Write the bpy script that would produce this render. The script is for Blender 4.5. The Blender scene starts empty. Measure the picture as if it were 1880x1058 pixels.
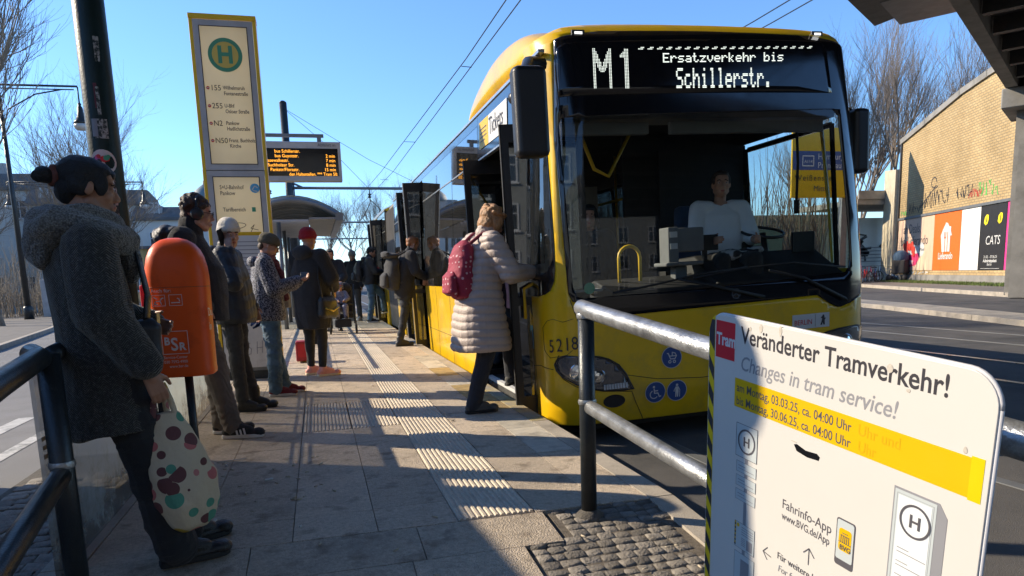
import bpy, bmesh, math, random
import numpy as np
from mathutils import Vector, Matrix, geometry
R = math.radians
scene = bpy.context.scene
col = scene.collection
# ---------------------------------------------------------------- camera
CAMR = Matrix(((0.963880201103381, 0.07175176462453559, -0.2564890683716769),
               (-0.2642974485617419, 0.13875616049491452, -0.9544074531396236),
               (-0.032890980597405244, 0.9877238542213986, 0.15270812420223864)))
cd = bpy.data.cameras.new('camera'); cam = bpy.data.objects.new('camera', cd); col.objects.link(cam)
cd.sensor_width = 36; cd.lens = 36*1300/1880; cd.shift_y = 176/1880
cd.clip_start = .05; cd.clip_end = 1500
cam.matrix_world = Matrix.Translation((0, 0, 1.12)) @ CAMR.to_4x4()
scene.camera = cam
# ---------------------------------------------------------------- light
SUN_EL, SUN_AZ = 28.0, -61.3          # azimuth from +Y, clockwise positive
sd = Vector((math.sin(R(SUN_AZ))*math.cos(R(SUN_EL)), math.cos(R(SUN_AZ))*math.cos(R(SUN_EL)), math.sin(R(SUN_EL))))
w = bpy.data.worlds.new('World'); scene.world = w; w.use_nodes = True
nt = w.node_tree; bg = nt.nodes['Background']
sky = nt.nodes.new('ShaderNodeTexSky'); sky.sky_type = 'NISHITA'; sky.sun_disc = False
sky.sun_elevation = R(SUN_EL); sky.sun_rotation = R(SUN_AZ); sky.altitude = 100
sky.air_density = 1.0; sky.dust_density = .05; sky.ozone_density = 7.5
nt.links.new(sky.outputs[0], bg.inputs[0]); bg.inputs[1].default_value = 0.140
sl = bpy.data.lights.new('sun', 'SUN'); sl.energy = 4.0; sl.angle = R(.5); sl.color = (1, .86, .66)
so = bpy.data.objects.new('sun', sl); col.objects.link(so); so.rotation_euler = sd.to_track_quat('Z', 'Y').to_euler()
vs = scene.view_settings; vs.view_transform = 'Standard'; vs.look = 'None'; vs.gamma = 1; vs.exposure = 0.93
vs.use_curve_mapping = False
scene.cycles.use_denoising = True
scene.cycles.max_bounces = 8; scene.cycles.transparent_max_bounces = 12
scene.cycles.sample_clamp_indirect = 6; scene.cycles.caustics_reflective = False; scene.cycles.caustics_refractive = False

# ---------------------------------------------------------------- helpers
def props(o, label=None, cat=None, group=None, kind=None):
    if label: o['label'] = label
    if cat: o['category'] = cat
    if group: o['group'] = group
    if kind: o['kind'] = kind
    return o
def empty(name, loc=(0, 0, 0), rz=0, label=None, cat=None, group=None):
    o = bpy.data.objects.new(name, None); col.objects.link(o); o.location = loc; o.rotation_euler = (0, 0, rz)
    o.empty_display_size = .1
    return props(o, label, cat, group)
def link(name, me, parent=None, **k):
    o = bpy.data.objects.new(name, me); col.objects.link(o)
    if parent: o.parent = parent
    return props(o, **k)
def copy_tree(o, parent=None):
    c = o.copy(); col.objects.link(c)
    if parent: c.parent = parent
    for ch in list(o.children): copy_tree(ch, c)
    return c

class MB:
    def __init__(s): s.v = []; s.f = []; s.m = []; s.M = Matrix.Identity(4)
    def add(s, vs_, fs, m=0):
        n = len(s.v); M = s.M
        s.v += [tuple(M @ Vector(p)) for p in vs_]
        s.f += [tuple(i+n for i in f) for f in fs]; s.m += [m]*len(fs); return s
    def box(s, a, b, m=0):
        x0, y0, z0 = a; x1, y1, z1 = b
        return s.add([(x0,y0,z0),(x1,y0,z0),(x1,y1,z0),(x0,y1,z0),(x0,y0,z1),(x1,y0,z1),(x1,y1,z1),(x0,y1,z1)],
              [(3,2,1,0),(4,5,6,7),(0,1,5,4),(1,2,6,5),(2,3,7,6),(3,0,4,7)], m)
    def quad(s, a, b, c, d, m=0): return s.add([a,b,c,d], [(0,1,2,3)], m)
    def tube(s, pts, r, n=10, m=0, cap=True):
        pts = [Vector(p) for p in pts]; rs = r if isinstance(r, (list, tuple)) else [r]*len(pts)
        vs_ = []; fs = []; prev = None
        for i, p in enumerate(pts):
            d = (pts[min(i+1, len(pts)-1)] - pts[max(i-1, 0)]).normalized()
            if prev is None:
                a = d.orthogonal().normalized()
            else: a = (prev - d*prev.dot(d)).normalized()
            prev = a; b = d.cross(a)
            for k in range(n):
                t = 2*math.pi*k/n; vs_.append(p + (a*math.cos(t)+b*math.sin(t))*rs[i])
        for i in range(len(pts)-1):
            for k in range(n):
                k2 = (k+1) % n; fs.append((i*n+k, i*n+k2, (i+1)*n+k2, (i+1)*n+k))
        if cap:
            fs.append(tuple(range(n-1, -1, -1))); fs.append(tuple((len(pts)-1)*n+k for k in range(n)))
        return s.add(vs_, fs, m)
    def lathe(s, prof, c=(0,0,0), n=24, m=0):
        c = Vector(c); vs_ = []; fs = []
        for r_, z in prof:
            for k in range(n):
                t = 2*math.pi*k/n; vs_.append(c+Vector((r_*math.cos(t), r_*math.sin(t), z)))
        for i in range(len(prof)-1):
            for k in range(n):
                k2 = (k+1) % n; fs.append((i*n+k, i*n+k2, (i+1)*n+k2, (i+1)*n+k))
        fs.append(tuple(range(n-1, -1, -1))); fs.append(tuple((len(prof)-1)*n+k for k in range(n)))
        return s.add(vs_, fs, m)
    def prism(s, poly, o, u, v, d, m=0):
        """poly 2-D in axes u,v from origin o, extruded by vector d"""
        o, u, v, d = map(Vector, (o, u, v, d)); n = len(poly)
        A = [o+u*p[0]+v*p[1] for p in poly]; B = [p+d for p in A]
        fs = [tuple(range(n-1, -1, -1)), tuple(range(n, 2*n))]
        fs += [(i, (i+1) % n, (i+1) % n+n, i+n) for i in range(n)]
        return s.add(A+B, fs, m)
    def rings(s, rings, m=0, cap=True):
        n = len(rings[0]); vs_ = [p for r_ in rings for p in r_]; fs = []
        for i in range(len(rings)-1):
            for k in range(n):
                k2 = (k+1) % n; fs.append((i*n+k, i*n+k2, (i+1)*n+k2, (i+1)*n+k))
        if cap: fs.append(tuple(range(n-1, -1, -1))); fs.append(tuple((len(rings)-1)*n+k for k in range(n)))
        return s.add(vs_, fs, m)
    def mesh(s, name, mats, smooth=False):
        me = bpy.data.meshes.new(name); me.from_pydata(s.v, [], s.f)
        for mt in (mats if isinstance(mats, (list, tuple)) else [mats]): me.materials.append(mt)
        me.polygons.foreach_set('material_index', s.m)
        bm = bmesh.new(); bm.from_mesh(me); bmesh.ops.recalc_face_normals(bm, faces=bm.faces); bm.to_mesh(me); bm.free()
        if smooth:
            me.polygons.foreach_set('use_smooth', [True]*len(me.polygons))
            if smooth != 'all':
                try: me.set_sharp_from_angle(angle=R(38))
                except Exception: pass
        return me
    def build(s, name, mats, parent=None, smooth=False, bevel=0, **k):
        o = link(name, s.mesh(name, mats, smooth), parent, **k)
        if bevel:
            b = o.modifiers.new('bevel', 'BEVEL'); b.width = bevel; b.segments = 2; b.limit_method = 'ANGLE'; b.angle_limit = R(40)
            o.data.polygons.foreach_set('use_smooth', [True]*len(o.data.polygons))
            b.harden_normals = True
        return o

# ---------------------------------------------------------------- materials
def newmat(name):
    m = bpy.data.materials.new(name); m.use_nodes = True; nt = m.node_tree
    return m, nt, nt.nodes['Principled BSDF']
def N(nt, t, **k):
    n = nt.nodes.new(t)
    for a, b in k.items():
        if a.startswith('i_'): n.inputs[a[2:].replace('_', ' ')].default_value = b
        else: setattr(n, a, b)
    return n
def ramp(nt, fac, stops):
    r = nt.nodes.new('ShaderNodeValToRGB'); e = r.color_ramp.elements
    while len(e) < len(stops): e.new(.5)
    for i, (p, c) in enumerate(stops):
        e[i].position = p; e[i].color = (*c, 1) if len(c) == 3 else c
    nt.links.new(fac, r.inputs[0]); return r
def mat(name, c, rough=.6, metal=0, var=.15, vs=3., bump=0, bs=60., spec=.5, coat=0, dirt=None, ds=2.5, dt=(.5,.75), sheen=0, world=False, stretch=None, emit=None):
    m, nt, b = newmat(name); L = nt.links.new
    tc = N(nt, 'ShaderNodeTexCoord')
    if world:
        g = N(nt, 'ShaderNodeNewGeometry'); src = g.outputs['Position']
    else: src = tc.outputs['Object']
    if stretch:
        mp = N(nt, 'ShaderNodeMapping'); mp.inputs['Scale'].default_value = stretch; L(src, mp.inputs[0]); ssrc = mp.outputs[0]
    else: ssrc = src
    n1 = N(nt, 'ShaderNodeTexNoise', i_Scale=vs, i_Detail=6.0, i_Roughness=.65); L(ssrc, n1.inputs['Vector'])
    lo = tuple(max(0, x*(1-var)) for x in c); hi = tuple(min(1, x*(1+var)) for x in c)
    r = ramp(nt, n1.outputs[0], [(.3, lo), (.7, hi)]); out = r.outputs[0]
    if dirt:
        n2 = N(nt, 'ShaderNodeTexNoise', i_Scale=ds, i_Detail=8.0, i_Roughness=.7); L(src, n2.inputs['Vector'])
        r2 = ramp(nt, n2.outputs[0], [(dt[0], (0,0,0)), (dt[1], (1,1,1))])
        mx = N(nt, 'ShaderNodeMixRGB'); L(r2.outputs[0], mx.inputs[0]); L(out, mx.inputs[1]); mx.inputs[2].default_value = (*dirt, 1); out = mx.outputs[0]
    L(out, b.inputs['Base Color'])
    n3 = N(nt, 'ShaderNodeTexNoise', i_Scale=vs*2.3, i_Detail=5.0); L(ssrc, n3.inputs['Vector'])
    mr = N(nt, 'ShaderNodeMapRange'); L(n3.outputs[0], mr.inputs[0]); mr.inputs[3].default_value = max(.02, rough-.12); mr.inputs[4].default_value = min(1, rough+.12)
    L(mr.outputs[0], b.inputs['Roughness'])
    b.inputs['Metallic'].default_value = metal; b.inputs['Specular IOR Level'].default_value = spec
    b.inputs['Coat Weight'].default_value = coat; b.inputs['Coat Roughness'].default_value = .06
    if sheen: b.inputs['Sheen Weight'].default_value = sheen; b.inputs['Sheen Roughness'].default_value = .4
    if emit: b.inputs['Emission Color'].default_value = (*emit[0], 1); b.inputs['Emission Strength'].default_value = emit[1]
    if bump:
        n4 = N(nt, 'ShaderNodeTexNoise', i_Scale=bs, i_Detail=4.0); L(ssrc, n4.inputs['Vector'])
        bp = N(nt, 'ShaderNodeBump'); bp.inputs['Strength'].default_value = min(1, bump); bp.inputs['Distance'].default_value = .004 if bump <= 1 else .004*bump
        L(n4.outputs[0], bp.inputs['Height']); L(bp.outputs[0], b.inputs['Normal'])
    return m
def thin_glass(name, tint=(.8,.85,.85), trans=.9, rough=.02, ior=1.5, streak=0, boost=0):
    m, nt, b = newmat(name); nt.nodes.remove(b); L = nt.links.new; out = nt.nodes['Material Output']
    tr = N(nt, 'ShaderNodeBsdfTransparent'); tr.inputs[0].default_value = (*[t*trans for t in tint], 1)
    gl = N(nt, 'ShaderNodeBsdfGlossy'); gl.inputs['Roughness'].default_value = rough; gl.inputs[0].default_value = (.95,.97,1,1)
    lw = N(nt, 'ShaderNodeLayerWeight'); lw.inputs[0].default_value = .5; pw = N(nt, 'ShaderNodeMath', operation='POWER'); nt.links.new(lw.outputs['Facing'], pw.inputs[0]); pw.inputs[1].default_value = 5
    f0 = ((ior-1)/(ior+1))**2; fr = N(nt, 'ShaderNodeMath', operation='MULTIPLY_ADD'); nt.links.new(pw.outputs[0], fr.inputs[0]); fr.inputs[1].default_value = 1-f0; fr.inputs[2].default_value = f0
    ad = N(nt, 'ShaderNodeMath', operation='MULTIPLY_ADD'); ad.inputs[1].default_value = 1.25; ad.inputs[2].default_value = boost; ad.use_clamp = True
    L(fr.outputs[0], ad.inputs[0]); mx = N(nt, 'ShaderNodeMixShader'); L(ad.outputs[0], mx.inputs[0]); L(tr.outputs[0], mx.inputs[1]); L(gl.outputs[0], mx.inputs[2])
    res = mx.outputs[0]
    if streak:   # thin film of dust: a little diffuse
        df = N(nt, 'ShaderNodeBsdfDiffuse'); df.inputs[0].default_value = (.55,.53,.48,1)
        g = N(nt, 'ShaderNodeTexCoord'); n1 = N(nt, 'ShaderNodeTexNoise', i_Scale=7., i_Detail=8.); L(g.outputs['Object'], n1.inputs['Vector'])
        mr = N(nt, 'ShaderNodeMapRange'); L(n1.outputs[0], mr.inputs[0]); mr.inputs[1].default_value=.35; mr.inputs[2].default_value=.8; mr.inputs[3].default_value = streak*.3; mr.inputs[4].default_value = streak*1.6
        m2 = N(nt, 'ShaderNodeMixShader'); L(mr.outputs[0], m2.inputs[0]); L(res, m2.inputs[1]); L(df.outputs[0], m2.inputs[2]); res = m2.outputs[0]
    L(res, out.inputs[0]); return m
def emis(name, c, s, base=(.02,.02,.02)):
    m, nt, b = newmat(name); b.inputs['Base Color'].default_value = (*base, 1)
    b.inputs['Emission Color'].default_value = (*c, 1); b.inputs['Emission Strength'].default_value = s; return m

YEL = (.80, .49, .006)
M = {}
M['bus_yellow'] = mat('bus_yellow', YEL, .34, var=.07, vs=2, coat=.5, dirt=(.40,.27,.06), dt=(.48,.86), ds=2.2)
M['yellow'] = mat('yellow', (.72,.47,.02), .4, var=.08, dirt=(.45,.30,.08), dt=(.55,.85))
M['black_gloss'] = mat('black_gloss', (.008,.008,.010), .12, var=.1, coat=.5)
M['black_plastic'] = mat('black_plastic', (.016,.016,.018), .38, bump=.3, bs=300)
M['black_rubber'] = mat('black_rubber', (.012,.012,.012), .7)
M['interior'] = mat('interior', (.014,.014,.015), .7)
M['interior_grey'] = mat('interior_grey', (.16,.165,.17), .5)
M['silver'] = mat('silver', (.62,.62,.60), .3, metal=.9)
M['chrome'] = mat('chrome', (.8,.8,.8), .08, metal=1)
M['windscreen'] = thin_glass('windscreen', (.84,.90,.88), .93, streak=.004)
M['side_glass'] = thin_glass('side_glass', (.34,.36,.37), .7, ior=1.75, streak=.015, boost=.06)
M['dark_glass'] = thin_glass('dark_glass', (.30,.32,.33), .55, streak=.01)
M['far_glass'] = thin_glass('far_glass', (.93,.96,.95), .97)
M['clear_glass'] = thin_glass('clear_glass', (.85,.9,.9), .95)
M['lens'] = thin_glass('lens', (.9,.92,.95), .92, streak=.03)
M['led'] = emis('led', (.85,.92,.84), .8)
M['led_amber'] = emis('led_amber', (1,.40,.03), 1.1)
M['lamp_on'] = emis('lamp_on', (1,1,1), .8)
M['white_print'] = mat('white_print', (.62,.62,.60), .45, var=.05)
M['black_print'] = mat('black_print', (.03,.028,.035), .5, var=.05)
M['grey_print'] = mat('grey_print', (.24,.24,.255), .5, var=.05)
M['mid_print'] = mat('mid_print', (.085,.08,.09), .5, var=.05)
M['pale_print'] = mat('pale_print', (.46,.50,.50), .5, var=.03)
M['red_print'] = mat('red_print', (.62,.015,.03), .45, var=.05)
M['blue_print'] = mat('blue_print', (.025,.075,.24), .45, var=.05)
M['lblue_print'] = mat('lblue_print', (.10,.42,.70), .45, var=.05)
M['sign_yellow'] = mat('sign_yellow', (.66,.40,.0), .4, var=.03)
M['sign_yellow2'] = mat('sign_yellow2', (.60,.48,.0), .4, var=.03)
M['ghost_print'] = mat('ghost_print', (.60,.35,.0), .45, var=.03)
M['green_print'] = mat('green_print', (.06,.34,.19), .45, var=.05)
M['board_white'] = mat('board_white', (.60,.575,.53), .32, var=.02, coat=.4, dirt=(.60,.57,.5), ds=6, dt=(.68,.8))
M['galv'] = mat('galv', (.42,.43,.43), .36, metal=.75, var=.35, vs=14, bump=.6, bs=120, dirt=(.17,.17,.17), ds=9, dt=(.5,.7))
M['dark_metal'] = mat('dark_metal', (.032,.037,.040), .34, metal=.35, var=.3, vs=6, bump=.4, bs=150, dirt=(.09,.09,.085), ds=18, dt=(.6,.8))
M['grey_metal'] = mat('grey_metal', (.20,.21,.22), .45, metal=.4)
M['green_metal'] = mat('green_metal', (.010,.022,.018), .42, var=.35, vs=8, bump=.4, bs=80, spec=.3)
M['concrete'] = mat('concrete', (.25,.24,.22), .85, var=.2, vs=1.5, bump=.6, bs=40, dirt=(.12,.115,.10), ds=.8, dt=(.5,.8), world=True)
M['dark_steel'] = mat('dark_steel', (.035,.037,.042), .6, var=.3, dirt=(.07,.05,.035), ds=1.2, world=True)
M['kerb'] = mat('kerb', (.42,.37,.30), .8, var=.2, vs=6, bump=.8, bs=150, dirt=(.13,.12,.10), ds=3, world=True)
M['orange'] = mat('orange', (.92,.105,.010), .42, var=.06, bump=.15, bs=200, coat=.0, spec=.25, dirt=(.6,.06,.01), ds=6, dt=(.55,.8))
M['rubber_dark'] = M['black_rubber']
M['bark'] = mat('bark', (.19,.155,.125), .9, var=.35, vs=6)
M['bark_pale'] = mat('bark_pale', (.24,.20,.15), .9, var=.35, vs=6)
M['skin'] = mat('skin', (.47,.25,.165), .5, var=.10, vs=18, bump=.2, bs=300)
M['skin_tan'] = mat('skin_tan', (.40,.20,.12), .5, var=.10, vs=18, bump=.2, bs=300)
for k_ in ('skin', 'skin_tan'):
    b_ = M[k_].node_tree.nodes['Principled BSDF']; b_.inputs['Subsurface Weight'].default_value = .12; b_.inputs['Subsurface Radius'].default_value = (.02,.008,.004)
M['lip'] = mat('lip', (.36,.10,.085), .45, var=.1)
M['brow'] = mat('brow', (.05,.03,.02), .8)
M['eye_white'] = mat('eye_white', (.62,.60,.57), .25, var=.03)
M['iris'] = mat('iris', (.03,.02,.015), .15, var=.03)

def specks(m, scale=260., amt=.55, lo=.60, hi=.70, big=None):
    """fine dark grains (and, with big, blotches) multiplied over the colour"""
    nt = m.node_tree; b = nt.nodes['Principled BSDF']; src = b.inputs['Base Color'].links[0].from_socket; g = N(nt, 'ShaderNodeNewGeometry')
    for sc_, l_, h_, a_ in ((scale, lo, hi, amt),)+((big,) if big else ()):
        n = N(nt, 'ShaderNodeTexNoise', i_Scale=sc_, i_Detail=3.); nt.links.new(g.outputs['Position'], n.inputs['Vector']); r = ramp(nt, n.outputs[0], [(l_, (1,1,1)), (h_, (a_,a_*.97,a_*.93))])
        mx = N(nt, 'ShaderNodeMixRGB', blend_type='MULTIPLY'); mx.inputs[0].default_value = 1; nt.links.new(src, mx.inputs[1]); nt.links.new(r.outputs[0], mx.inputs[2]); src = mx.outputs[0]
    nt.links.new(src, b.inputs['Base Color']); return m
def text(s, size, m, parent, o, u, v, align='LEFT', ext=.0004, sx=1, name='lettering', bold=0, shear=0, spacing=1):
    """text laid in plane (u right, v up) with its baseline start at o"""
    c = bpy.data.curves.new(name, 'FONT'); c.body = s; c.size = size; c.align_x = align; c.extrude = ext*.5; c.offset = bold; c.shear = shear
    c.space_character = spacing; c.resolution_u = 3
    c.materials.append(m); ob = bpy.data.objects.new(name, c); col.objects.link(ob)
    if parent: ob.parent = parent
    u = Vector(u).normalized(); v = Vector(v).normalized(); n = u.cross(v)
    ob.matrix_local = Matrix.Translation(Vector(o)) @ Matrix((u*sx, v, n)).transposed().to_4x4()
    return ob
class Plane:
    """a flat printed surface: origin, right, up; z = how far the print is proud"""
    def __init__(s, o, u, v, parent): s.o = Vector(o); s.u = Vector(u).normalized(); s.v = Vector(v).normalized(); s.n = s.u.cross(s.v); s.p = parent
    def at(s, x, y, z=0): return s.o+s.u*x+s.v*y+s.n*z
    def text(s, t, x, y, size, m, z=.001, **k): return text(t, size, m, s.p, s.at(x, y, z), s.u, s.v, **k)
    def poly(s, pts, m, z=.001, th=.0006, name='print', **k):
        b = MB(); b.prism(pts, s.at(0, 0, z-th), s.u, s.v, s.n*th); return b.build(name, m, s.p, **k)
    def rect(s, x0, y0, x1, y1, m, z=.001, name='print', **k): return s.poly([(x0,y0),(x1,y0),(x1,y1),(x0,y1)], m, z, name=name, **k)
    def disc(s, x, y, r, m, z=.001, n=32, name='print', ry=None, **k):
        return s.poly([(x+r*math.cos(2*math.pi*i/n), y+(ry or r)*math.sin(2*math.pi*i/n)) for i in range(n)], m, z, name=name, **k)
    def ring(s, x, y, r0, r1, m, z=.001, n=40, name='print'):
        b = MB()
        for i in range(n):
            a0, a1 = 2*math.pi*i/n, 2*math.pi*(i+1)/n
            q = [s.at(x+r*math.cos(a), y+r*math.sin(a), z) for r, a in ((r0,a0),(r1,a0),(r1,a1),(r0,a1))]
            b.quad(*q)
        return b.build(name, m, s.p)
    def lines(s, segs, wd, m, z=.001, name='print'):
        b = MB()
        for pts in segs:
            for (x0,y0),(x1,y1) in zip(pts[:-1], pts[1:]):
                d = Vector((x1-x0, y1-y0)); l = d.length or 1e-6; d /= l; nx, ny = -d.y*wd/2, d.x*wd/2; ex, ey = d.x*wd*.3, d.y*wd*.3
                b.quad(s.at(x0+nx-ex,y0+ny-ey,z), s.at(x0-nx-ex,y0-ny-ey,z), s.at(x1-nx+ex,y1-ny+ey,z), s.at(x1+nx+ex,y1+ny+ey,z))
        return b.build(name, m, s.p)
def rrect(x0, y0, x1, y1, r, n=5):
    P_ = []
    for cx_, cy_, a in ((x1-r,y1-r,0),(x0+r,y1-r,90),(x0+r,y0+r,180),(x1-r,y0+r,270)):
        for i in range(n+1):
            t = R(a+90*i/n); P_.append((cx_+r*math.cos(t), cy_+r*math.sin(t)))
    return P_

# ---------------------------------------------------------------- blobs: smooth union of rounded shapes
_tmp = bpy.data.scenes.new('tmp')
class Blob:
    def __init__(s): s.b = MB()
    def cone(s, p0, p1, r0, r1, flat=None, k=1., n=14):
        p0, p1 = Vector(p0), Vector(p1); d = p1-p0; L_ = d.length or 1e-5; d.normalize()
        a = (flat - d*flat.dot(d)).normalized() if flat else d.orthogonal().normalized(); c = d.cross(a); rings = []
        seq = [(-math.sin(R(t))*r0, math.cos(R(t))*r0) for t in (80, 55, 25)] + [(0, r0), (L_/2, (r0+r1)/2), (L_, r1)] + [(L_+math.sin(R(t))*r1, math.cos(R(t))*r1) for t in (25, 55, 80)]
        for z, r_ in seq:
            rings.append([p0+d*z+(a*math.cos(2*math.pi*i/n)*k+c*math.sin(2*math.pi*i/n))*r_ for i in range(n)])
        s.b.rings(rings); return s
    def chain(s, pts, rs, **k):
        for i in range(len(pts)-1): s.cone(pts[i], pts[i+1], rs[i], rs[i+1], **k)
        return s
    def ell(s, c, r, rot=None, n=16):
        c = Vector(c); rings = []
        for i in range(1, 10):
            t = math.pi*i/10; rings.append([])
            for k in range(n):
                p = Vector((r[0]*math.sin(t)*math.cos(2*math.pi*k/n), r[1]*math.sin(t)*math.sin(2*math.pi*k/n), -r[2]*math.cos(t)))
                if rot: p = rot @ p
                rings[-1].append(c+p)
        s.b.rings(rings); return s
    def loft(s, secs, n=24, pw=1.):
        rings = []
        for c, rx, ry in secs:
            c = Vector(c); q = []
            for i in range(n):
                a = 2*math.pi*i/n; ca, sa = math.cos(a), math.sin(a)
                q.append(c+Vector((math.copysign(abs(ca)**pw, ca)*rx, math.copysign(abs(sa)**pw, sa)*ry, 0)))
            rings.append(q)
        s.b.rings(rings); return s
    def mesh(s, name, voxel, smooth=3):
        me = s.b.mesh(name, []); o = bpy.data.objects.new('t', me); _tmp.collection.objects.link(o)
        rm = o.modifiers.new('r', 'REMESH'); rm.mode = 'VOXEL'; rm.voxel_size = voxel
        if smooth:
            sm = o.modifiers.new('s', 'SMOOTH'); sm.iterations = smooth; sm.factor = .5
        vl = _tmp.view_layers[0]; vl.update(); dg = vl.depsgraph
        out = bpy.data.meshes.new_from_object(o.evaluated_get(dg), depsgraph=dg); out.name = name
        bpy.data.objects.remove(o); bpy.data.meshes.remove(me)
        return out
    def build(s, name, mats, parent, voxel=.01, smooth=3, disp=None, matfn=None, **k):
        me = s.mesh(name, voxel, smooth); n = len(me.vertices)
        me.materials.clear()
        for mt in (mats if isinstance(mats, (list, tuple)) else [mats]): me.materials.append(mt)
        if disp and n:
            co = np.empty(n*3, np.float32); me.vertices.foreach_get('co', co); no = np.empty(n*3, np.float32); me.vertices.foreach_get('normal', no)
            co = co.reshape(-1, 3); no = no.reshape(-1, 3); co = co + no*disp(co, no)[:, None]
            me.vertices.foreach_set('co', co.astype(np.float32).ravel())
        if matfn and n:
            f = len(me.polygons); ce = np.empty(f*3, np.float32); me.polygons.foreach_get('center', ce)
            me.polygons.foreach_set('material_index', matfn(ce.reshape(-1, 3)).astype(np.int32))
        me.polygons.foreach_set('use_smooth', [True]*len(me.polygons)); me.update()
        return link(name, me, parent, **k)
def folds(amp=.006, f=14., seed=0, st=(1,1,1), fine=.25):
    rs = np.random.RandomState(seed); D = rs.normal(size=(6,3)); D /= np.linalg.norm(D, axis=1)[:, None]; ph = rs.uniform(0, 6.28, 12)
    def fn(co, no):
        p = co*np.array(st)*f
        wz = np.stack([np.sin(p@D[0]*.9+ph[0]), np.sin(p@D[1]*.8+ph[1]), np.sin(p@D[2]*.7+ph[2])], 1)
        q = p+wz*1.3
        h = 1-np.abs(np.sin(q@D[3]+ph[3]))*2 + .7*np.sin(q@D[4]*1.7+ph[4])
        h += fine*np.sin(q@D[5]*4.1+2*np.sin(q@D[0]*3+ph[5])) 
        return h*amp*.6
    return fn
# ---------------------------------------------------------------- people
J0 = dict(hipR=(.085,0,.90), kneeR=(.095,.02,.49), ankR=(.10,-.02,.09), toeR=(.12,.15,.03),
          shoR=(.175,-.01,1.385), elbR=(.225,-.03,1.11), wriR=(.235,.06,.87), handR=(.0,.25,-1),
          pelvis=(0,0,.95), chest=(0,0,1.22), neck=(0,-.015,1.43), head=(0,.015,1.585))
def joints(over):
    J = {}
    for k, v in J0.items():
        J[k] = Vector(v)
        if k.endswith('R'): J[k[:-1]+'L'] = Vector((-v[0], v[1], v[2]))
    for k, v in over.items(): J[k] = Vector(v)
    return J
def hand(B, w_, d, nrm, side, curl=.35, r=1.0, thumb=.5):
    """palm, four fingers and a thumb; d = direction of the hand, nrm = way the palm faces"""
    d = Vector(d).normalized(); nrm = Vector(nrm); nrm = (nrm-d*nrm.dot(d)).normalized(); x = d.cross(nrm)*side; w_ = Vector(w_)
    B.cone(w_-d*.03, w_+d*.02, .024*r, .026*r)
    for q in (-.024, -.008, .008, .024):
        B.cone(w_+d*.012+x*q*.7, w_+d*.085+x*q, .0145*r, .0125*r)
    for i, (q, ln) in enumerate(((.027,.066), (.009,.077), (-.009,.072), (-.027,.056))):
        p = w_+d*.088+x*q; a = curl*.5; dd = d
        for s_, fr, rr in ((.45,0,.0088), (.32,1,.0080), (.26,1,.0072)):
            a2 = a + fr*curl*.75; a = a2
            dd = (d*math.cos(a2)+nrm*math.sin(a2)).normalized()
            p2 = p+dd*ln*s_; B.cone(p, p2, rr*r, rr*.92*r, n=8); p = p2
    t0 = w_+d*.02+x*.026; t1 = t0+(d*.6+x*.8*(1-thumb*.5)+nrm*thumb*.7).normalized()*.04; t2 = t1+(d*.9+x*.2+nrm*thumb*.6).normalized()*.032
    B.cone(t0, t1, .013*r, .0105*r, n=8); B.cone(t1, t2, .0100*r, .0085*r, n=8)
def headM(J, yaw=0, pitch=0, roll=0):
    return Matrix.Translation(J['head']) @ Matrix.Rotation(R(yaw), 4, 'Z') @ Matrix.Rotation(R(pitch), 4, 'X') @ Matrix.Rotation(R(roll), 4, 'Y')
def head_shapes(B, f=1.0, nose=1.0):
    B.ell((0,-.012,.028), (.073,.092,.083)); B.ell((0,.022,-.02), (.062,.066,.085))
    B.cone((0,.02,-.05), (0,.052,-.088), .052, .030); B.ell((0,.060,-.095), (.024,.020,.018))
    B.cone((-.05,.0,-.06), (-.02,.05,-.088), .022, .022); B.cone((.05,.0,-.06), (.02,.05,-.088), .022, .022)
    for s in (-1, 1):
        B.ell((s*.034,.055,-.028), (.026,.026,.026)); B.ell((s*.030,.076,.022), (.024,.012,.009))
        B.ell((s*.0125,.094,-.036), (.010,.011,.008)); B.ell((s*.075,-.005,-.012), (.009,.017,.027), Matrix.Rotation(R(-12), 3, 'X'))
        B.ell((s*.030,.074,.0), (.017,.012,.012))
    B.ell((0,.060,.045), (.055,.028,.035))
    B.cone((0,.080,.010), (0,.098+.004*nose,-.028), .0095, .0125); B.ell((0,.100+.003*nose,-.033), (.012,.010,.010))
    B.ell((0,.080,-.066), (.026,.016,.018)); B.ell((0,.092,-.060), (.020,.009,.0055)); B.ell((0,.090,-.070), (.017,.009,.006))
def face_mat(Mh, n0=0):
    Mi = np.array(Mh.inverted())
    def fn(ce):
        p = ce@Mi[:3,:3].T+Mi[:3,3]; r_ = np.zeros(len(ce), int)
        lip = (np.abs(p[:,0]) < .021) & (p[:,1] > .088) & (np.abs(p[:,2]+.0655) < .0085-np.abs(p[:,0])*.25)
        brow = (np.abs(np.abs(p[:,0])-.031) < .019) & (p[:,1] > .070) & (np.abs(p[:,2]-.024+np.abs(np.abs(p[:,0])-.026)*.25) < .0045)
        r_[lip] = 1; r_[brow] = 2
        return r_
    return fn
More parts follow.
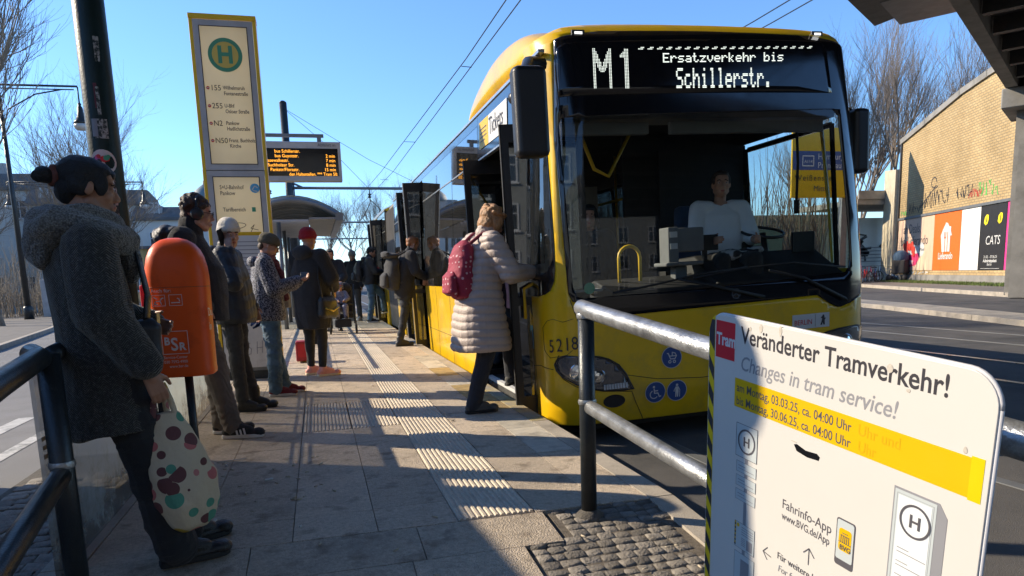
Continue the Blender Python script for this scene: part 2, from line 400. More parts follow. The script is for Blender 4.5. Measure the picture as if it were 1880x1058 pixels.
class Person:
    def __init__(s, label, loc, face, h, over={}, look=(0,0), skin='skin', vox=.008, hands=((0,0,-1),(0,0,-1)), palms=((-1,0,0),(1,0,0)), curl=(.4,.4), eyes=True, nose=1., cat='person', group=None, handsize=.95, arms=True, name='person'):
        s.root = empty(name, loc, R(face-90), label, cat, group); s.S = h/1.70; s.root.scale = (s.S,)*3
        s.J = J = joints(over); s.vox = vox; s.look = look; s.Mh = Mh = headM(J, *look)
        B = Blob(); s.B = B
        B.loft([(J['pelvis']+Vector((0,0,-.10)), .10, .075), (J['pelvis'], .145, .095), (J['pelvis'].lerp(J['chest'], .5), .125, .085), (J['chest'], .145, .095), (J['neck']+Vector((0,0,-.08)), .13, .08), (J['neck'], .055, .055)])
        B.cone(J['neck']-Vector((0,0,.03)), Mh @ Vector((0,-.02,-.05)), .052, .050)
        for q, hd, pm, cu in (('R', hands[0], palms[0], curl[0]), ('L', hands[1], palms[1], curl[1])):
            sd_ = 1 if q == 'R' else -1
            B.cone(J['neck']-Vector((0,0,.05)), J['sho'+q], .05, .05)
            B.cone(J['sho'+q], J['elb'+q], .045, .036); B.cone(J['elb'+q], J['wri'+q], .036, .025)
            hand(B, J['wri'+q], hd, pm, sd_, cu, handsize)
            B.chain([J['hip'+q], J['knee'+q], J['ank'+q]], [.08,.052,.032]); B.cone(J['ank'+q]-Vector((0,0,.03)), J['toe'+q], .030, .018)
        B.b.M = Mh; head_shapes(B, nose=nose); B.b.M = Matrix.Identity(4)
        B.build('body', [M[skin], M['lip'], M['brow']], s.root, vox, 2, matfn=face_mat(Mh))
        if eyes:
            for sx_ in (-1, 1):
                e = MB(); e.M = Mh @ Matrix.Translation((sx_*.0305,.0795,.0015)); e.lathe([(.0005,-.0085),(.005,-.007),(.0075,0),(.005,.007),(.0005,.0085)], n=14); eo = e.build('eye', M['eye_white'], s.root, 'all')
                e = MB(); e.M = Mh @ Matrix.Translation((sx_*.0305,.0868,.001)) @ Matrix.Rotation(R(90), 4, 'X'); e.lathe([(.0005,-.0035),(.0045,-.002),(.0048,0),(.0005,.001)], n=12); e.build('iris', M['iris'], eo)
    def inhead(s, B): B.b.M = s.Mh; return B
    def hair(s, kind, m, disp=.003, name='hair'):
        B = s.inhead(Blob()); e = B.ell
        if kind == 'bun':
            e((0,-.020,.042), (.081,.098,.078)); e((0,.022,.062), (.071,.062,.044)); e((0,.074,.052), (.048,.016,.026), Matrix.Rotation(R(-20), 3, 'X'))
            for q in (-1, 1): e((q*.066,.035,.015), (.012,.026,.050)); e((q*.062,-.035,.0), (.022,.045,.045))
            e((0,-.070,-.02), (.058,.045,.058)); e((0,-.145,.022), (.033,.036,.034)); e((.012,-.165,.012), (.022,.024,.024)); e((0,-.115,.03), (.02,.03,.02))
        elif kind == 'short':
            e((0,-.024,.042), (.080,.094,.078)); e((0,.028,.078), (.062,.056,.032)); e((0,-.066,-.01), (.058,.040,.050))
            for q in (-1, 1): e((q*.060,-.010,.030), (.021,.055,.045))
        elif kind == 'curly':
            rnd = random.Random(4)
            for i in range(95):
                a = rnd.uniform(0, 6.28); t = rnd.uniform(0, 1.75)
                p = Vector((math.sin(t)*math.cos(a)*.084, math.sin(t)*math.sin(a)*.096-.022, math.cos(t)*.084+.040))
                if p.y > .045 and p.z < .055: continue
                if p.z < -.02 and p.y > -.02: continue
                e(p, (rnd.uniform(.013,.022),)*3, n=8)
            e((0,-.022,.045), (.080,.092,.078)); e((0,-.066,-.02), (.055,.040,.05))
        elif kind == 'bob':
            e((0,-.022,.045), (.090,.104,.086)); e((0,.035,.070), (.074,.060,.040)); e((0,-.055,-.03), (.080,.062,.070))
            for q in (-1, 1): e((q*.070,.012,.0), (.026,.050,.070))
            rnd = random.Random(2)
            for i in range(26):
                a = rnd.uniform(0, 6.28); t = rnd.uniform(0, 1.5)
                e((math.sin(t)*math.cos(a)*.085, math.sin(t)*math.sin(a)*.092-.02, math.cos(t)*.082+.045), (.034,.040,.018), Matrix.Rotation(rnd.uniform(0,3), 3, 'Z'), n=10)
        elif kind == 'long':
            e((0,-.022,.045), (.088,.100,.084)); e((0,.030,.072), (.068,.056,.036)); e((0,-.05,-.09), (.088,.055,.14))
            for q in (-1, 1): e((q*.074,.012,-.05), (.024,.040,.12))
        elif kind == 'rim':
            e((0,-.055,-.035), (.070,.050,.045))
            for q in (-1, 1): e((q*.070,.01,-.03), (.016,.030,.050))
        def dp(co, no):
            q = co*900; return disp*(np.sin(q[:,0]*.13+np.sin(co[:,2]*60)*2)+.6*np.sin(q[:,1]*.21+q[:,2]*.05))*.5
        return B.build(name, m, s.root, min(s.vox, .006), 2, disp=dp)
    def beanie(s, m, up=.0, brim=True, tall=1.0):
        B = s.inhead(Blob()); B.ell((0,-.012,.055+up), (.090,.106,.088*tall)); 
        for i in range(24):
            a = 2*math.pi*i/24; b = a+2*math.pi/24
            f = lambda t: (math.cos(t)*.082, math.sin(t)*.095-.010, .030+up+math.sin(t)*.012)
            B.cone(f(a), f(b), .017, .017, flat=Vector((0,0,1)), k=1.7, n=8)
        c = np.array(s.Mh.translation)
        def dp(co, no):
            a = np.arctan2(co[:,1]-c[1], co[:,0]-c[0]); return .0016*np.sin(a*46)
        return B.build('knitted_hat', m, s.root, min(s.vox, .0055), 2, disp=dp)
    def coat(s, m, secs, sl=(.085,.075,.055), name='coat', seed=0, amp=.008, f=13, collar=None, hood=None, cuff=0., disp=None, extra=None, vox=None, smooth=4):
        J = s.J; B = Blob(); B.loft([(Vector((c[0] if len(c) > 4 else 0, c[1], c[0] if len(c) <= 4 else c[4])), c[2], c[3]) for c in secs] if False else [(Vector((0, c[1], c[0])), c[2], c[3]) for c in secs], pw=.85)
        for q in ('R', 'L'):
            a, b, c = J['sho'+q], J['elb'+q], J['wri'+q]; c2 = c+(b-c).normalized()*cuff
            B.cone(a.lerp(Vector((0,a.y,a.z)), .45), a, sl[0]*.95, sl[0]); B.cone(a, b, sl[0], sl[1]); B.cone(b, c2, sl[1], sl[2])
        if collar: B.cone(J['neck']-Vector((0,0,.04)), J['neck']+Vector((0,.005,collar)), .088, .078)
        if hood:
            y, z, rx, ry, rz = hood; B.ell((0, y, z), (rx, ry, rz)); B.ell((rx*.55, y+.07, z-.03), (rx*.5, ry*.9, rz*.8)); B.ell((-rx*.55, y+.07, z-.03), (rx*.5, ry*.9, rz*.8))
        if extra: extra(B)
        fd = folds(amp, f, seed, (1,1,.6))
        return B.build(name, m, s.root, vox or s.vox, smooth, disp=(lambda co, no: fd(co, no)+disp(co, no)) if disp else fd)
    def trousers(s, m, r=(.105,.072,.060), seed=1, amp=.006, name='trousers', end=.05, f=17):
        J = s.J; B = Blob(); B.ell(J['pelvis']+Vector((0,-.01,-.04)), (.165,.115,.12))
        for q in ('R', 'L'):
            a = J['ank'+q]+(J['knee'+q]-J['ank'+q]).normalized()*(end-.06)
            B.chain([J['hip'+q], J['knee'+q], a], r)
        return B.build(name, m, s.root, s.vox, 3, disp=folds(amp, f, seed, (1,1,1.6), .4))
    def shoes(s, m, sole=None, boot=0, stripes=None, w=.046):
        J = s.J
        for q in ('R', 'L'):
            a, t = J['ank'+q], J['toe'+q]; d = (t-a); up = Vector((0,0,1)); dz = min(a.z, .09)-.0
            d2 = Vector((d.x, d.y, 0)).normalized(); lift = a.z-.09; tip = t.z-.03
            base = Vector((a.x, a.y, lift)); fr = Vector((t.x, t.y, tip)); B = Blob()
            B.cone(base-d2*.035+up*.045, base+d2*.03+up*.045, .038, .040); B.cone(base-d2*.03+up*.03, fr+up*.030, .036, w*.80, flat=up, k=.72)
            B.cone(base+d2*.02+up*.075, base.lerp(fr, .65)+up*.052, .043, .034); B.ell(fr+up*.034+d2*.005, (w*.98, w*.98, .034)); B.cone(base+up*.06, base+up*.10, .044, .043)
            if boot: B.cone(base+up*.05, base+up*(.08+boot), .045, .052)
            o = B.build('shoe', m, s.root, min(s.vox, .007), 2)
            b = MB(); sd_ = up.cross(d2); 
            prof = [(-.072,.022),(-.06,.036),(0,.036),(.08,.042),(.14,.048),(.185,.040),(.21,.020)]; L_ = (fr-base).length/.17
            pts = [(x*L_ if x > 0 else x, y) for x, y in prof]+[(x*L_ if x > 0 else x, -y) for x, y in reversed(prof)]
            dn = (fr-base).normalized(); b.prism(pts, base+up*.001, dn, sd_, up*.026)
            b.build('sole', sole or M['black_rubber'], o, bevel=.005)
            if stripes:
                for k in range(3):
                    for sg in (1, -1):
                        c = base+dn*(.045+.026*k)+up*.052+sd_*sg*.0385; st = MB(); st.prism([(-.006,-.026),(.006,-.026),(-.006,.022),(-.018,.022)], c, dn, (up*.95-sd_*sg*.32), sd_*sg*.004); st.build('stripe', stripes, o)
    def glasses(s, m):
        b = MB(); b.M = s.Mh
        for q in (-1, 1):
            pts = [(q*(.033+.024*math.cos(t)), .101, .0+.019*math.sin(t)) for t in [2*math.pi*i/16 for i in range(17)]]
            b.tube(pts, .0022, 6); b.tube([(q*.057,.099,.006), (q*.076,.05,.006), (q*.078,-.01,.0)], .0022, 6)
        b.tube([(-.010,.103,.003), (0,.106,.006), (.010,.103,.003)], .0022, 6)
        return b.build('glasses', m, s.root, 'all')
    def world(s, p): # local point to world
        return Matrix.Translation(s.root.location) @ Matrix.Rotation(s.root.rotation_euler.z, 4, 'Z') @ (Vector(p)*s.S)

def cloth(name, c, **k):
    d = dict(rough=.88, var=.22, vs=9, bump=1.2, bs=420, sheen=.12); d.update(k); return mat(name, c, **d)
M['cloth_black'] = cloth('cloth_black', (.020,.020,.022))
M['nylon_black'] = cloth('nylon_black', (.022,.023,.027), rough=.58, bs=25, bump=1.6, sheen=0)
M['cloth_charcoal'] = cloth('cloth_charcoal', (.042,.042,.044))
M['jeans'] = cloth('jeans', (.075,.14,.21), var=.45, vs=7)
M['jeans_dark'] = cloth('jeans_dark', (.022,.026,.036), var=.3)
M['khaki_brown'] = cloth('khaki_brown', (.12,.10,.085))
M['grey_trousers'] = cloth('grey_trousers', (.08,.08,.078))
M['knit_cream'] = cloth('knit_cream', (.80,.74,.64), bs=160, bump=3)
M['knit_red'] = cloth('knit_red', (.36,.012,.022), bs=160, bump=3)
M['knit_grey'] = cloth('knit_grey', (.30,.30,.28), bs=120, bump=3)
M['knit_olive'] = cloth('knit_olive', (.12,.105,.07), bs=200, bump=3)
M['hair_black'] = mat('hair_black', (.010,.008,.007), .6, vs=40, stretch=(6,1,1), bump=2, bs=120)
M['hair_brown'] = mat('hair_brown', (.060,.034,.020), .6, var=.4, vs=30, bump=1.5, bs=160)
M['hair_blond'] = mat('hair_blond', (.42,.22,.095), .5, var=.45, vs=60, bump=2, bs=160, stretch=(1,1,.3))
M['leather_black'] = mat('leather_black', (.016,.015,.014), .36, bump=1, bs=160, var=.2)
M['shoe_maroon'] = mat('shoe_maroon', (.16,.012,.022), .7, bump=1, bs=300)
M['shoe_pink'] = mat('shoe_pink', (.80,.33,.26), .6, var=.12, vs=14)
M['sole_white'] = mat('sole_white', (.66,.64,.60), .6)
M['sole_cream'] = mat('sole_cream', (.72,.58,.38), .6)

def wool_herringbone():
    m, nt, b = newmat('herringbone_wool'); L = nt.links.new; tc = N(nt, 'ShaderNodeTexCoord'); sx = N(nt, 'ShaderNodeSeparateXYZ'); L(tc.outputs['Object'], sx.inputs[0])
    def mth(op, a, b_=None):
        n = N(nt, 'ShaderNodeMath', operation=op); (L(a, n.inputs[0]) if hasattr(a, 'node') else setattr(n.inputs[0], 'default_value', a))
        if b_ is not None: (L(b_, n.inputs[1]) if hasattr(b_, 'node') else setattr(n.inputs[1], 'default_value', b_))
        return n.outputs[0]
    xy = mth('ADD', mth('MULTIPLY', sx.outputs[0], .6), sx.outputs[1])
    zig = mth('PINGPONG', mth('MULTIPLY', xy, 1), .024)
    ph = mth('ADD', mth('MULTIPLY', sx.outputs[2], 680.), mth('MULTIPLY', zig, 680.))
    st = mth('SINE', ph)
    n1 = N(nt, 'ShaderNodeTexNoise', i_Scale=90., i_Detail=5.); L(tc.outputs['Object'], n1.inputs['Vector'])
    f = mth('ADD', mth('MULTIPLY', st, .20), n1.outputs[0])
    r = ramp(nt, f, [(.34, (.012,.012,.012)), (.60, (.030,.031,.030)), (.86, (.13,.13,.125))]); L(r.outputs[0], b.inputs['Base Color'])
    b.inputs['Roughness'].default_value = .95; b.inputs['Sheen Weight'].default_value = .35; b.inputs['Sheen Roughness'].default_value = .5; b.inputs['Sheen Tint'].default_value = (.9,.85,.7,1)
    bp = N(nt, 'ShaderNodeBump'); bp.inputs['Distance'].default_value = .006; bp.inputs['Strength'].default_value = .9; L(f, bp.inputs['Height']); L(bp.outputs[0], b.inputs['Normal'])
    return m
def knit(name, c):
    m, nt, b = newmat(name); L = nt.links.new; tc = N(nt, 'ShaderNodeTexCoord'); v = N(nt, 'ShaderNodeTexVoronoi', i_Scale=150.); v.feature = 'F1'
    n0 = N(nt, 'ShaderNodeTexNoise', i_Scale=6., i_Detail=3.); L(tc.outputs['Object'], n0.inputs['Vector'])
    L(tc.outputs['Object'], v.inputs['Vector'])
    r = ramp(nt, v.outputs['Distance'], [(.1, tuple(x*1.35 for x in c)), (.75, tuple(x*.35 for x in c))]); L(r.outputs[0], b.inputs['Base Color'])
    b.inputs['Roughness'].default_value = .95; b.inputs['Sheen Weight'].default_value = .4
    bp = N(nt, 'ShaderNodeBump'); bp.inputs['Distance'].default_value = .005; bp.inputs['Strength'].default_value = .9; bp.invert = True; L(v.outputs['Distance'], bp.inputs['Height']); L(bp.outputs[0], b.inputs['Normal'])
    return m
def squiggle(name, base, line, scale=26., w=.035):
    m, nt, b = newmat(name); L = nt.links.new; tc = N(nt, 'ShaderNodeTexCoord'); n1 = N(nt, 'ShaderNodeTexNoise', i_Scale=scale, i_Detail=1.5); L(tc.outputs['Object'], n1.inputs['Vector'])
    s = N(nt, 'ShaderNodeMath', operation='SUBTRACT'); L(n1.outputs[0], s.inputs[0]); s.inputs[1].default_value = .5
    a = N(nt, 'ShaderNodeMath', operation='ABSOLUTE'); L(s.outputs[0], a.inputs[0])
    r = ramp(nt, a.outputs[0], [(w*.6, line), (w*1.4, base)]); L(r.outputs[0], b.inputs['Base Color']); b.inputs['Roughness'].default_value = .7
    bp = N(nt, 'ShaderNodeBump'); bp.inputs['Distance'].default_value = .004; L(n1.outputs[0], bp.inputs['Height']); L(bp.outputs[0], b.inputs['Normal'])
    return m
def dots(name, base, cols, scale, rad, rnd=.5):
    m, nt, b = newmat(name); L = nt.links.new; tc = N(nt, 'ShaderNodeTexCoord'); v = N(nt, 'ShaderNodeTexVoronoi', i_Scale=scale); v.inputs['Randomness'].default_value = rnd; L(tc.outputs['Object'], v.inputs['Vector'])
    sp = N(nt, 'ShaderNodeSeparateXYZ'); L(v.outputs['Color'], sp.inputs[0])
    cr = ramp(nt, sp.outputs[0], [(i/len(cols), c) for i, c in enumerate(cols)]); cr.color_ramp.interpolation = 'CONSTANT'
    mr = N(nt, 'ShaderNodeMapRange'); L(sp.outputs[1], mr.inputs[0]); mr.inputs[3].default_value = rad*.55; mr.inputs[4].default_value = rad
    lt = N(nt, 'ShaderNodeMath', operation='LESS_THAN'); L(v.outputs['Distance'], lt.inputs[0]); L(mr.outputs[0], lt.inputs[1])
    mx = N(nt, 'ShaderNodeMixRGB'); L(lt.outputs[0], mx.inputs[0]); mx.inputs[1].default_value = (*base, 1); L(cr.outputs[0], mx.inputs[2]); L(mx.outputs[0], b.inputs['Base Color'])
    b.inputs['Roughness'].default_value = .75; n = N(nt, 'ShaderNodeTexNoise', i_Scale=22., i_Detail=4.); L(tc.outputs['Object'], n.inputs['Vector']); bp = N(nt, 'ShaderNodeBump'); bp.inputs['Distance'].default_value = .01; L(n.outputs[0], bp.inputs['Height']); L(bp.outputs[0], b.inputs['Normal'])
    return m
M['herringbone'] = wool_herringbone(); M['knit_scarf'] = knit('knit_scarf', (.20,.19,.165))
M['swirl'] = squiggle('swirl', (.022,.025,.042), (.24,.24,.28), 42., .05); M['scarf_red'] = squiggle('scarf_red', (.10,.015,.025), (.24,.07,.08), 60., .05)
M['camo'] = squiggle('camo', (.04,.05,.09), (.25,.23,.27), 40., .09)
M['dot_red'] = dots('dot_red', (.30,.022,.055), [(.62,.42,.45), (.62,.42,.45)], 24., .26, .35)
M['tote'] = dots('tote', (.60,.50,.34), [(.12,.04,.04), (.09,.30,.20), (.50,.14,.13), (.55,.38,.06), (.14,.05,.05), (.52,.20,.18), (.12,.04,.04)], 15.5, .55, .8)

def phone(loc, d, up, label, parent=None):
    o = empty('phone', loc, 0, label, 'phone'); d = Vector(d).normalized(); up = Vector(up); up = (up-d*up.dot(d)).normalized(); x = d.cross(up)
    b = MB(); b.M = Matrix((x, up, d)).transposed().to_4x4(); b.box((-.037,-.004,-.075), (.037,.004,.075)); b.build('case', M['black_plastic'], o, bevel=.003)
    b = MB(); b.M = Matrix((x, up, d)).transposed().to_4x4(); b.box((-.033,-.0052,-.07), (.033,-.0041,.07)); b.build('screen', M['black_gloss'], o)
    return o
def backpack(owner, m, label, y=-.20, z=1.12, sc=(1,1,1), flap=False, strapm=None, pocket=True, tilt=0, cat='backpack', vox=.009):
    o = empty('backpack', owner.root.location, owner.root.rotation_euler.z, label, cat); o.scale = owner.root.scale
    B = Blob(); a, b_, c = sc
    B.loft([((0,y,z-.23*c), .11*a, .055*b_), ((0,y-.01,z-.21*c), .135*a, .075*b_), ((0,y-.025,z-.05*c), .15*a, .095*b_), ((0,y-.01,z+.10*c), .135*a, .080*b_), ((0,y+.01,z+.20*c), .09*a, .055*b_), ((0,y+.02,z+.24*c), .03*a, .02*b_)], pw=.8)
    B.build('pack', m, o, vox, 3, disp=folds(.009, 15, 5))
    if pocket:
        B = Blob(); B.loft([((0,y-.105*b_,z-.20*c), .07*a, .02), ((0,y-.12*b_,z-.17*c), .10*a, .045*b_), ((0,y-.115*b_,z-.04*c), .10*a, .040*b_), ((0,y-.10*b_,z), .06*a, .02)], pw=.8); B.build('pocket', m, o, vox, 2, disp=folds(.004, 20, 6))
    if flap:
        B = Blob(); B.ell((0,y-.03,z+.22*c), (.15*a,.11*b_,.05)); B.ell((0,y-.11,z+.25*c), (.13*a,.05,.035)); B.build('flap', m, o, vox, 2, disp=folds(.008, 18, 7))
    J = owner.J
    for q, sx_ in (('R', 1), ('L', -1)):
        s_ = J['sho'+q]; t = MB()
        pts = [(sx_*.06, y+.03, z+.20*c), (sx_*.09, s_.y-.03, s_.z+.085), (sx_*.115, s_.y+.06, s_.z+.060), (sx_*.125, s_.y+.125, s_.z-.06), (sx_*.14, s_.y+.10, s_.z-.22), (sx_*.15, y+.06, z-.14*c)]
        P_ = []
        for i in range(len(pts)-1):
            for k in range(5): P_.append(Vector(pts[i]).lerp(Vector(pts[i+1]), k/5))
        P_.append(Vector(pts[-1]))
        for i in range(2): P_ = [P_[0]]+[(P_[k-1]+P_[k]*2+P_[k+1])/4 for k in range(1, len(P_)-1)]+[P_[-1]]
        t.tube(P_, .014, 8); t.build('strap', strapm or m, o, 'all')
    return o
# ================================================================ GROUND
def objrand(m, amt=.3):
    """vary a piece's colour by object"""
    nt = m.node_tree; b = nt.nodes['Principled BSDF']; l = b.inputs['Base Color'].links[0]; src = l.from_socket
    oi = N(nt, 'ShaderNodeObjectInfo'); hs = N(nt, 'ShaderNodeHueSaturation'); mr = N(nt, 'ShaderNodeMapRange'); nt.links.new(oi.outputs['Random'], mr.inputs[0])
    mr.inputs[3].default_value = 1-amt; mr.inputs[4].default_value = 1+amt; nt.links.new(mr.outputs[0], hs.inputs['Value']); nt.links.new(src, hs.inputs['Color']); nt.links.new(hs.outputs[0], b.inputs['Base Color']); return m
M['asphalt'] = mat('asphalt', (.075,.073,.072), .85, var=.3, vs=1.2, bump=1.5, bs=220, dirt=(.12,.11,.10), ds=.6, dt=(.45,.8), world=True)
M['ground'] = mat('ground', (.10,.09,.075), .95, var=.3, vs=.3, world=True)
M['slab'] = objrand(mat('slab', (.54,.445,.335), .8, var=.25, vs=45, bump=3, bs=130, dirt=(.22,.185,.145), ds=2.6, dt=(.5,.85), world=True), .14)
M['slab_light'] = objrand(mat('slab_light', (.52,.47,.38), .8, var=.15, vs=14, bump=1.5, bs=170, dirt=(.2,.18,.15), ds=4, world=True), .1)
M['slab_ochre'] = objrand(mat('slab_ochre', (.42,.29,.11), .8, var=.25, vs=10, bump=1.8, bs=170, dirt=(.17,.14,.10), ds=3, dt=(.45,.7), world=True), .15)
M['tactile'] = objrand(mat('tactile', (.56,.48,.37), .75, var=.15, vs=20, bump=.8, bs=200, dirt=(.22,.19,.15), ds=5, dt=(.55,.85), world=True), .08)
M['sett'] = objrand(mat('sett', (.19,.168,.14), .75, var=.35, vs=25, bump=2.5, bs=90, world=True), .35)
M['mortar'] = mat('mortar', (.11,.097,.08), .95, var=.4, vs=30, bump=2, bs=150, world=True)
M['joint_sand'] = mat('joint_sand', (.15,.125,.095), .95, var=.4, vs=40, bump=2, bs=200, world=True)
M['road_paint'] = mat('road_paint', (.50,.49,.46), .7, var=.2, vs=8, dirt=(.12,.12,.11), ds=5, dt=(.5,.68), world=True)
M['pavement'] = mat('pavement', (.17,.155,.135), .85, var=.2, vs=3, bump=1, bs=60, world=True)
def zr(y): return 0. if y > 3.1 else max(-.09*(3.1-y), -.27)
specks(M['slab'], 230., .60, .56, .68, (7., .56, .70, .60)); specks(M['slab_light'], 230., .65, .58, .7); specks(M['slab_ochre'], 230., .6, .56, .68); specks(M['tactile'], 60., .7, .58, .72); specks(M['asphalt'], 300., .6, .55, .7); specks(M['kerb'], 200., .65, .55, .68)
b = MB(); b.quad((-900,-900,-.62), (900,-900,-.62), (900,1200,-.62), (-900,1200,-.62)); b.build('ground', M['ground'], kind='structure')
def sheet(name, poly, z, m, th=.3, **k):
    b = MB(); b.prism(poly, (0,0,z-th), (1,0,0), (0,1,0), (0,0,th)); return b.build(name, m, kind='structure', **k)
sheet('road', [(-1.16,-12),(-1.16,140),(-60,140),(-30,90),(-12.5,45),(-8.6,26.9),(-7.2,18.9),(-6.2,8),(-5.8,-12)], -.25, mat('asphalt_left', (.20,.193,.185), .75, var=.2, vs=1.2, bump=1.2, bs=220, dirt=(.10,.10,.10), ds=.6, dt=(.5,.9), world=True))
sheet('road', [(1.665,-12),(18,-12),(22.9,14),(23.6,19.1),(29.2,31.8),(45,66),(60,140),(1.665,140)], -.28, M['asphalt'])
def kerb_run(name, pts, wd, z0, z1, step=1.0, side_=1):
    root = empty(name, (0,0,0)); root['kind'] = 'structure'
    for (x0,y0),(x1,y1) in zip(pts[:-1], pts[1:]):
        d = Vector((x1-x0,y1-y0,0)); L_ = d.length; d.normalize(); n = Vector((d.y,-d.x,0))*side_; k = 0
        while k < L_-.05:
            e_ = min(k+step-.012, L_); a = Vector((x0,y0,0))+d*k; c = Vector((x0,y0,0))+d*e_
            b = MB(); b.rings([[p+Vector((0,0,z0)), p+n*wd+Vector((0,0,z0)), p+n*wd+Vector((0,0,z1)), p+Vector((0,0,z1))] for p in (a, c)]); b.build('kerb_stone', M['kerb'], root, bevel=.012); k += step
    return root
kerb_run('kerb', [(-5.9,0),(-6.2,8),(-7.2,18.9),(-8.6,26.9),(-12.5,45)], .16, -.3, -.13, 1.5, -1)
sheet('pavement', [(-6.08,-12),(-6.38,8),(-7.38,18.9),(-8.8,26.9),(-12.7,45),(-30,90),(-90,90),(-90,-12)], -.14, M['pavement'])
kerb_run('kerb', [(22.9,14),(23.6,19.1),(29.2,31.8),(35,44)], .16, -.3, -.12, 1.8, 1)
sheet('pavement', [(23.08,14),(23.78,19.0),(29.37,31.7),(45.2,66),(90,66),(90,-12),(18.2,-12)], -.13, M['pavement'])
kerb_run('traffic_island_kerb', [(13.2,6.0),(13.9,11.2),(16.3,17.7),(19,26)], .18, -.3, -.15, 2.0, 1)
sheet('traffic_island', [(13.39,6.0),(14.09,11.2),(16.49,17.6),(19.19,26),(20.0,26),(17.5,17.4),(15.1,11.0),(14.4,6.0)], -.16, M['kerb'])
# tram rails let into the right-hand road
for x in (2.65, 4.085, 7.55, 8.985, 10.9, 12.3):
    b = MB(); b.box((x-.035,-12,-.279), (x+.035,140,-.272)); b.box((x+.045,-12,-.2785), (x+.075,140,-.2765)); o = b.build('tram_rail', M['silver'] if 7 < x < 10 else M['grey_metal'], kind='structure')
# road markings left
rm = MB()
for y in (6.6, 10.5, 14.4, 18.5, 22.5): rm.quad((-4.55,y,-.246), (-4.43,y,-.246), (-4.43,y+1.9,-.246), (-4.55,y+1.9,-.246))
rm.quad((-2.70,5.2,-.246), (-2.58,5.2,-.246), (-2.58,9.6,-.246), (-2.70,9.6,-.246)); rm.quad((-3.22,6.4,-.246), (-3.05,6.4,-.246), (-3.05,8.7,-.246), (-3.22,8.7,-.246))
rm.add([(-3.40,6.45,-.246),(-2.87,6.45,-.246),(-3.13,5.5,-.246)], [(0,1,2)]); rm.quad((-5.9,16,-.246), (-5.8,16,-.246), (-6.3,24,-.246), (-6.4,24,-.246))
rm.build('road_marking', M['road_paint'], kind='structure')
# ---- platform
plat = empty('platform', (0,0,0)); plat['kind'] = 'structure'
b = MB(); ys = [140, 3.1, .1, -8]
b.rings([[Vector((-1.15,y,-.62)), Vector((1.52,y,-.62)), Vector((1.52,y,zr(y)-.022)), Vector((-1.15,y,zr(y)-.022))] for y in ys]); b.build('platform_base', M['mortar'], plat)
def slabmesh(w_, l_, th=.03):
    b = MB(); b.box((0,0,-th), (w_,l_,0)); return b.mesh('slab', M['slab'])
GAP = .004; cache = {}
def slab(x0, x1, y0, y1, m='slab', jit=.0012):
    key = (round(x1-x0,3), round(y1-y0,3), m)
    if key not in cache:
        b = MB(); b.box((GAP/2,GAP/2,-.03), (x1-x0-GAP/2,y1-y0-GAP/2,0)); me = b.mesh('slab', M[m]); cache[key] = me
    o = link('slab', cache[key], plat); o.location = (x0, y0, zr(y0) + random.uniform(-jit, jit)); 
    if y1 <= 3.11: o.rotation_euler = (math.atan(.09), 0, 0); o.location.z = zr(y0)+random.uniform(-jit, jit)
    else:
        bv = None
    return o
random.seed(5)
rows = [3.42+.755*i for i in range(31)]
rows = [3.1, 3.42] + rows[1:]
LEFT = [-1.0,-.59,-.18,.19,.555]; RIGHT = [.93,1.27,1.52]
for y0, y1 in zip(rows[:-1], rows[1:]):
    for x0, x1 in zip(LEFT[:-1], LEFT[1:]):
        if x0 >= -.19 and y0 < 6.60 and y1 > 5.42:
            if y0 < 5.42: slab(x0, x1, y0, 5.42)
            if y1 > 6.63: slab(x0, x1, 6.63, y1)
            continue
        slab(x0, x1, y0, y1)
    slab(.93, 1.27, y0, y1); k = random.random()
    slab(1.27, 1.52, y0, y1, 'slab_light' if 3.6 < y0 < 4.4 or 6.8 < y0 < 7.6 or k < .2 else ('slab_ochre' if 4.4 < y0 < 9.5 else 'slab'))
b = MB(); b.box((-1.0,26.1,-.03), (1.52,140,0)); b.build('platform_surface', M['slab'], plat)
b = MB(); b.box((1.52,26.1,-.62), (1.66,140,.002)); b.build('platform_edge', M['kerb'], plat)
# tactile tiles: ribs with real relief
def tactile_mesh(w_, l_, n):
    b = MB(); prof = []; p = (w_-.006)/n
    x = .003; prof.append((x,-.03))
    for i in range(n): prof += [(x+.0015,-.0045), (x+p*.22,-.0045), (x+p*.38,.004), (x+p*.78,.004), (x+p*.94,-.0045)]; x += p
    prof.append((x,-.03)); b.prism(prof, (0,.003,0), (1,0,0), (0,0,1), (0,l_-.006,0)); return b.mesh('tactile_tile', M['tactile'])
tm1 = tactile_mesh(.375, .40, 13); y = 3.12
while y < 25.6:
    o = link('tactile_tile', tm1, plat); o.location = (.555, y, random.uniform(0,.0015)); y += .40
tm2 = tactile_mesh(.367, .403, 13)
for x in (-.18, .188):
    for k in range(3): o = link('tactile_tile', tm2, plat); o.location = (x, 5.42+.4035*k, random.uniform(0,.0015))
# ramp end
for (x0,x1,y0,y1) in [(-1.0,-.35,2.78,3.1),(-.35,.36,2.78,3.1),(.36,.96,2.78,3.1),(-1.0,-.2,2.05,2.78),(-.2,.30,2.05,2.78),(.30,.78,2.05,2.78),(-1.0,-.35,1.3,2.05),(-.35,.2,1.3,2.05),(.2,.72,1.3,2.05),(-1.0,-.1,.4,1.3),(-.1,.72,.4,1.3)]: slab(x0,x1,y0,y1)
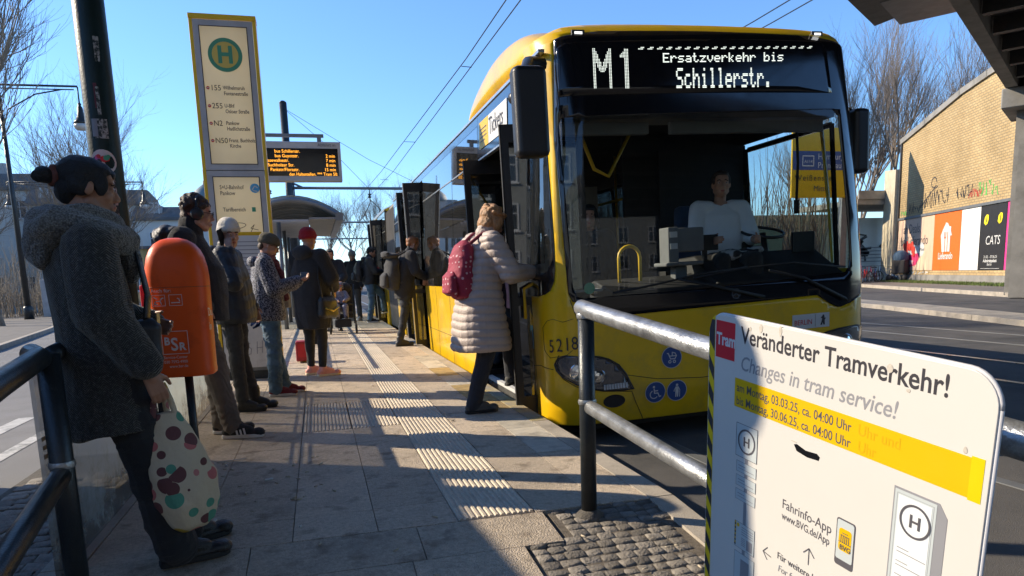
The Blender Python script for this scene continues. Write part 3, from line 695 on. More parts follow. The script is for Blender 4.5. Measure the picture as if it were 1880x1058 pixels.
# kerb stones along the track edge
y = 25.6; 
ke = [26.1-1.0*i for i in range(24)]; ke = [v for v in ke if v > 3.2]+[3.1,2.1,1.1,.1,-.9]
for y1, y0 in zip(ke[:-1], ke[1:]):
    b = MB(); b.rings([[Vector((1.522,q,-.62)), Vector((1.66,q,-.62)), Vector((1.66,q,zr(q)-.006)), Vector((1.648,q,zr(q)+.003)), Vector((1.522,q,zr(q)+.003))] for q in (y0+.005, y1-.005)]); b.build('kerb_stone', mat('kerb_ochre', (.42,.33,.14), .8, var=.3, vs=5, bump=.8, bs=150, dirt=(.3,.27,.22), ds=4, dt=(.4,.6), world=True) if 4.9 < y0 < 6.2 else M['kerb'], plat)
for y1, y0 in zip(ke[:-1], ke[1:]):
    b = MB(); b.rings([[Vector((-1.15,q,-.62)), Vector((-1.005,q,-.62)), Vector((-1.005,q,zr(q)+.003)), Vector((-1.15,q,zr(q)+.003))] for q in (y0+.005, y1-.005)]); b.build('kerb_stone', M['kerb'], plat)
# setts
smesh = []
for i in range(5):
    bm = bmesh.new(); bmesh.ops.create_cube(bm, size=1); 
    for v in bm.verts: v.co = Vector((v.co.x*(.99 if v.co.z < 0 else .955+random.uniform(-.06,.03)), v.co.y*(.99 if v.co.z < 0 else .955+random.uniform(-.06,.03)), v.co.z+(random.uniform(-.09,.07) if v.co.z > 0 else 0)))
    bmesh.ops.bevel(bm, geom=[e for e in bm.edges if all(v.co.z > 0 for v in e.verts)], offset=.10, segments=1, affect='EDGES')
    me = bpy.data.meshes.new('sett'); bm.to_mesh(me); bm.free(); me.materials.append(M['sett']); me.polygons.foreach_set('use_smooth', [True]*len(me.polygons)); smesh.append(me)
def setts(x0f, x1, y0, y1, sx, sy, zoff=0, lim=300):
    y = y0; n = 0; row = 0
    while y < y1:
        x = (x0f(y) if callable(x0f) else x0f)+random.uniform(0, sx*.3); 
        while x < x1:
            w_ = sx*random.uniform(.8,1.25); l_ = sy*random.uniform(.88,1.08)
            if x+w_ > x1+.02: break
            o = link('sett', random.choice(smesh), plat); o.location = (x+w_/2, y+sy/2, zr(y)-.026+zoff+random.uniform(-.004,.004)); o.scale = (w_*.985, l_*.985, .05); o.rotation_euler = (random.uniform(-.07,.07), random.uniform(-.07,.07), random.uniform(-.05,.05)); x += w_; n += 1
        y += sy; row += 1
b = MB(); b.rings([[Vector((.74 if y < 2.7 else .985,y,zr(y)-.022)), Vector((1.521,y,zr(y)-.022)), Vector((1.521,y,zr(y)-.012)), Vector((.74 if y < 2.7 else .985,y,zr(y)-.012))] for y in (3.09,2.72,2.69,1.2)]); b.build('joint_sand', M['joint_sand'], plat)
setts(lambda y: 1.0 if y > 2.8 else (.80 if y > 2.05 else .74), 1.52, 1.95, 3.08, .073, .062)
setts(-1.0, -.74, 3.45, 3.9, .09, .09, .012) if False else None
# cobbled strip outside the railing on the left
ls = MB(); ls.box((-2.15,-2,-.30), (-1.16,6.4,-.235)); ls.build('road_edge', M['mortar'], kind='structure')
plat2 = empty('cobbled_strip', (0,0,0)); plat2['kind'] = 'structure'; _p = plat; plat = plat2
_z = zr; zr = lambda y: -.212
setts(-2.1, -1.17, 1.9, 5.6, .13, .115)
zr = _z; plat = _p
# gravelly grit and moss in front of the wall on the right
rnd = random.Random(9)
def tufts(name, n, area, h, m, label=None):
    b = MB()
    for i in range(n):
        x, y, z = area(rnd); a = rnd.uniform(0, 6.28); hh = h*rnd.uniform(.4,1.2); dx, dy = math.cos(a)*.02, math.sin(a)*.02
        b.add([(x-dx,y-dy,z),(x+dx,y+dy,z),(x+rnd.uniform(-.04,.04)*h*10,y+rnd.uniform(-.04,.04)*h*10,z+hh)], [(0,1,2)])
    return b.build(name, m, kind='stuff')
M['grass'] = mat('grass', (.10,.14,.03), .8, var=.4, vs=2)
def ag(r): t = r.uniform(-.2,1); q = r.uniform(-1.6,-.15); return (31.0+5.9*t+q*.92, 24.7+13.7*t-q*.4, -.13)
tufts('grass', 5200, ag, .13, M['grass'])

# ================================================================ BRIDGE (right, overhead)
bd = Vector((.82,.57,0)).normalized(); bn = Vector((.57,-.82,0))
bridge = empty('railway_bridge', (0,0,0), 0, 'dark steel and concrete railway bridge crossing overhead at the right', 'bridge')
def bbox(name, t0, t1, q0, q1, z0, z1, m, o=Vector((23.1,20,0)), bevel=0, parent=None):
    b = MB(); c = [o+bd*t+bn*q for t, q in ((t0,q0),(t1,q0),(t1,q1),(t0,q1))]
    b.add([p+Vector((0,0,z0)) for p in c]+[p+Vector((0,0,z1)) for p in c], [(3,2,1,0),(4,5,6,7),(0,1,5,4),(1,2,6,5),(2,3,7,6),(3,0,4,7)]); return b.build(name, m, parent or bridge, bevel=bevel)
bbox('edge_beam', -34, 22, 0, .35, 6.88, 7.9, M['concrete']); bbox('deck', -34, 22, .36, 9.5, 7.35, 7.9, M['dark_steel'])
bbox('edge_beam', -34, 22, 9.51, 9.9, 6.9, 7.9, M['concrete'])
for k in range(27): bbox('cross_girder', -33+2.0*k, -32.75+2.0*k, .4, 9.5, 6.95, 7.34, M['dark_steel'])
for q in (1.9, 4.8, 7.6): bbox('long_girder', -34, 22, q, q+.3, 6.90, 6.945, M['dark_steel'])
bbox('pier_cap', .2, 3.4, -.1, 10, 6.2, 6.87, M['concrete'], bevel=.05); bbox('pier', 1.0, 2.6, .3, 3.6, -.2, 6.19, M['concrete']); bbox('pier', .2, 3.3, .7, 9.2, -.2, 3.6, M['concrete']) if False else None
bbox('pier', 1.0, 2.6, 6.0, 9.3, -.2, 6.19, M['concrete'])
bbox('pier_wall', -.3, .7, .55, 9, -.25, 4.9, M['concrete'])
bk = empty('railway_bridge', (0,0,0), 0, 'wide dark steel bridge behind the camera, out of frame', 'bridge')
b = MB(); b.box((4,-17,6.4), (40,-4,7.2)); b.build('deck', M['dark_steel'], bk); b = MB(); b.box((12,-17.5,-.3), (40,-17,6.4)); b.build('abutment', M['dark_steel'], bk)
for k in range(6): b = MB(); b.box((4,-16.5+2.1*k,5.9),(40,-16.2+2.1*k,6.39)); b.build('cross_girder', M['dark_steel'], bk)
deck2 = empty('bridge_deck', (0,0,0), 0, 'second bridge deck corner jutting into the sky above the bus', 'bridge')
c = [Vector((13.8,15.6,0)), Vector((13.8,15.6,0))-bd*20, Vector((13.8,15.6,0))-bd*20+Vector((.1,-3.5,0)), Vector((14.25,11.5,0))]
b = MB(); b.prism([(p.x,p.y) for p in c], (0,0,6.9), (1,0,0), (0,1,0), (0,0,.5)); b.build('deck_slab', mat('deck_under', (.16,.155,.15), .7, var=.2), deck2)
for k in range(4):
    o_ = c[0]-bd*(.6+k*2.4)+bn*.5; b = MB(); b.add([tuple(o_+bd*x+bn*y+Vector((0,0,6.885+z))) for z in (0,.012) for x, y in ((-1.1,0),(.9,0),(.9,1.3),(-1.1,1.3))], [(3,2,1,0),(4,5,6,7),(0,1,5,4),(1,2,6,5),(2,3,7,6),(3,0,4,7)]); b.build('soffit_panel', M['grey_metal'], deck2)

# ================================================================ BRICK BUILDING WITH POSTERS
W0 = Vector((36.9,38.4,-.14)); W1 = Vector((31.0,24.7,-.14)); wd_ = (W1-W0); WL = wd_.length; wd_.normalize(); wn = Vector((0,0,1)).cross(wd_)   # wn points away or towards
if wn.x > 0: wn = -wn
bb = empty('brick_building', (0,0,0), 0, 'tall yellow brick end wall with a sloping parapet and pasted posters', 'building')
def brickmat(name, c1, c2, mo, sc=1., vec='uv'):
    m, nt, b = newmat(name); L = nt.links.new; g = N(nt, 'ShaderNodeNewGeometry'); d1 = N(nt, 'ShaderNodeVectorMath', operation='DOT_PRODUCT'); L(g.outputs['Position'], d1.inputs[0]); d1.inputs[1].default_value = wd_
    sp = N(nt, 'ShaderNodeSeparateXYZ'); L(g.outputs['Position'], sp.inputs[0]); cb = N(nt, 'ShaderNodeCombineXYZ'); L(d1.outputs['Value'], cb.inputs[0]); L(sp.outputs[2], cb.inputs[1])
    br = N(nt, 'ShaderNodeTexBrick'); L(cb.outputs[0], br.inputs['Vector']); br.inputs['Color1'].default_value = (*c1,1); br.inputs['Color2'].default_value = (*c2,1); br.inputs['Mortar'].default_value = (*mo,1)
    br.inputs['Scale'].default_value = 1; br.inputs['Brick Width'].default_value = .36; br.inputs['Row Height'].default_value = .135; br.inputs['Mortar Size'].default_value = .016; br.inputs['Bias'].default_value = .1
    n = N(nt, 'ShaderNodeTexNoise', i_Scale=.45, i_Detail=6.); L(g.outputs['Position'], n.inputs['Vector']); r = ramp(nt, n.outputs[0], [(.3,(.72,.70,.66)),(.7,(1.05,1.03,1))]); mx = N(nt, 'ShaderNodeMixRGB', blend_type='MULTIPLY'); mx.inputs[0].default_value = 1
    L(br.outputs[0], mx.inputs[1]); L(r.outputs[0], mx.inputs[2]); L(mx.outputs[0], b.inputs['Base Color']); b.inputs['Roughness'].default_value = .85
    bp = N(nt, 'ShaderNodeBump'); bp.inputs['Distance'].default_value = .02; bp.invert = True; L(br.outputs['Fac'], bp.inputs['Height']); L(bp.outputs[0], b.inputs['Normal']); return m
M['brick'] = brickmat('brick', (.52,.385,.20), (.45,.32,.155), (.28,.225,.14))
wall_poly = [(-.9,0),(14,0),(14,10.5),(9.7,10.25),(6.9,10.0),(2.6,9.32),(-.9,8.77)]
b = MB(); b.prism(wall_poly, W0, wd_, (0,0,1), -wn*6); b.build('brick_wall', M['brick'], bb)
b = MB(); 
for (x0,z0),(x1,z1) in zip([wall_poly[i] for i in (6,5,4,3)], [wall_poly[i] for i in (5,4,3,2)]): b.prism([(x0-.1,z0-.02),(x1,z1-.02),(x1,z1+.30),(x0-.1,z0+.30)], W0+wn*.12, wd_, (0,0,1), -wn*6.3)
b.build('parapet', M['concrete'], bb)
b = MB(); b.prism([(-2.9,0),(-1.0,0),(-1.0,7.2),(-2.9,7.35)], W0+wn*.3, wd_, (0,0,1), -wn*2); b.build('corner_pillar', mat('pillar_pale', (.48,.42,.30), .8), bb)
b = MB(); b.prism([(-.9,0),(14,0),(14,.42),(-.9,.42)], W0+wn*.10, wd_, (0,0,1), -wn*.098); b.build('plinth', M['concrete'], bb)
b = MB(); b.prism([(-.98,0),(-.80,0),(-.80,8.9),(-.98,8.9)], W0+wn*.1, wd_, (0,0,1), -wn*.09); b.build('drain_pipe', M['dark_steel'], bb)
pp = Plane(W0+wn*.02, wd_, (0,0,1), bb)
def poster(x0, x1, m, label, z0=.69, z1=3.89, dz=.0):
    o = empty('poster', tuple(pp.at(x0,0,0)), 0, label, 'poster'); q = Plane((0,0,0), wd_, (0,0,1), o)
    q.rect(0,z0,x1-x0,z1, m, .03, name='sheet'); return q, x1-x0
# ================================================================ BUS
BX, BY = 1.78, 5.30
W_, RC = 3.06, .28
bus = empty('city_bus', (BX, BY, 0), 0, 'yellow articulated city bus stopped at the platform with its doors open', 'bus')
bus.rotation_euler = (0, -R(1.9), 0)
def planc(s):
    def half(q):
        if q >= RC: return q, 0.
        a = (RC-q)/RC
        if a <= math.pi/2: return RC-RC*math.sin(a), RC-RC*math.cos(a)
        return 0., RC+(RC-q)-RC*math.pi/2
    if s <= W_/2: x, y = half(s)
    else: x, y = half(W_-s); x = W_-x
    t = (s-W_/2)/(W_/2); return x, y-.07*max(0, 1-t*t)
def mapF(s, z, off=0):
    def raw(s, z):
        x, y = planc(s); k = 1-(.07*(z-.9)/2 if z > .9 else 0)
        x = W_/2+(x-W_/2)*k
        if z > .9: y += .16*((z-.9)/2)**1.6
        if z > 2.84: y += ((z-2.84)/.16)**2*.10
        if z < .2: y += .05*((.2-z)/.3)**2
        return Vector((x, y, z))
    p = raw(s, z)
    if off:
        n = (raw(s+.01, z)-raw(s-.01, z)).cross(raw(s, z+.01)-raw(s, z-.01)).normalized(); p = p+n*off
    return p
def cv(x, z):
    """front feature measured on the plane y=5.3 -> (s, z) on the curved front"""
    s, zz = x, z
    for i in range(4):
        p = mapF(s, zz); f = (BY+p.y)/BY
        tx = (x+BX)*f-BX; zz = (z-1.12)*f+1.12
        s += (tx-p.x)*.9 if RC*.3 < s < W_-RC*.3 else (tx-p.x)*.5
    return s, zz
def patch(name, outer, m, holes=(), off=0, th=0, parent=bus, ds=.07, dz=.12, conv=False, thick=.01):
    if conv: outer = [cv(*p) for p in outer]; holes = [[cv(*p) for p in h] for h in holes]
    loops = [[Vector((p[0], p[1], 0)) for p in l] for l in [outer, *holes]]
    tr = geometry.tessellate_polygon(loops); flat = [v for l in loops for v in l]
    bm = bmesh.new(); bv = [bm.verts.new(v) for v in flat]
    for t in tr:
        try: bm.faces.new([bv[i] for i in t])
        except ValueError: pass
    xs = [v.x for v in flat]; zs = [v.y for v in flat]
    for ax, lo, hi, st in ((0, min(xs), max(xs), ds), (1, min(zs), max(zs), dz)):
        k = math.floor(lo/st)+1
        while k*st < hi:
            co = (k*st, 0, 0) if ax == 0 else (0, k*st, 0)
            bmesh.ops.bisect_plane(bm, geom=bm.verts[:]+bm.edges[:]+bm.faces[:], plane_co=co, plane_no=(1,0,0) if ax == 0 else (0,1,0), dist=1e-6); k += 1
    bmesh.ops.remove_doubles(bm, verts=bm.verts, dist=2e-3)
    bmesh.ops.dissolve_degenerate(bm, edges=bm.edges, dist=1e-3)
    for v in bm.verts: v.co = mapF(v.co.x, v.co.y, off)
    bmesh.ops.recalc_face_normals(bm, faces=bm.faces)
    me = bpy.data.meshes.new(name); 
    # outward = away from the bus centre
    bm.normal_update(); tot = 0
    for f in bm.faces: c = f.calc_center_median(); tot += f.calc_area()*f.normal.dot(c-Vector((W_/2, 2.5, c.z)))
    if tot < 0: bmesh.ops.reverse_faces(bm, faces=bm.faces)
    bm.to_mesh(me); bm.free(); me.materials.append(m); me.polygons.foreach_set('use_smooth', [True]*len(me.polygons))
    o = link(name, me, parent)
    if thick: sm = o.modifiers.new('t', 'SOLIDIFY'); sm.thickness = thick; sm.offset = -1
    return o
maskc = [(.14,2.84),(.20,2.875),(.5,2.905),(1.34,2.93),(2.3,2.935),(2.60,2.925),(2.665,2.89),(2.74,2.78),(2.82,2.30),(2.90,1.74),(2.955,1.0),(2.955,.86),(2.92,.77),(2.80,.685),(2.70,.655),(2.66,.655),(2.585,.69),(2.45,.775),(.67,.745),(.48,.81),(.19,.885),(.16,.95),(.15,1.12),(.11,2.14)]
def ztop(s): return 3.05-.11*min(1, abs((s-W_/2)/(W_/2)))**6
mask = [cv(*p) for p in maskc]; mask = [(min(a, 2.965), min(b, ztop(min(a, 2.965))-.088)) for a, b in mask]
glassh = [cv(*p) for p in [(.15,2.22),(.17,2.27),(1.5,2.30),(2.60,2.32),(2.65,2.27),(2.72,1.75),(2.79,1.08),(2.78,1.0),(2.75,.955),(1.4,.91),(.30,.905),(.23,.92),(.20,1.0)]]
cw = [(-.15,.935),(-.05,.95),(.01,.98),(.045,1.05),(.055,1.15),(.05,1.35),(.0,2.30),(-.03,2.80),(-.432,2.80),(-.432,.935)]
top = [(s, ztop(s)) for s in [W_+.40-(W_+.84)*i/24 for i in range(25)]]
shell_o = [(-.44, -.12), (.25, -.13), (1.5,-.13), (2.8,-.13), (W_+.4,-.12)]+top
cwr = [(W_+.39,.98),(W_+.15,.98),(W_+.06,1.05),(W_+.04,1.2),(W_+.04,2.30),(W_+.07,2.40),(W_+.39,2.40)]
shell = patch('front_shell', shell_o, M['bus_yellow'], [mask, cw, cwr], thick=.035)
patch('corner_window', cwr, M['far_glass'], thick=0)
patch('windscreen_mask', mask, M['black_gloss'], [glassh], off=.004, thick=.012)
patch('windscreen', glassh, M['windscreen'], off=-.002, thick=0)
cwg = [(-.30,1.12),(-.02,1.12),(.035,1.3),(-.01,2.28),(-.40,2.28),(-.40,1.12)]
patch('corner_frame', cw, M['black_gloss'], [cwg], off=.003)
patch('corner_window', cwg, M['side_glass'], thick=0)
disp_ = patch('destination_display', [(.165,2.42),(.16,2.76),(.22,2.80),(1.34,2.85),(2.46,2.85),(2.52,2.81),(2.58,2.45)], M['black_gloss'], off=.009, conv=True, thick=.004)
# lower details drawn as seams, lamps and flaps
def seam(pts, wd=.009, m=None, nm='panel_gap', off=.0015, conv=True):
    q = [cv(*p) if conv else p for p in pts]; P_ = []
    for a, b in zip(q[:-1], q[1:]):
        for k in range(8): P_.append((a[0]+(b[0]-a[0])*k/8, a[1]+(b[1]-a[1])*k/8))
    P_.append(q[-1]); b = MB(); b.tube([mapF(s, z, off-.0015) for s, z in P_], wd*.32, 6); return b.build(nm, m or M['black_rubber'], bus, 'all')
seam([(.17,.90),(.25,.66),(.33,.44),(.345,.42)]); seam([(.60,.262),(.9,.195),(1.32,.165),(2.0,.19),(2.7,.26)])
seam([(.055,.47),(.02,.42),(.02,.38),(.075,.28),(.19,.20),(.42,.14),(.67,.115),(.70,.02),(.76,-.13)])
seam([(2.955,.80),(2.935,.62),(2.92,.44),(2.90,.2)]); seam([(-.33,.40),(-.12,.40),(.0,.36)]); seam([(-.2,.93),(-.2,-.1)])
seam([(-.03,.75),(-.075,.70),(-.07,.52),(-.02,.455),(.12,.465),(.17,.50)], .006); seam([(-.03,.75),(.02,.76),(.10,.73),(.19,.75)], .006)
def headlight(mir):
    g = [(.017,.40),(.05,.445),(.10,.458),(.286,.443),(.40,.425),(.474,.400),(.56,.345),(.617,.271),(.685,.134),(.60,.135),(.423,.150),(.27,.185),(.189,.222),(.074,.296),(.03,.35)]
    if mir: g = [(2.96-x*.97, z+.02) for x, z in g]
    g = [cv(*p) for p in g]; h = patch('headlight', g, M['lens'], off=.012, thick=0)
    f = patch('headlight_bowl', [(p[0]*.985+.004, p[1]) for p in g], M['chrome'] if False else mat('lamp_bowl', (.20,.20,.21), .22, metal=.8), off=.003, thick=.002); f.parent = h
    fr = MB(); fr.tube([mapF(s, z, .006) for s, z in g+[g[0]]], .008, 6); f2 = fr.build('headlight_rim', M['black_plastic'], h, 'all')
    for (x, z, r) in ((.215,.315,.075), (.375,.27,.062)):
        if mir: x = 2.96-x*.97; z += .02
        s, zz = cv(x, z); p = mapF(s, zz, .006); n = (mapF(s, zz, .1)-mapF(s, zz)).normalized()
        l = MB(); l.M = Matrix.Translation(p) @ n.to_track_quat('Z', 'Y').to_matrix().to_4x4()
        l.lathe([(r*.95,-.01),(r,.0),(r*.93,.003),(r*.85,-.004),(r*.5,.001),(r*.45,.006),(r*.2,.009),(.002,.010)], n=28); l.build('lamp_reflector', M['chrome'], h, True)
    for i in range(9):
        x = .43+i*.024; z = .165
        if mir: x = 2.96-x*.97
        s, zz = cv(x, z); b = MB(); b.M = Matrix.Translation(mapF(s, zz, .008)); b.box((-.009,-.004,-.012), (.009,.004,.03)); b.build('lamp_segment', M['white_print'], h)
    return h
headlight(False); headlight(True)
for x in (.51, 2.45):
    s, z = cv(x, .05); n = (mapF(s, z, .1)-mapF(s, z)).normalized(); l = MB(); l.M = Matrix.Translation(mapF(s, z, .001)) @ n.to_track_quat('Z', 'Y').to_matrix().to_4x4() @ Matrix.Diagonal((1.35,.8,1,1))
    l.lathe([(.07,0),(.068,.004),(.06,.004),(.055,-.0),(.002,-.001)], n=24); l.build('fog_lamp_recess', M['black_plastic'], bus, True)
for x, z in ((.34,2.885), (2.44,2.915)):
    s, zz = cv(x, z-.01); zz = min(zz, 2.99); p = mapF(s, zz, .006); b = MB(); b.M = Matrix.Translation(p); b.box((-.055,-.008,-.024), (.055,.02,.024)); o = b.build('marker_lamp', M['black_plastic'], bus, bevel=.008)
    b = MB(); b.M = Matrix.Translation(p); b.box((-.032,-.010,-.010), (.032,-.007,.008)); b.build('lamp_light', M['lamp_on'], o)
# bumper underside and dark underbody
b = MB(); b.box((.12,.30,-.24), (W_-.12,5.8,-.12)); b.box((.25,.16,-.2), (W_-.25,.31,-.13)); b.build('underbody', M['black_rubber'], bus)
# ---- front prints
def frontplane(x, z, off=.006):
    s, zz = cv(x, z); p = mapF(s, zz, off); u = (mapF(s+.02, zz)-mapF(s-.02, zz)).normalized(); v = (mapF(s, zz+.02)-mapF(s, zz-.02)).normalized()
    return Plane(p, u, v, bus)
def blue_disc(x, z, r=.085):
    p = frontplane(x, z, .004); p.disc(0, 0, r*1.06, M['white_print'], .001); p.disc(0, 0, r, M['blue_print'], .002); return p
p = blue_disc(1.037,.362); p.lines([[(-.04,.035),(-.03,.035),(-.012,-.012),(.028,-.012),(.042,.012),(-.018,.012)], [(.042,.012),(.030,.034),(.005,.042),(.005,.012)]], .008, M['white_print'], .003)
for q in (-.018, .022): p.ring(q, -.035, .007, .014, M['white_print'], .003, 16)
p = blue_disc(.878,.085); p.lines([[(-.012,.03),(-.008,-.008),(.022,-.008),(.036,-.04),(.048,-.036)], [(-.01,.012),(.02,.012)]], .009, M['white_print'], .003); p.disc(-.014,.046,.010, M['white_print'], .003, 14)
p.lines([[(-.012+.034*math.cos(t), -.018+.034*math.sin(t)) for t in [R(120+i*20) for i in range(11)]]], .008, M['white_print'], .003)
p = blue_disc(1.075,.080); p.disc(0,.048,.011, M['white_print'], .003, 14); p.poly([(-.013,.034),(.013,.034),(.016,-.01),(.012,-.055),(.003,-.055),(0,-.012),(-.004,-.055),(-.013,-.055),(-.013,0)], M['white_print'], .003); p.lines([[(-.012,.028),(-.026,.0),(-.024,-.006)],[(.012,.028),(.026,.004),(.026,-.055)]], .006, M['white_print'], .003)
p = frontplane(1.65,.845,.006); p.ring(0,0,.036,.043, M['chrome'], .002); p.lines([[(0,0),(0,.038)],[(0,0),(-.034,-.02)],[(0,0),(.034,-.02)]], .007, M['chrome'], .002); p.disc(0,0,.036, M['black_plastic'], .001)
frontplane(2.20,.49,.003).rect(0,0,.235,.125, M['white_print'], .001, name='sticker'); p = frontplane(2.20,.49,.003); p.rect(.236,0,.385,.125, M['white_print'], .001, name='sticker'); p.rect(.2352,.01,.238,.115, M['mid_print'], .002)
p.text('BERLIN', .018, .035, .062, M['red_print'], .0025, sx=.95)
p.poly([(.29,.02),(.31,.02),(.313,.045),(.322,.02),(.338,.02),(.335,.06),(.347,.075),(.341,.082),(.332,.078),(.334,.09),(.328,.108),(.314,.108),(.310,.095),(.298,.088),(.294,.080),(.308,.078),(.302,.05)], M['black_print'], .002)
p = frontplane(.075,.512,.004)
for i, ch in enumerate('5218'):
    q = frontplane(-.025+.062*i,.500+.002*i,.004); q.text(ch, 0, 0, .150, M['black_print'], .001, sx=.82)
p = frontplane(2.985,.545,.004)
for i, ch in enumerate('52'): frontplane(2.965+.055*i,.53,.005).text(ch, 0, 0, .135, M['black_print'], .001, sx=.75)
# blue info sticker on the corner
p = frontplane(-.23,.54,.003); p.rect(0,0,.07,.20, M['lblue_print'], .001, name='sticker'); p.ring(.036,.10,.014,.021, M['white_print'], .002); p.lines([[(.036,.13),(.036,.17)],[(.02,.13),(.05,.13)],[(.02,.06),(.05,.06)]], .007, M['white_print'], .002)
# ---- destination text in light dots
F57 = {'E':'11111 10000 10000 11110 10000 10000 11111','r':'00000 00000 10110 11001 10000 10000 10000','s':'00000 00000 01111 10000 01110 00001 11110','a':'00000 00000 01110 00001 01111 10001 01111',
'z':'00000 00000 11111 00010 00100 01000 11111','v':'00000 00000 10001 10001 10001 01010 00100','e':'00000 00000 01110 10001 11111 10000 01110','k':'10000 10000 10010 10100 11000 10100 10010',
'h':'10000 10000 10110 11001 10001 10001 10001','b':'10000 10000 10110 11001 10001 10001 11110','i':'00100 00000 01100 00100 00100 00100 01110','t':'01000 01000 11100 01000 01000 01001 00110',
'S':'01111 10000 10000 01110 00001 00001 11110','c':'00000 00000 01110 10000 10000 10001 01110','l':'01100 00100 00100 00100 00100 00100 01110','.':'00000 00000 00000 00000 00000 01100 01100',' ':'00000 '*7}
dotsb = []
def dotgrid(txt, x0, z0, pitch, vs_=1, bold=True, adv=6, slope=0):
    for i, ch in enumerate(txt):
        rows = F57[ch].split()
        for r_ in range(7*vs_):
            for c in range(5):
                if rows[r_//vs_][c] == '1':
                    for e_ in ((0, .5) if bold else (0,)): dotsb.append((x0+(i*adv+c+e_)*pitch, z0+(7*vs_-r_)*pitch*(.93 if vs_ == 2 else .95)+slope*(i*adv+c)*pitch))
dotgrid('Ersatzverkehr bis', 1.035, 2.668, .0105, 1, True, 6.1, .019); dotgrid('Schillerstr.', 1.145, 2.478, .0116, 2, True, 6.25, .012)
for r_ in range(27):
    for c in range(13):
        a = abs(c-6); on = a >= 4.5 or abs((6-a)-r_*.38) < 1.6 and r_ < 16
        if on: dotsb.append((.452+c*.0118, 2.765-r_*.0107))
    for c in range(8):
        if c >= 5 or (r_ in (2,3,4,5) and c >= 2 and c+r_ >= 6): dotsb.append((.452+(16.5+c)*.0118*1.02, 2.765-r_*.0107))
for i in range(20):
    for a in range(5):
        if True: dotsb.append((.825+i*.0795+a*.0105+.004, 2.770+(.0105 if a >= 2 else 0)+i*.0015));
        if a in (2,3): dotsb.append((.825+i*.0795+a*.0105+.004, 2.770+i*.0015))
b = MB()
for x, z in dotsb:
    s, zz = cv(x, z); q = [mapF(s+.0046*math.cos(t), zz+.0046*math.sin(t), .011) for t in [R(60*k) for k in range(6)]]; b.add(q, [(0,1,2,3,4,5)])
b.build('display_lettering', M['led'], disp_, kind='stuff')
# ---- roof and fairing
def rooflines(y0, y1, zc=0, x0=.10, x1=W_-.10, m='bus_yellow', name='roof'):
    b = MB(); P_ = []
    n = 18
    for y in (y0, y1): P_.append([Vector((x0+(x1-x0)*i/n, y, 2.84+zc+.16*(1-abs(2*i/n-1)**4))) for i in range(n+1)]+[Vector((x1, y, 2.80)), Vector((x0, y, 2.80))])
    b.rings(P_); return b.build(name, M[m], bus, True)
rooflines(.46, 11.0, -.015); rooflines(13.2, 19.0)
B = Blob()
for y, zt, xi in ((.62,.02,.30),(.75,.12,.20),(.95,.21,.14),(1.4,.26,.14),(1.9,.25,.16),(2.5,.16,.22),(2.9,.04,.3)):
    pass
def hump(name, prof, mir):
    b = MB(); rg = []
    for y, zt, xo in prof:
        q = [(xo,2.78),(xo+.01,2.78+.45*zt),(xo+.05,2.78+.8*zt),(xo+.14,2.78+zt),(xo+.40,2.78+zt*1.02),(.78,2.78+zt*.85),(.86,2.78)]
        rg.append([Vector(((W_-x) if mir else x, y, z)) for x, z in q])
    b.rings(rg); o = b.build(name, M['bus_yellow'], bus, 'all'); sb = o.modifiers.new('s', 'SUBSURF'); sb.levels = sb.render_levels = 2; return o
for mir in (False, True): hump('roof_fairing', ((.40,.15,.15),(.50,.24,.11),(.72,.34,.08),(1.1,.42,.07),(1.6,.46,.07),(2.0,.44,.07),(2.5,.36,.08),(2.9,.26,.1),(3.0,.1,.12)), mir)
b = MB(); rg = []
for y, zt, xi in ((15.2,.02,.12),(15.6,.22,.08),(16.4,.34,.07),(18.2,.34,.07),(18.9,.25,.1),(19.0,.02,.12)):
    n = 16; rg.append([Vector((xi+(W_-2*xi)*i/n, y, 2.80+(.14+zt)*(1-abs(2*i/n-1)**5))) for i in range(n+1)]+[Vector((W_-xi, y, 2.78)), Vector((xi, y, 2.78))])
b.rings(rg); b.build('rear_roof_fairing', M['bus_yellow'], bus, 'all')
# ---- sides
def xf(z): return .0525*max(0, z-.9)
def side(name, y0, y1, z0, z1, m, th=.04, off=0, right=False, parent=bus, bevel=0):
    b = MB(); zs = sorted({z0, z1} | ({.9} if z0 < .9 < z1 else set())); rg = []
    for z in zs:
        a, c = xf(z)-off, xf(z)-off+th
        if right: a, c = W_-a, W_-c
        rg.append([Vector((a,y0,z)), Vector((a,y1,z)), Vector((c,y1,z)), Vector((c,y0,z))])
    b.rings(rg); return b.build(name, M[m] if isinstance(m, str) else m, parent, bevel=bevel)
side('entrance_header', .44, 2.40, 2.345, 2.80, 'black_gloss'); side('cantrail_panel', 2.405, 6.55, 2.70, 2.80, 'black_gloss')
side('roof_rail', .20, 11.0, 2.80, 2.825, 'silver', .05, .012); side('roof_rail', 13.2, 18.9, 2.80, 2.825, 'silver', .05, .012)
side('door_gutter', .5, 2.38, 2.325, 2.342, 'silver', .05, .012)
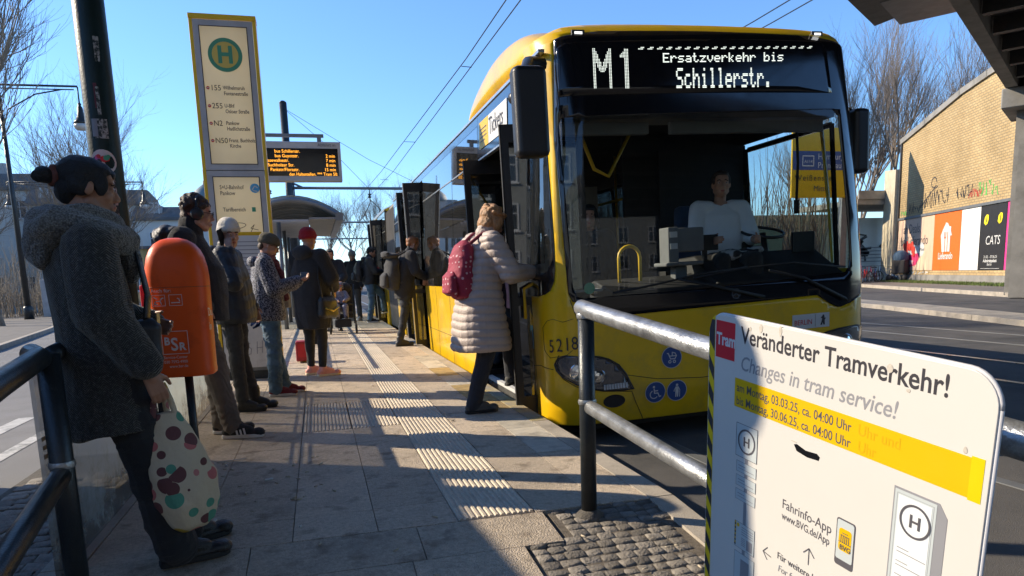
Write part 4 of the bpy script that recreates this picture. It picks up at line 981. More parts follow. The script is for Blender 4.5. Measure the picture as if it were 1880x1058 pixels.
def bay(y0, y1, nwin, zt=2.70, z0=.98, right=False, glass='far_glass'):
    side('lower_panel', y0, y1, -.13, z0, 'bus_yellow', right=right)
    side('skirt_strip', y0, y1, -.17, -.132, 'black_rubber', right=right)
    for i in range(nwin):
        a = y0+(y1-y0)*i/nwin; c = y0+(y1-y0)*(i+1)/nwin
        w_ = side('window', a+.035, c-.035, z0+.05, zt-.04, glass if right else 'side_glass', .008, -.008, right)
        for (p0, p1, q0, q1) in ((a+.002,a+.034,z0+.003,zt-.003),(c-.034,c-.002,z0+.003,zt-.003),(a+.035,c-.035,z0+.003,z0+.049),(a+.035,c-.035,zt-.039,zt-.003)):
            side('window_frame', p0, p1, q0, q1, 'black_gloss', .03, 0, right, parent=w_)
        side('window_bar', a+.036, c-.036, 2.30, 2.315, 'silver', .012, .004, right, parent=w_)
    if zt < 2.80 and not right: side('cantrail_panel', y0, y1, zt+.001, 2.80, 'black_gloss', right=right)
side('lower_panel', 2.405, 6.55, -.13, .98, 'bus_yellow'); side('skirt_strip', 2.405, 6.55, -.17, -.132, 'black_rubber')
for a, c in ((2.405,3.95),(3.95,6.55)):
    w_ = side('window', a+.03, c-.02, 1.02, 2.695, 'side_glass', .008, .001)
    for (p0, p1, q0, q1) in ((a+.002,a+.029,.985,2.697),(c-.019,c-.002,.985,2.697),(a+.03,c-.02,.985,1.018)): side('window_frame', p0, p1, q0, q1, 'black_gloss', .03, 0, parent=w_)
    side('window_bar', a+.03, c-.02, 2.33, 2.345, 'silver', .012, .008, parent=w_)
side('panel_gap', 4.35, 4.358, -.12, .97, 'black_rubber', .01, .002); side('panel_gap', 5.5, 5.508, -.12, .97, 'black_rubber', .01, .002)
side('panel_gap', 2.41, 6.5, .30, .306, 'black_rubber', .01, .002)
bay(8.15, 11.0, 2); bay(13.2, 14.0, 1); bay(15.7, 19.0, 2)
bay(.45, 1.85, 1, right=True, zt=2.30); bay(1.86, 11.0, 5, right=True, zt=2.35, glass='dark_glass'); bay(13.2, 19.0, 3, right=True, zt=2.35, glass='dark_glass'); side('right_cantrail', .45, 11.0, 2.351, 2.80, 'interior', right=True); side('right_cantrail', 13.2, 19.0, 2.351, 2.80, 'interior', right=True)
b = MB(); b.box((.12,18.95,-.13), (W_-.12,19.0,2.85)); b.build('rear_wall', M['bus_yellow'], bus)
# bellows
b = MB(); rg = []
for i in range(45):
    y = 11.0+2.2*i/44; o_ = .03 if i % 2 else -.035
    rg.append([Vector((0-o_+.06,y,-.05)), Vector((0-o_+.06,y,.9)), Vector((.09-o_+.06,y,2.74)), Vector((.24,y,2.86-o_)), Vector((W_-.24,y,2.86-o_)), Vector((W_-.13+o_,y,2.74)), Vector((W_-.06+o_,y,.9)), Vector((W_-.06+o_,y,-.05))])
b.rings(rg); b.build('bellows', mat('bellows', (.20,.185,.16), .7, var=.2), bus)
# doors: open leaves stand out from the side; each is a frame with glass
def leaf(y, x0, x1, z0=-.08, z1=2.33, ang=0, handle=True):
    d = empty('door_leaf', (0, 0, 0)); d.parent = bus; d.location = (0, y, 0); d.rotation_euler = (0, 0, R(ang))
    fr = MB(); w_ = .055
    for q in ((x0,z0,x0+w_,z1),(x1-w_,z0,x1,z1),(x0+w_,z0,x1-w_,z0+.16),(x0+w_,z1-.14,x1-w_,z1),(x0+w_,.86,x1-w_,.93)): fr.box((q[0],-.02,q[1]), (q[2],.02,q[3]))
    fr.build('door_frame', M['black_plastic'], d)
    g = MB(); g.box((x0+w_,-.004,z0+.16), (x1-w_,.004,z1-.14)); g.build('door_glass', M['side_glass'], d)
    r_ = MB(); r_.box((x0-.014,-.018,z0), (x0-.001,.018,z1)); r_.build('edge_seal', M['silver'] if not handle else M['black_rubber'], d)
    if handle: h = MB(); h.tube([(x0+.10,-.06,.75), (x0+.10,-.065,1.0), (x0+.35,-.065,1.12)], .014, 8); h.build('handrail', M['yellow'], d, 'all')
    return d
leaf(.50, -.17, .52, ang=-3); leaf(2.33, -.10, .72, ang=4)
for y, x0 in ((6.68,-.21),(8.02,-.17),(14.12,-.21),(15.58,-.17)): leaf(y, x0, .34, z1=2.66, ang=3, handle=False)
for y0, y1 in ((6.56,8.14),(14.01,15.69)): side('door_header', y0, y1, 2.68, 2.80, 'black_gloss'); side('sill', y0, y1, -.13, -.03, 'silver')
side('sill', .54, 2.36, -.12, -.015, 'silver', .03, .004); side('kick_strip', .54, 2.36, -.014, .02, 'white_print', .05, .008)
# tickets sign above the entrance
p = Plane((xf(2.44)-.006, 2.30, 2.43), (0,-1,0), (.0525,0,1), bus); p.rect(0,0,1.12,.27, M['white_print'], .001, name='sign_plate'); p.rect(0,0,.40,.27, M['sign_yellow'], .003, name='sign_plate')
p.text('Tickets', .43, .075, .235, M['black_print'], .004, sx=.82); p.lines([[(.05,.19),(.33,.19)],[(.05,.15),(.30,.15)],[(.05,.11),(.33,.11)],[(.05,.07),(.25,.07)]], .012, M['black_print'], .004)
# ---- mirrors
def mirror(loc, sx, sy, sz, side_):
    m_ = empty('wing_mirror', (0,0,0)); m_.parent = bus; m_.location = loc
    b = MB(); b.box((-sx/2,-sy/2,-sz), (sx/2,sy/2,0)); b.build('mirror_housing', M['black_plastic'], m_, bevel=.045)
    b = MB(); b.box((-sx/2+.02,sy/2,-sz+.03), (sx/2-.02,sy/2+.004,-.1)); b.build('mirror_glass', M['chrome'], m_)
    b = MB(); b.tube([(0,.0,-.08), (.02*side_,.12,.0), (.12*side_,.35,.12), (.25*side_,.45,.14)], [.035,.04,.05,.06], 10); b.build('mirror_arm', M['black_plastic'], m_, 'all')
    return m_
mirror((-.155,-.27,2.565), .25, .15, .62, 1); mirror((3.25,.45,2.42), .17, .14, .58, -1)
b = MB(); b.lathe([(.002,0),(.045,.01),(.05,.05),(.04,.09),(.002,.1)], n=14); o = b.build('camera_pod', M['black_plastic'], bus, 'all'); o.location = (-.17,.12,2.44); o.rotation_euler = (R(90),0,R(20))
b = MB(); b.tube([(-.16,.12,2.44),(.05,.15,2.50)], .022, 8); b.build('pod_arm', M['black_plastic'], bus, 'all')
# ---- wipers
def wiper(pts, blade):
    w_ = empty('wiper', (0,0,0)); w_.parent = bus
    b = MB(); b.tube([mapF(*cv(*p), .035) for p in pts], [.016,.013,.009][:len(pts)], 8); b.build('wiper_arm', M['black_rubber'], w_, 'all')
    b = MB(); b.tube([mapF(*cv(*p), .02) for p in blade], .009, 6); b.build('wiper_blade', M['black_rubber'], w_, 'all')
wiper([(1.9,.80),(1.4,.93),(1.1,1.0)], [(.55,.93),(.9,.97),(1.3,1.03),(1.75,1.06)]); wiper([(2.72,.72),(2.3,.93),(1.95,1.02)], [(1.25,1.0),(1.7,1.05),(2.2,1.07),(2.72,1.00)])
# ---- interior
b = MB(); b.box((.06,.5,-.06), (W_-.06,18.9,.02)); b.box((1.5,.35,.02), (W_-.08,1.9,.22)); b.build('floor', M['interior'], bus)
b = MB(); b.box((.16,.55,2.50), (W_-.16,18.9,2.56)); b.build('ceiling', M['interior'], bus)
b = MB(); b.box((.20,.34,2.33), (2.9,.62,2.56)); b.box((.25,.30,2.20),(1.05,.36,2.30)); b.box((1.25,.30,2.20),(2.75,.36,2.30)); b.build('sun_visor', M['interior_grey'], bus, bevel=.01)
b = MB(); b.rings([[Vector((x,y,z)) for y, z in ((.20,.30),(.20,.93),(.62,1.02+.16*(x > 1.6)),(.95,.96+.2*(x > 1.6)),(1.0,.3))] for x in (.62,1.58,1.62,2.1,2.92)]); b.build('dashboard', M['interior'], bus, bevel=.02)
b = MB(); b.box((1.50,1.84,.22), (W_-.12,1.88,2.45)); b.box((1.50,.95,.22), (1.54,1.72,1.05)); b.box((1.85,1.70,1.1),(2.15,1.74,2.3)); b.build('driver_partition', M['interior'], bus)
st = MB(); c0 = Vector((2.42,.74,1.30)); st.tube([c0+Vector((.20*math.cos(t), .07*math.sin(t)*1.0, .06+.17*math.sin(t)*.35)) + Vector((0,.12*math.sin(t),0)) for t in [2*math.pi*i/28 for i in range(29)]], .014, 8); st.tube([c0+Vector((0,-.1,-.3)), c0+Vector((0,.0,.05))], .03, 8); st.build('steering_wheel', M['black_plastic'], bus, 'all')
b = MB(); b.box((1.26,.42,1.10), (1.36,.60,1.44)); b.box((1.355,.44,1.22), (1.62,.62,1.43)); b.box((1.22,.38,1.10), (1.58,.64,1.135)); b.box((1.34,.46,.9), (1.46,.56,1.10)); b.build('ticket_machine', M['interior_grey'], bus, bevel=.012)
b = MB(); b.box((1.275,.415,1.35), (1.345,.42,1.40)); b.box((1.275,.415,1.25), (1.345,.42,1.30)); b.build('ticket_machine_keys', M['white_print'], bus)
b = MB(); b.tube([(.82,.5,.93),(.82,.5,1.2)]+[(.92+.10*math.cos(t),.5,1.2+.10*math.sin(t)) for t in [math.pi-math.pi*i/8 for i in range(9)]]+[(1.02,.5,.93)], .016, 8); b.build('grab_rail', M['yellow'], bus, 'all')
for pts in ([(.62,.62,.9),(.42,.62,1.03),(.22,.64,1.02)], [(.55,.7,2.4),(.75,.8,2.0),(.95,.95,1.95),(1.25,1.0,2.42)], [(.9,2.4,.02),(.9,2.4,2.5)], [(.9,4.6,.02),(.9,4.6,2.5)], [(2.1,3.4,.02),(2.1,3.4,2.5)], [(.9,2.4,1.95),(.9,6.4,1.95)], [(2.1,2.4,1.95),(2.1,6.6,1.95)], [(.95,8.4,.02),(.95,8.4,2.5)]):
    b = MB(); b.tube(pts, .017, 8); b.build('grab_rail', M['yellow'], bus, 'all')
M['seat_cloth'] = cloth('seat_cloth', (.03,.06,.12))
def seat(x, y):
    b = MB(); b.box((x,y,.42), (x+.42,y+.42,.50)); b.box((x,y+.40,.48), (x+.42,y+.47,1.10)); b.box((x+.17,y+.15,.02), (x+.25,y+.25,.43)); b.build('seat', M['seat_cloth'], bus, bevel=.03)
for x in (.28,.72,2.05,2.50):
    for y in (2.9,3.9,4.9,5.8,8.7,9.7): seat(x, y)
b = MB(); b.box((1.05,3.1,1.55), (1.72,3.12,2.10)); b.build('notice_panel', mat('notice', (.5,.52,.5), .5), bus)
M['jacket'] = squiggle('jacket', (.015,.015,.018), (.5,.5,.5), 9., .05)
B = Blob(); B.ell((2.05,.60,1.16),(.20,.12,.06)); B.ell((2.25,.66,1.20),(.12,.10,.05)); B.ell((1.85,.62,1.12),(.10,.08,.04)); B.build('folded_jacket', M['jacket'], bus, .014, 2, disp=folds(.02,12,3))
b = MB(); b.box((1.66,.52,1.02),(1.70,.56,1.30)); b.box((1.58,.50,1.22),(1.80,.53,1.36)); b.box((2.62,.55,1.15),(2.86,.58,1.34)); b.build('cab_monitor', M['black_plastic'], bus, bevel=.006)
b = MB(); b.tube([(2.56,.42,2.30),(2.56,.40,1.95),(2.53,.38,1.62)], .012, 8); b.tube([(2.53,.38,1.62),(2.525,.375,1.50)], .024, 8); b.build('microphone_arm', M['black_rubber'], bus, 'all')
b = MB(); b.box((.30,.40,.935),(.62,.56,.955)); b.box((.70,.42,.935),(.95,.60,.945)); b.build('papers', mat('papers', (.45,.46,.45), .6), bus)
p = frontplane(.34,.98,-.004); p.disc(0,0,.045, M['green_print'], .0, name='sticker')
# wheels
for x in (.10, W_-.42):
    for y in (3.35, 9.6, 17.0):
        wl = empty('wheel', (0,0,0)); wl.parent = bus; wl.location = (x, y, .16)
        b = MB(); b.M = Matrix.Rotation(R(90), 4, 'Y'); b.lathe([(.30,0),(.44,.0),(.48,.05),(.48,.25),(.44,.30),(.30,.30)], n=32); b.build('tyre', M['black_rubber'], wl, True)
        b = MB(); b.M = Matrix.Rotation(R(90), 4, 'Y'); b.lathe([(.29,.03),(.29,.1),(.1,.12),(.1,.03)], n=24); b.build('rim', M['grey_metal'], wl, True)
pp = Plane(W0, wd_, (0,0,1), bb)
q, w_ = poster(0-.85, 4.5, mat('poster_beige', (.60,.43,.31), .6, var=.05), 'beige food delivery poster with a bowl of red strawberries and dark lettering')
q.text('ah Deals,', .9, 2.85+.14, .82, M['mid_print'], .04, sx=.88); q.text('bei Lieferando', .55, 2.1+.14, .82, M['mid_print'], .04, sx=.86)
bowl = q.poly([(.9,1.35),(1.1,1.0),(1.8,.86),(3.0,1.0),(3.4,1.35),(3.5,1.75),(.85,1.55)], mat('bowl_pink', (.62,.04,.14), .6), .04, name='print'); q.text('HMMM!', 1.2, 1.02, .45, M['white_print'], .05)
rn = random.Random(3); mr_ = mat('berry', (.62,.05,.03), .6, var=.3); mw_ = M['white_print']
q.poly([(.9,1.5),(3.45,1.7),(3.3,2.1),(2.6,2.3),(1.2,2.1)], mw_, .036, name='print')
for i in range(13): q.disc(1.15+rn.random()*1.8, 1.6+rn.random()*.75, .16+.1*rn.random(), mr_, .042+.002*i, 10)
q.disc(3.75, 1.95, .42, mw_, .04); q.text('#Mood', 3.42, 1.86, .26, M['black_print'], .045)
q.poly([(3.1,.7),(4.6,.7),(4.2,2.2)], mat('poster_sand', (.66,.52,.36), .6, var=.05), .034, name='print')
q, w_ = poster(4.5, 7.8, mat('poster_orange', (.78,.14,.02), .55, var=.03), 'orange food delivery poster with a white house and fork emblem')
q.poly([(1.15,1.5+.7),(1.15,2.15+.5),(.95,2.15+.5),(1.2,3.0),(1.45,3.25),(1.5,3.35),(1.75,3.3),(1.95,3.1),(2.15,3.1),(2.15,2.85),(2.3,2.6),(2.1,2.6),(2.1,1.72),(1.15,1.72)][2:], M['white_print'], .04, name='print')
q.lines([[(1.5,1.7),(1.5,2.5)],[(1.42,2.8),(1.42,2.5),(1.58,2.5),(1.58,2.8)],[(1.8,1.7),(1.8,2.8)]], .06, mat('poster_orange2', (.78,.14,.02), .55, var=.03), .05)
q.text('Lieferando', .72, 1.32, .52, M['white_print'], .04, sx=.80, bold=.012)
q, w_ = poster(7.82, 9.82, mat('poster_blank', (.72,.71,.68), .6, var=.04), 'blank white poster sheet between the orange and the black posters')
q, w_ = poster(9.84, 12.3, mat('poster_black', (.022,.022,.024), .5, var=.1), 'black musical poster with two yellow cat eyes and white hand lettering')
for x in (.35, 1.65):
    q.poly([(x+.02,3.05),(x+.08,3.32),(x+.25,3.45),(x+.43,3.42),(x+.45,3.2),(x+.36,3.0),(x+.18,2.92)], mat('cat_eye', (.85,.68,.02), .5), .04, name='print'); q.poly([(x+.22,3.05),(x+.30,3.05),(x+.31,3.35),(x+.25,3.36)], M['black_print'], .045, name='print')
q.text('CATS', .62, 1.95, .62, M['white_print'], .04, sx=.92, shear=.1); q.text('21.05. - 07.06.25', .55, 1.28, .19, M['white_print'], .04); q.text('Admiralspalast', .52, 1.08, .22, M['white_print'], .04, bold=.005); q.text('Berlin', .92, .88+.03, .19, M['white_print'], .04); q.rect(.3,.76,2.1,.775, M['white_print'], .04)
q, w_ = poster(12.34, 12.95, mat('poster_pink', (.72,.05,.25), .5), 'narrow strip of a pink poster beside the concrete pier')
b = MB(); b.prism([(-.85,3.90),(13,3.92),(13,4.06),(-.85,4.04)], pp.at(0,0,.02), wd_, (0,0,1), wn*.08); b.build('poster_rail', M['grey_metal'], bb)
g1 = mat('spray_black', (.03,.03,.035), .6); g2 = mat('spray_green', (.12,.45,.10), .6); g3 = mat('spray_red', (.45,.06,.04), .6)
def scrawl(x, z, w_, h, m, seed, n=7):
    r_ = random.Random(seed); segs = []; xx = x
    for k in range(n):
        segs.append([(xx+w_/n*.1+r_.uniform(0,.2)*w_/n, z+r_.uniform(0,h)) for _ in range(2)]+[(xx+w_/n*r_.uniform(.4,1.0), z+r_.uniform(0,h)) for _ in range(3)]); xx += w_/n
    pp.lines(segs, .055, m, .012, name='graffiti')
scrawl(.6,4.2,2.6,.75,g1,1,6); scrawl(2.9,4.3,3.2,1.0,g1,2,8); scrawl(6.9,4.5,1.9,.7,g1,3,5); scrawl(8.3,4.4,1.4,.5,g3,4,4); scrawl(9.3,4.35,2.0,.8,g2,5,6); scrawl(-.6,4.1,.9,.4,g2,6,3); scrawl(1,.45,3,.2,M['white_print'],7,6)
pp.lines([[(2.6,4.6),(3.9,5.3),(4.6,5.5)]]+[[(4.1+.35*math.cos(R(a*36)), 5.75+.3*math.sin(R(a*36))) for a in range(10)]], .06, g1, .012, name='graffiti')
# direction sign gantry
sg = empty('direction_sign', (29.2,39.5,0), 0, 'large yellow direction sign with a blue motorway band, seen through the windscreen', 'road sign')
P_ = Plane((0,0,0), (1,0,0), (0,0,1), sg); b = MB(); b.box((0,0,5.3), (4.8,.12,9.6)); b.build('panel', M['sign_yellow'], sg)
b = MB(); b.box((3.9,.13,-.2), (4.35,.45,9.6)); b.build('post', M['grey_metal'], sg)
P_.rect(.05,7.0,4.7,8.15, M['blue_print'], .01); P_.text('Hamburg', 1.85,7.65,.52, M['white_print'], .03); P_.text('Prenzlau', 1.85,7.12,.52, M['white_print'], .03); P_.text('Weißensee', .2,6.35,.5, M['black_print'], .03, spacing=1.25); P_.lines([[(.75,7.25),(1.55,7.25),(1.55,7.85),(.75,7.85),(.75,7.25)]], .06, M['white_print'], .03); P_.text('A114', .86,7.42,.28, M['white_print'], .03); P_.text('Mitte', 1.6,5.7,.5, M['mid_print'], .03)
# election style poster on a pole
el = empty('lamp_post_poster', (19.6,31,0), 0, 'small portrait placard hung on a thin pole beyond the bus', 'placard'); b = MB(); b.tube([(0,0,-.2),(0,0,5)], .06, 8); b.build('pole', M['grey_metal'], el, 'all')
P_ = Plane((-.5,-.1,2.35), (1,0,0), (0,0,1), el); P_.rect(0,0,1.0,1.5, mat('placard_grey', (.38,.42,.45), .5), .01, name='sheet'); P_.disc(.5,1.02,.22, mat('face_print', (.45,.28,.2), .5), .02, ry=.28); P_.poly([(.1,.4),(.9,.4),(.8,.75),(.2,.75)], M['black_print'], .015); P_.rect(.05,.05,.95,.35, M['white_print'], .02); P_.text('Mehr', .2,.12,.2, M['black_print'], .03)
# pale hall, footbridge slab and graffiti wall beyond the bus on the right
hall = empty('station_hall', (0,0,0), 0, 'pale green corrugated shed wall behind the bus on the far pavement', 'building')
b = MB(); b.box((26,44,-.2), (38,50,4.6)); b.build('wall', mat('shed_wall', (.42,.50,.42), .6, var=.12), hall)
for k in range(34): b = MB(); b.box((26+k*.35,43.93,-.2), (26.17+k*.35,43.998,4.55)); b.build('corrugation', mat('shed_wall2', (.46,.54,.46), .6) if k == 0 else bpy.data.materials['shed_wall2'], hall)
hl = empty('hoarding', (0,0,0), 0, 'green site hoarding standing left of the direction sign', 'fence'); b = MB(); b.box((17.5,40,-.2), (29,40.2,3.4)); b.build('board', mat('hoarding', (.05,.14,.11), .6), hl)
gw = empty('graffiti_wall', (0,0,0), 0, 'low white wall covered in black graffiti behind the parked bicycles', 'wall'); b = MB(); b.box((36.2,45,-.2), (46,45.4,4.4)); b.build('wall_panel', M['white_print'], gw)
P_ = Plane((36.2,44.99,-.2), (1,0,0), (0,0,1), gw); r_ = random.Random(8)
for k in range(16): 
    x = .6+r_.random()*6.5; z = 1.9+r_.random()*2; P_.lines([[(x+r_.uniform(-.7,.7), z+r_.uniform(-.6,.6)) for _ in range(5)]], r_.uniform(.08,.25), M['black_print'], .02, name='graffiti')
fb = empty('footbridge', (0,0,0), 0, 'grey concrete canopy slab above the graffiti wall beside the brick building', 'canopy'); b = MB(); b.box((35.5,41,5.0), (47,47,5.35)); b.box((35.5,40.9,5.35),(47,41.0,5.9)); b.build('slab', M['concrete'], fb)
for x in (36.5, 41): b = MB(); b.box((x,44,-.2),(x+.3,44.3,5.0)); b.build('column', M['concrete'], fb)
b = MB()
for k in range(5): b.tube([(36.0,44.0,1.2+.25*k),(44,44.0,1.2+.25*k)], .03, 6)
b.build('handrail', M['grey_metal'], fb)

# ================================================================ STREET FURNITURE
def railing(name, pts, label, r=.037, postx=(0,), stub=True):
    o = empty(name, (0,0,0), 0, label, 'railing'); m = M['galv'] if name == 'steel_railing' else M['dark_metal']
    return o
# right railing
rr = empty('railing', (0,0,0), 0, 'worn galvanised tube railing with two bars, right of the platform behind the notice board', 'railing')
b = MB(); b.tube([(1.165,3.01,-.02),(1.165,3.01,.945)], .037, 20); b.build('post', M['dark_metal'], rr, 'all')
def zrail(y, z0): return z0-.095*(3.01-y)
b = MB(); b.tube([(1.163,3.06,.955+.004),(1.165,2.95,.948),(1.225,2.1,.862),(1.30,1.0,.765),(1.34,.3,.70)], .0375, 20); b.build('top_rail', M['galv'], rr, 'all')
b = MB(); b.tube([(1.167,2.975,.508),(1.225,2.1,.422),(1.30,1.0,.325),(1.34,.3,.26)], .032, 20); b.build('middle_rail', M['galv'], rr, 'all')
b = MB(); b.lathe([(.040,-.012),(.043,0),(.040,.012)], (1.165,3.01,.53), 20); b.lathe([(.041,-.012),(.044,0),(.041,.012)], (1.165,3.01,.925), 20); b.build('weld_collar', M['galv'], rr, True)
b = MB(); b.lathe([(.075,0),(.065,.02),(.05,.035),(.038,.045)], (1.165,3.01,-.03), 14); b.build('post_foot', M['mortar'], rr, 'all')
b = MB(); b.tube([(1.31,.85,-.3),(1.31,.85,.74)], .037, 16); b.build('post', M['dark_metal'], rr, 'all')
# left railing
lr = empty('railing', (0,0,0), 0, 'dark steel tube railing with two bars at the left frame edge, nearest the camera', 'railing')
b = MB(); b.tube([(-.895,2.72,-.06),(-.895,2.72,.905)], .038, 20); b.build('post', M['dark_metal'], lr, 'all')
b = MB(); b.tube([(-.955,2.76,.905),(-.90,2.66,.898),(-.825,2.12,.875),(-.76,1.55,.83),(-.70,.8,.76)], .036, 20); b.build('top_rail', M['dark_metal'], lr, 'all')
b = MB(); b.tube([(-.897,2.70,.485),(-.83,2.12,.45),(-.765,1.55,.405),(-.70,.8,.34)], .034, 20); b.build('middle_rail', M['dark_metal'], lr, 'all')
b = MB(); b.lathe([(.040,-.012),(.044,0),(.040,.012)], (-.895,2.72,.52), 20); b.build('weld_collar', M['galv'], lr, True)
b = MB(); b.tube([(-.895,2.76,.90),(-.97,3.2,.90)], .03, 12); b.build('joint', M['dark_metal'], lr, 'all')
# frosted windbreak panels
m, nt, bs_ = newmat('frosted'); nt.nodes.remove(bs_); L = nt.links.new
df = N(nt, 'ShaderNodeBsdfDiffuse'); tl = N(nt, 'ShaderNodeBsdfTranslucent'); tp = N(nt, 'ShaderNodeBsdfTransparent'); gl = N(nt, 'ShaderNodeBsdfGlossy'); gl.inputs[1].default_value = .12
tc = N(nt, 'ShaderNodeTexCoord'); n1 = N(nt, 'ShaderNodeTexNoise', i_Scale=5., i_Detail=9.); L(tc.outputs['Object'], n1.inputs[0]); n1.inputs['Roughness'].default_value = .75
sp = N(nt, 'ShaderNodeSeparateXYZ'); L(tc.outputs['Object'], sp.inputs[0]); mr = N(nt, 'ShaderNodeMapRange'); L(sp.outputs[2], mr.inputs[0]); mr.inputs[1].default_value = .0; mr.inputs[2].default_value = .42; mr.inputs[3].default_value = .22; mr.inputs[4].default_value = -.12
ad = N(nt, 'ShaderNodeMath', operation='ADD'); L(n1.outputs[0], ad.inputs[0]); L(mr.outputs[0], ad.inputs[1])
r_ = ramp(nt, ad.outputs[0], [(.45,(.50,.54,.51)),(.60,(.38,.39,.34)),(.68,(.12,.095,.06))]); L(r_.outputs[0], df.inputs[0]); L(r_.outputs[0], tl.inputs[0])
m1 = N(nt, 'ShaderNodeMixShader'); m1.inputs[0].default_value = .55; L(df.outputs[0], m1.inputs[1]); L(tl.outputs[0], m1.inputs[2]); m2 = N(nt, 'ShaderNodeMixShader'); m2.inputs[0].default_value = .45; L(m1.outputs[0], m2.inputs[1]); L(tp.outputs[0], m2.inputs[2]); m3 = N(nt, 'ShaderNodeMixShader'); m3.inputs[0].default_value = .06; L(m2.outputs[0], m3.inputs[1]); L(gl.outputs[0], m3.inputs[2]); L(m3.outputs[0], nt.nodes['Material Output'].inputs[0]); M['frosted'] = m
wb = empty('windbreak', (0,0,0), 0, 'low frosted glass windbreak with grimy base along the left platform edge', 'glass screen')
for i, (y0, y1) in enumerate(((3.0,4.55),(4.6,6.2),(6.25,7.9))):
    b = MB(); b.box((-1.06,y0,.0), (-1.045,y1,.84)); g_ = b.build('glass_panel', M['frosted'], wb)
    for z in (.49,.525,.56): b = MB(); b.box((-1.044,y0,z-.008), (-1.0425,y1,z+.008)); b.build('dark_band', M['black_print'], g_)  # three thin dark bands along each glass panel
    b = MB(); b.box((-1.075,y1,-.05), (-1.03,y1+.045,.88)); b.build('post', M['grey_metal'], wb)
b = MB(); b.box((-1.07,2.96,.842), (-1.035,7.9,.875)); b.build('cap_rail', M['grey_metal'], wb)
# posts of the platform railing further along
fr_ = empty('railing', (0,0,0), 0, 'thin dark railing continuing along the left platform edge behind the waiting people', 'railing')
for y in (10.0,12.0,14,16,18,20,22,24): b = MB(); b.tube([(-1.06,y,-.02),(-1.06,y,1.05)], .025, 8); b.build('post', M['dark_metal'], fr_, 'all')
for z in (.35,.7,1.05): b = MB(); b.tube([(-1.06,10,z),(-1.06,24.5,z)], .02, 8); b.build('rail', M['dark_metal'], fr_, 'all')
# big pole with stickers
pl = empty('pole', (-1.165,4.9,0), 0, 'thick dark green lamp pole covered in torn stickers behind the woman in the wool coat', 'pole')
b = MB(); b.tube([(0,0,-.02),(0,0,1.9),(0,0,6.5)], [.092,.088,.074], 32); b.build('shaft', M['green_metal'], pl, 'all')
M['sticker_torn'] = mat('sticker_torn', (.42,.40,.36), .7, var=.3, vs=30, dirt=(.03,.04,.035), ds=26, dt=(.46,.54)); M['sticker_w'] = mat('sticker_w', (.66,.62,.58), .6, var=.1)
def wrap(a0, a1, z0, z1, m, r=.0885, nm='sticker', n=8, th=.0012):
    b = MB(); P0 = [(math.cos(R(a0+(a1-a0)*i/n)), math.sin(R(a0+(a1-a0)*i/n))) for i in range(n+1)]
    for (c0,s0),(c1,s1) in zip(P0[:-1], P0[1:]):
        b.add([(r_*c, r_*s, z) for z in (z0,z1) for r_ in (r-.002,r+th) for c, s in ((c0,s0),(c1,s1))], [(2,3,7,6),(0,1,5,4),(0,2,6,4),(1,3,7,5),(4,5,7,6),(0,1,3,2)])
    return b.build(nm, m, pl)
def wdisc(a, z, rad, m, off, r=.088, nm='sticker'):
    pts = [(a+math.degrees(rad*math.cos(t)/r), z+rad*math.sin(t)) for t in [2*math.pi*i/22 for i in range(22)]]; b = MB()
    q = [((r+off)*math.cos(R(x)), (r+off)*math.sin(R(x)), y) for x, y in pts]; c = ((r+off)*math.cos(R(a)), (r+off)*math.sin(R(a)), z); b.add(q+[c], [(i, (i+1)%22, 22) for i in range(22)]); return b.build(nm, m, pl)
wrap(-104,-58,1.99,2.10, M['sticker_torn'], .0885); wrap(-112,-92,2.0,2.1, M['grey_print'], .0895); wrap(-75,-55,2.42,2.56, M['sticker_torn'], .085); wrap(-72,-50,2.66,2.80, M['sticker_torn'], .083)
wrap(-92,-80,2.16,2.30, mat('st_r', (.12,.02,.03), .6), .0875); wrap(-86,-74,2.12,2.28, M['sticker_torn'], .088)
wdisc(-88, 1.855, .072, M['sticker_w'], .003); 
for k in range(9): 
    r2 = random.Random(k); wdisc(-88+r2.uniform(-22,22), 1.855+r2.uniform(-.035,.035), r2.uniform(.010,.02), [M['red_print'],mat('st_p',(.5,.08,.25),.5) if k == 1 else M['red_print'],M['green_print'],M['black_print']][k%4 if k != 1 else 1], .0042+.0004*k)
wrap(-120,-60,1.30,1.50, M['sticker_torn'], .0892, n=12); wrap(-100,-70,1.52,1.60, M['sticker_w'], .0892); wrap(-70,-52,1.15,1.75, M['sticker_torn'], .0898); wdisc(-66, 1.40, .045, M['sticker_w'], .004); wdisc(-66,1.40,.028, M['red_print'], .006); wrap(-110,-60,1.02,1.16, M['sticker_w'], .0892); wrap(-110,-62,.6,1.0, M['sticker_torn'], .0892)
# ---- litter bin
bin_ = empty('litter_bin', (-.72,4.22,0), 0, 'orange dome topped litter bin with white print in front of the headphones man', 'litter bin')
rg = []
BR, BD = .155, .145
def sq(rx, ry, z, n=32, pw=.62): return [Vector((math.copysign(abs(math.cos(t))**pw, math.cos(t))*rx, math.copysign(abs(math.sin(t))**pw, math.sin(t))*ry, z)) for t in [2*math.pi*i/n for i in range(n)]]
for z, k in ((.635,.93),(.64,.97),(.66,.985),(.68,.97),(.95,.985),(1.12,1.0),(1.17,.995),(1.22,.965),(1.27,.90),(1.31,.79),(1.34,.64),(1.362,.42),(1.372,.18)): rg.append(sq(BR*k, BD*k, z))
b = MB(); b.rings(rg); bod = b.build('body', M['orange'], bin_, True)
b = MB(); b.rings([sq(BR*.99,BD*.99,1.108), sq(BR*1.008,BD*1.008,1.112), sq(BR*.99,BD*.99,1.116)]); b.build('lid_seam', mat('orange_d', (.48,.06,.006), .5), bin_, 'all')
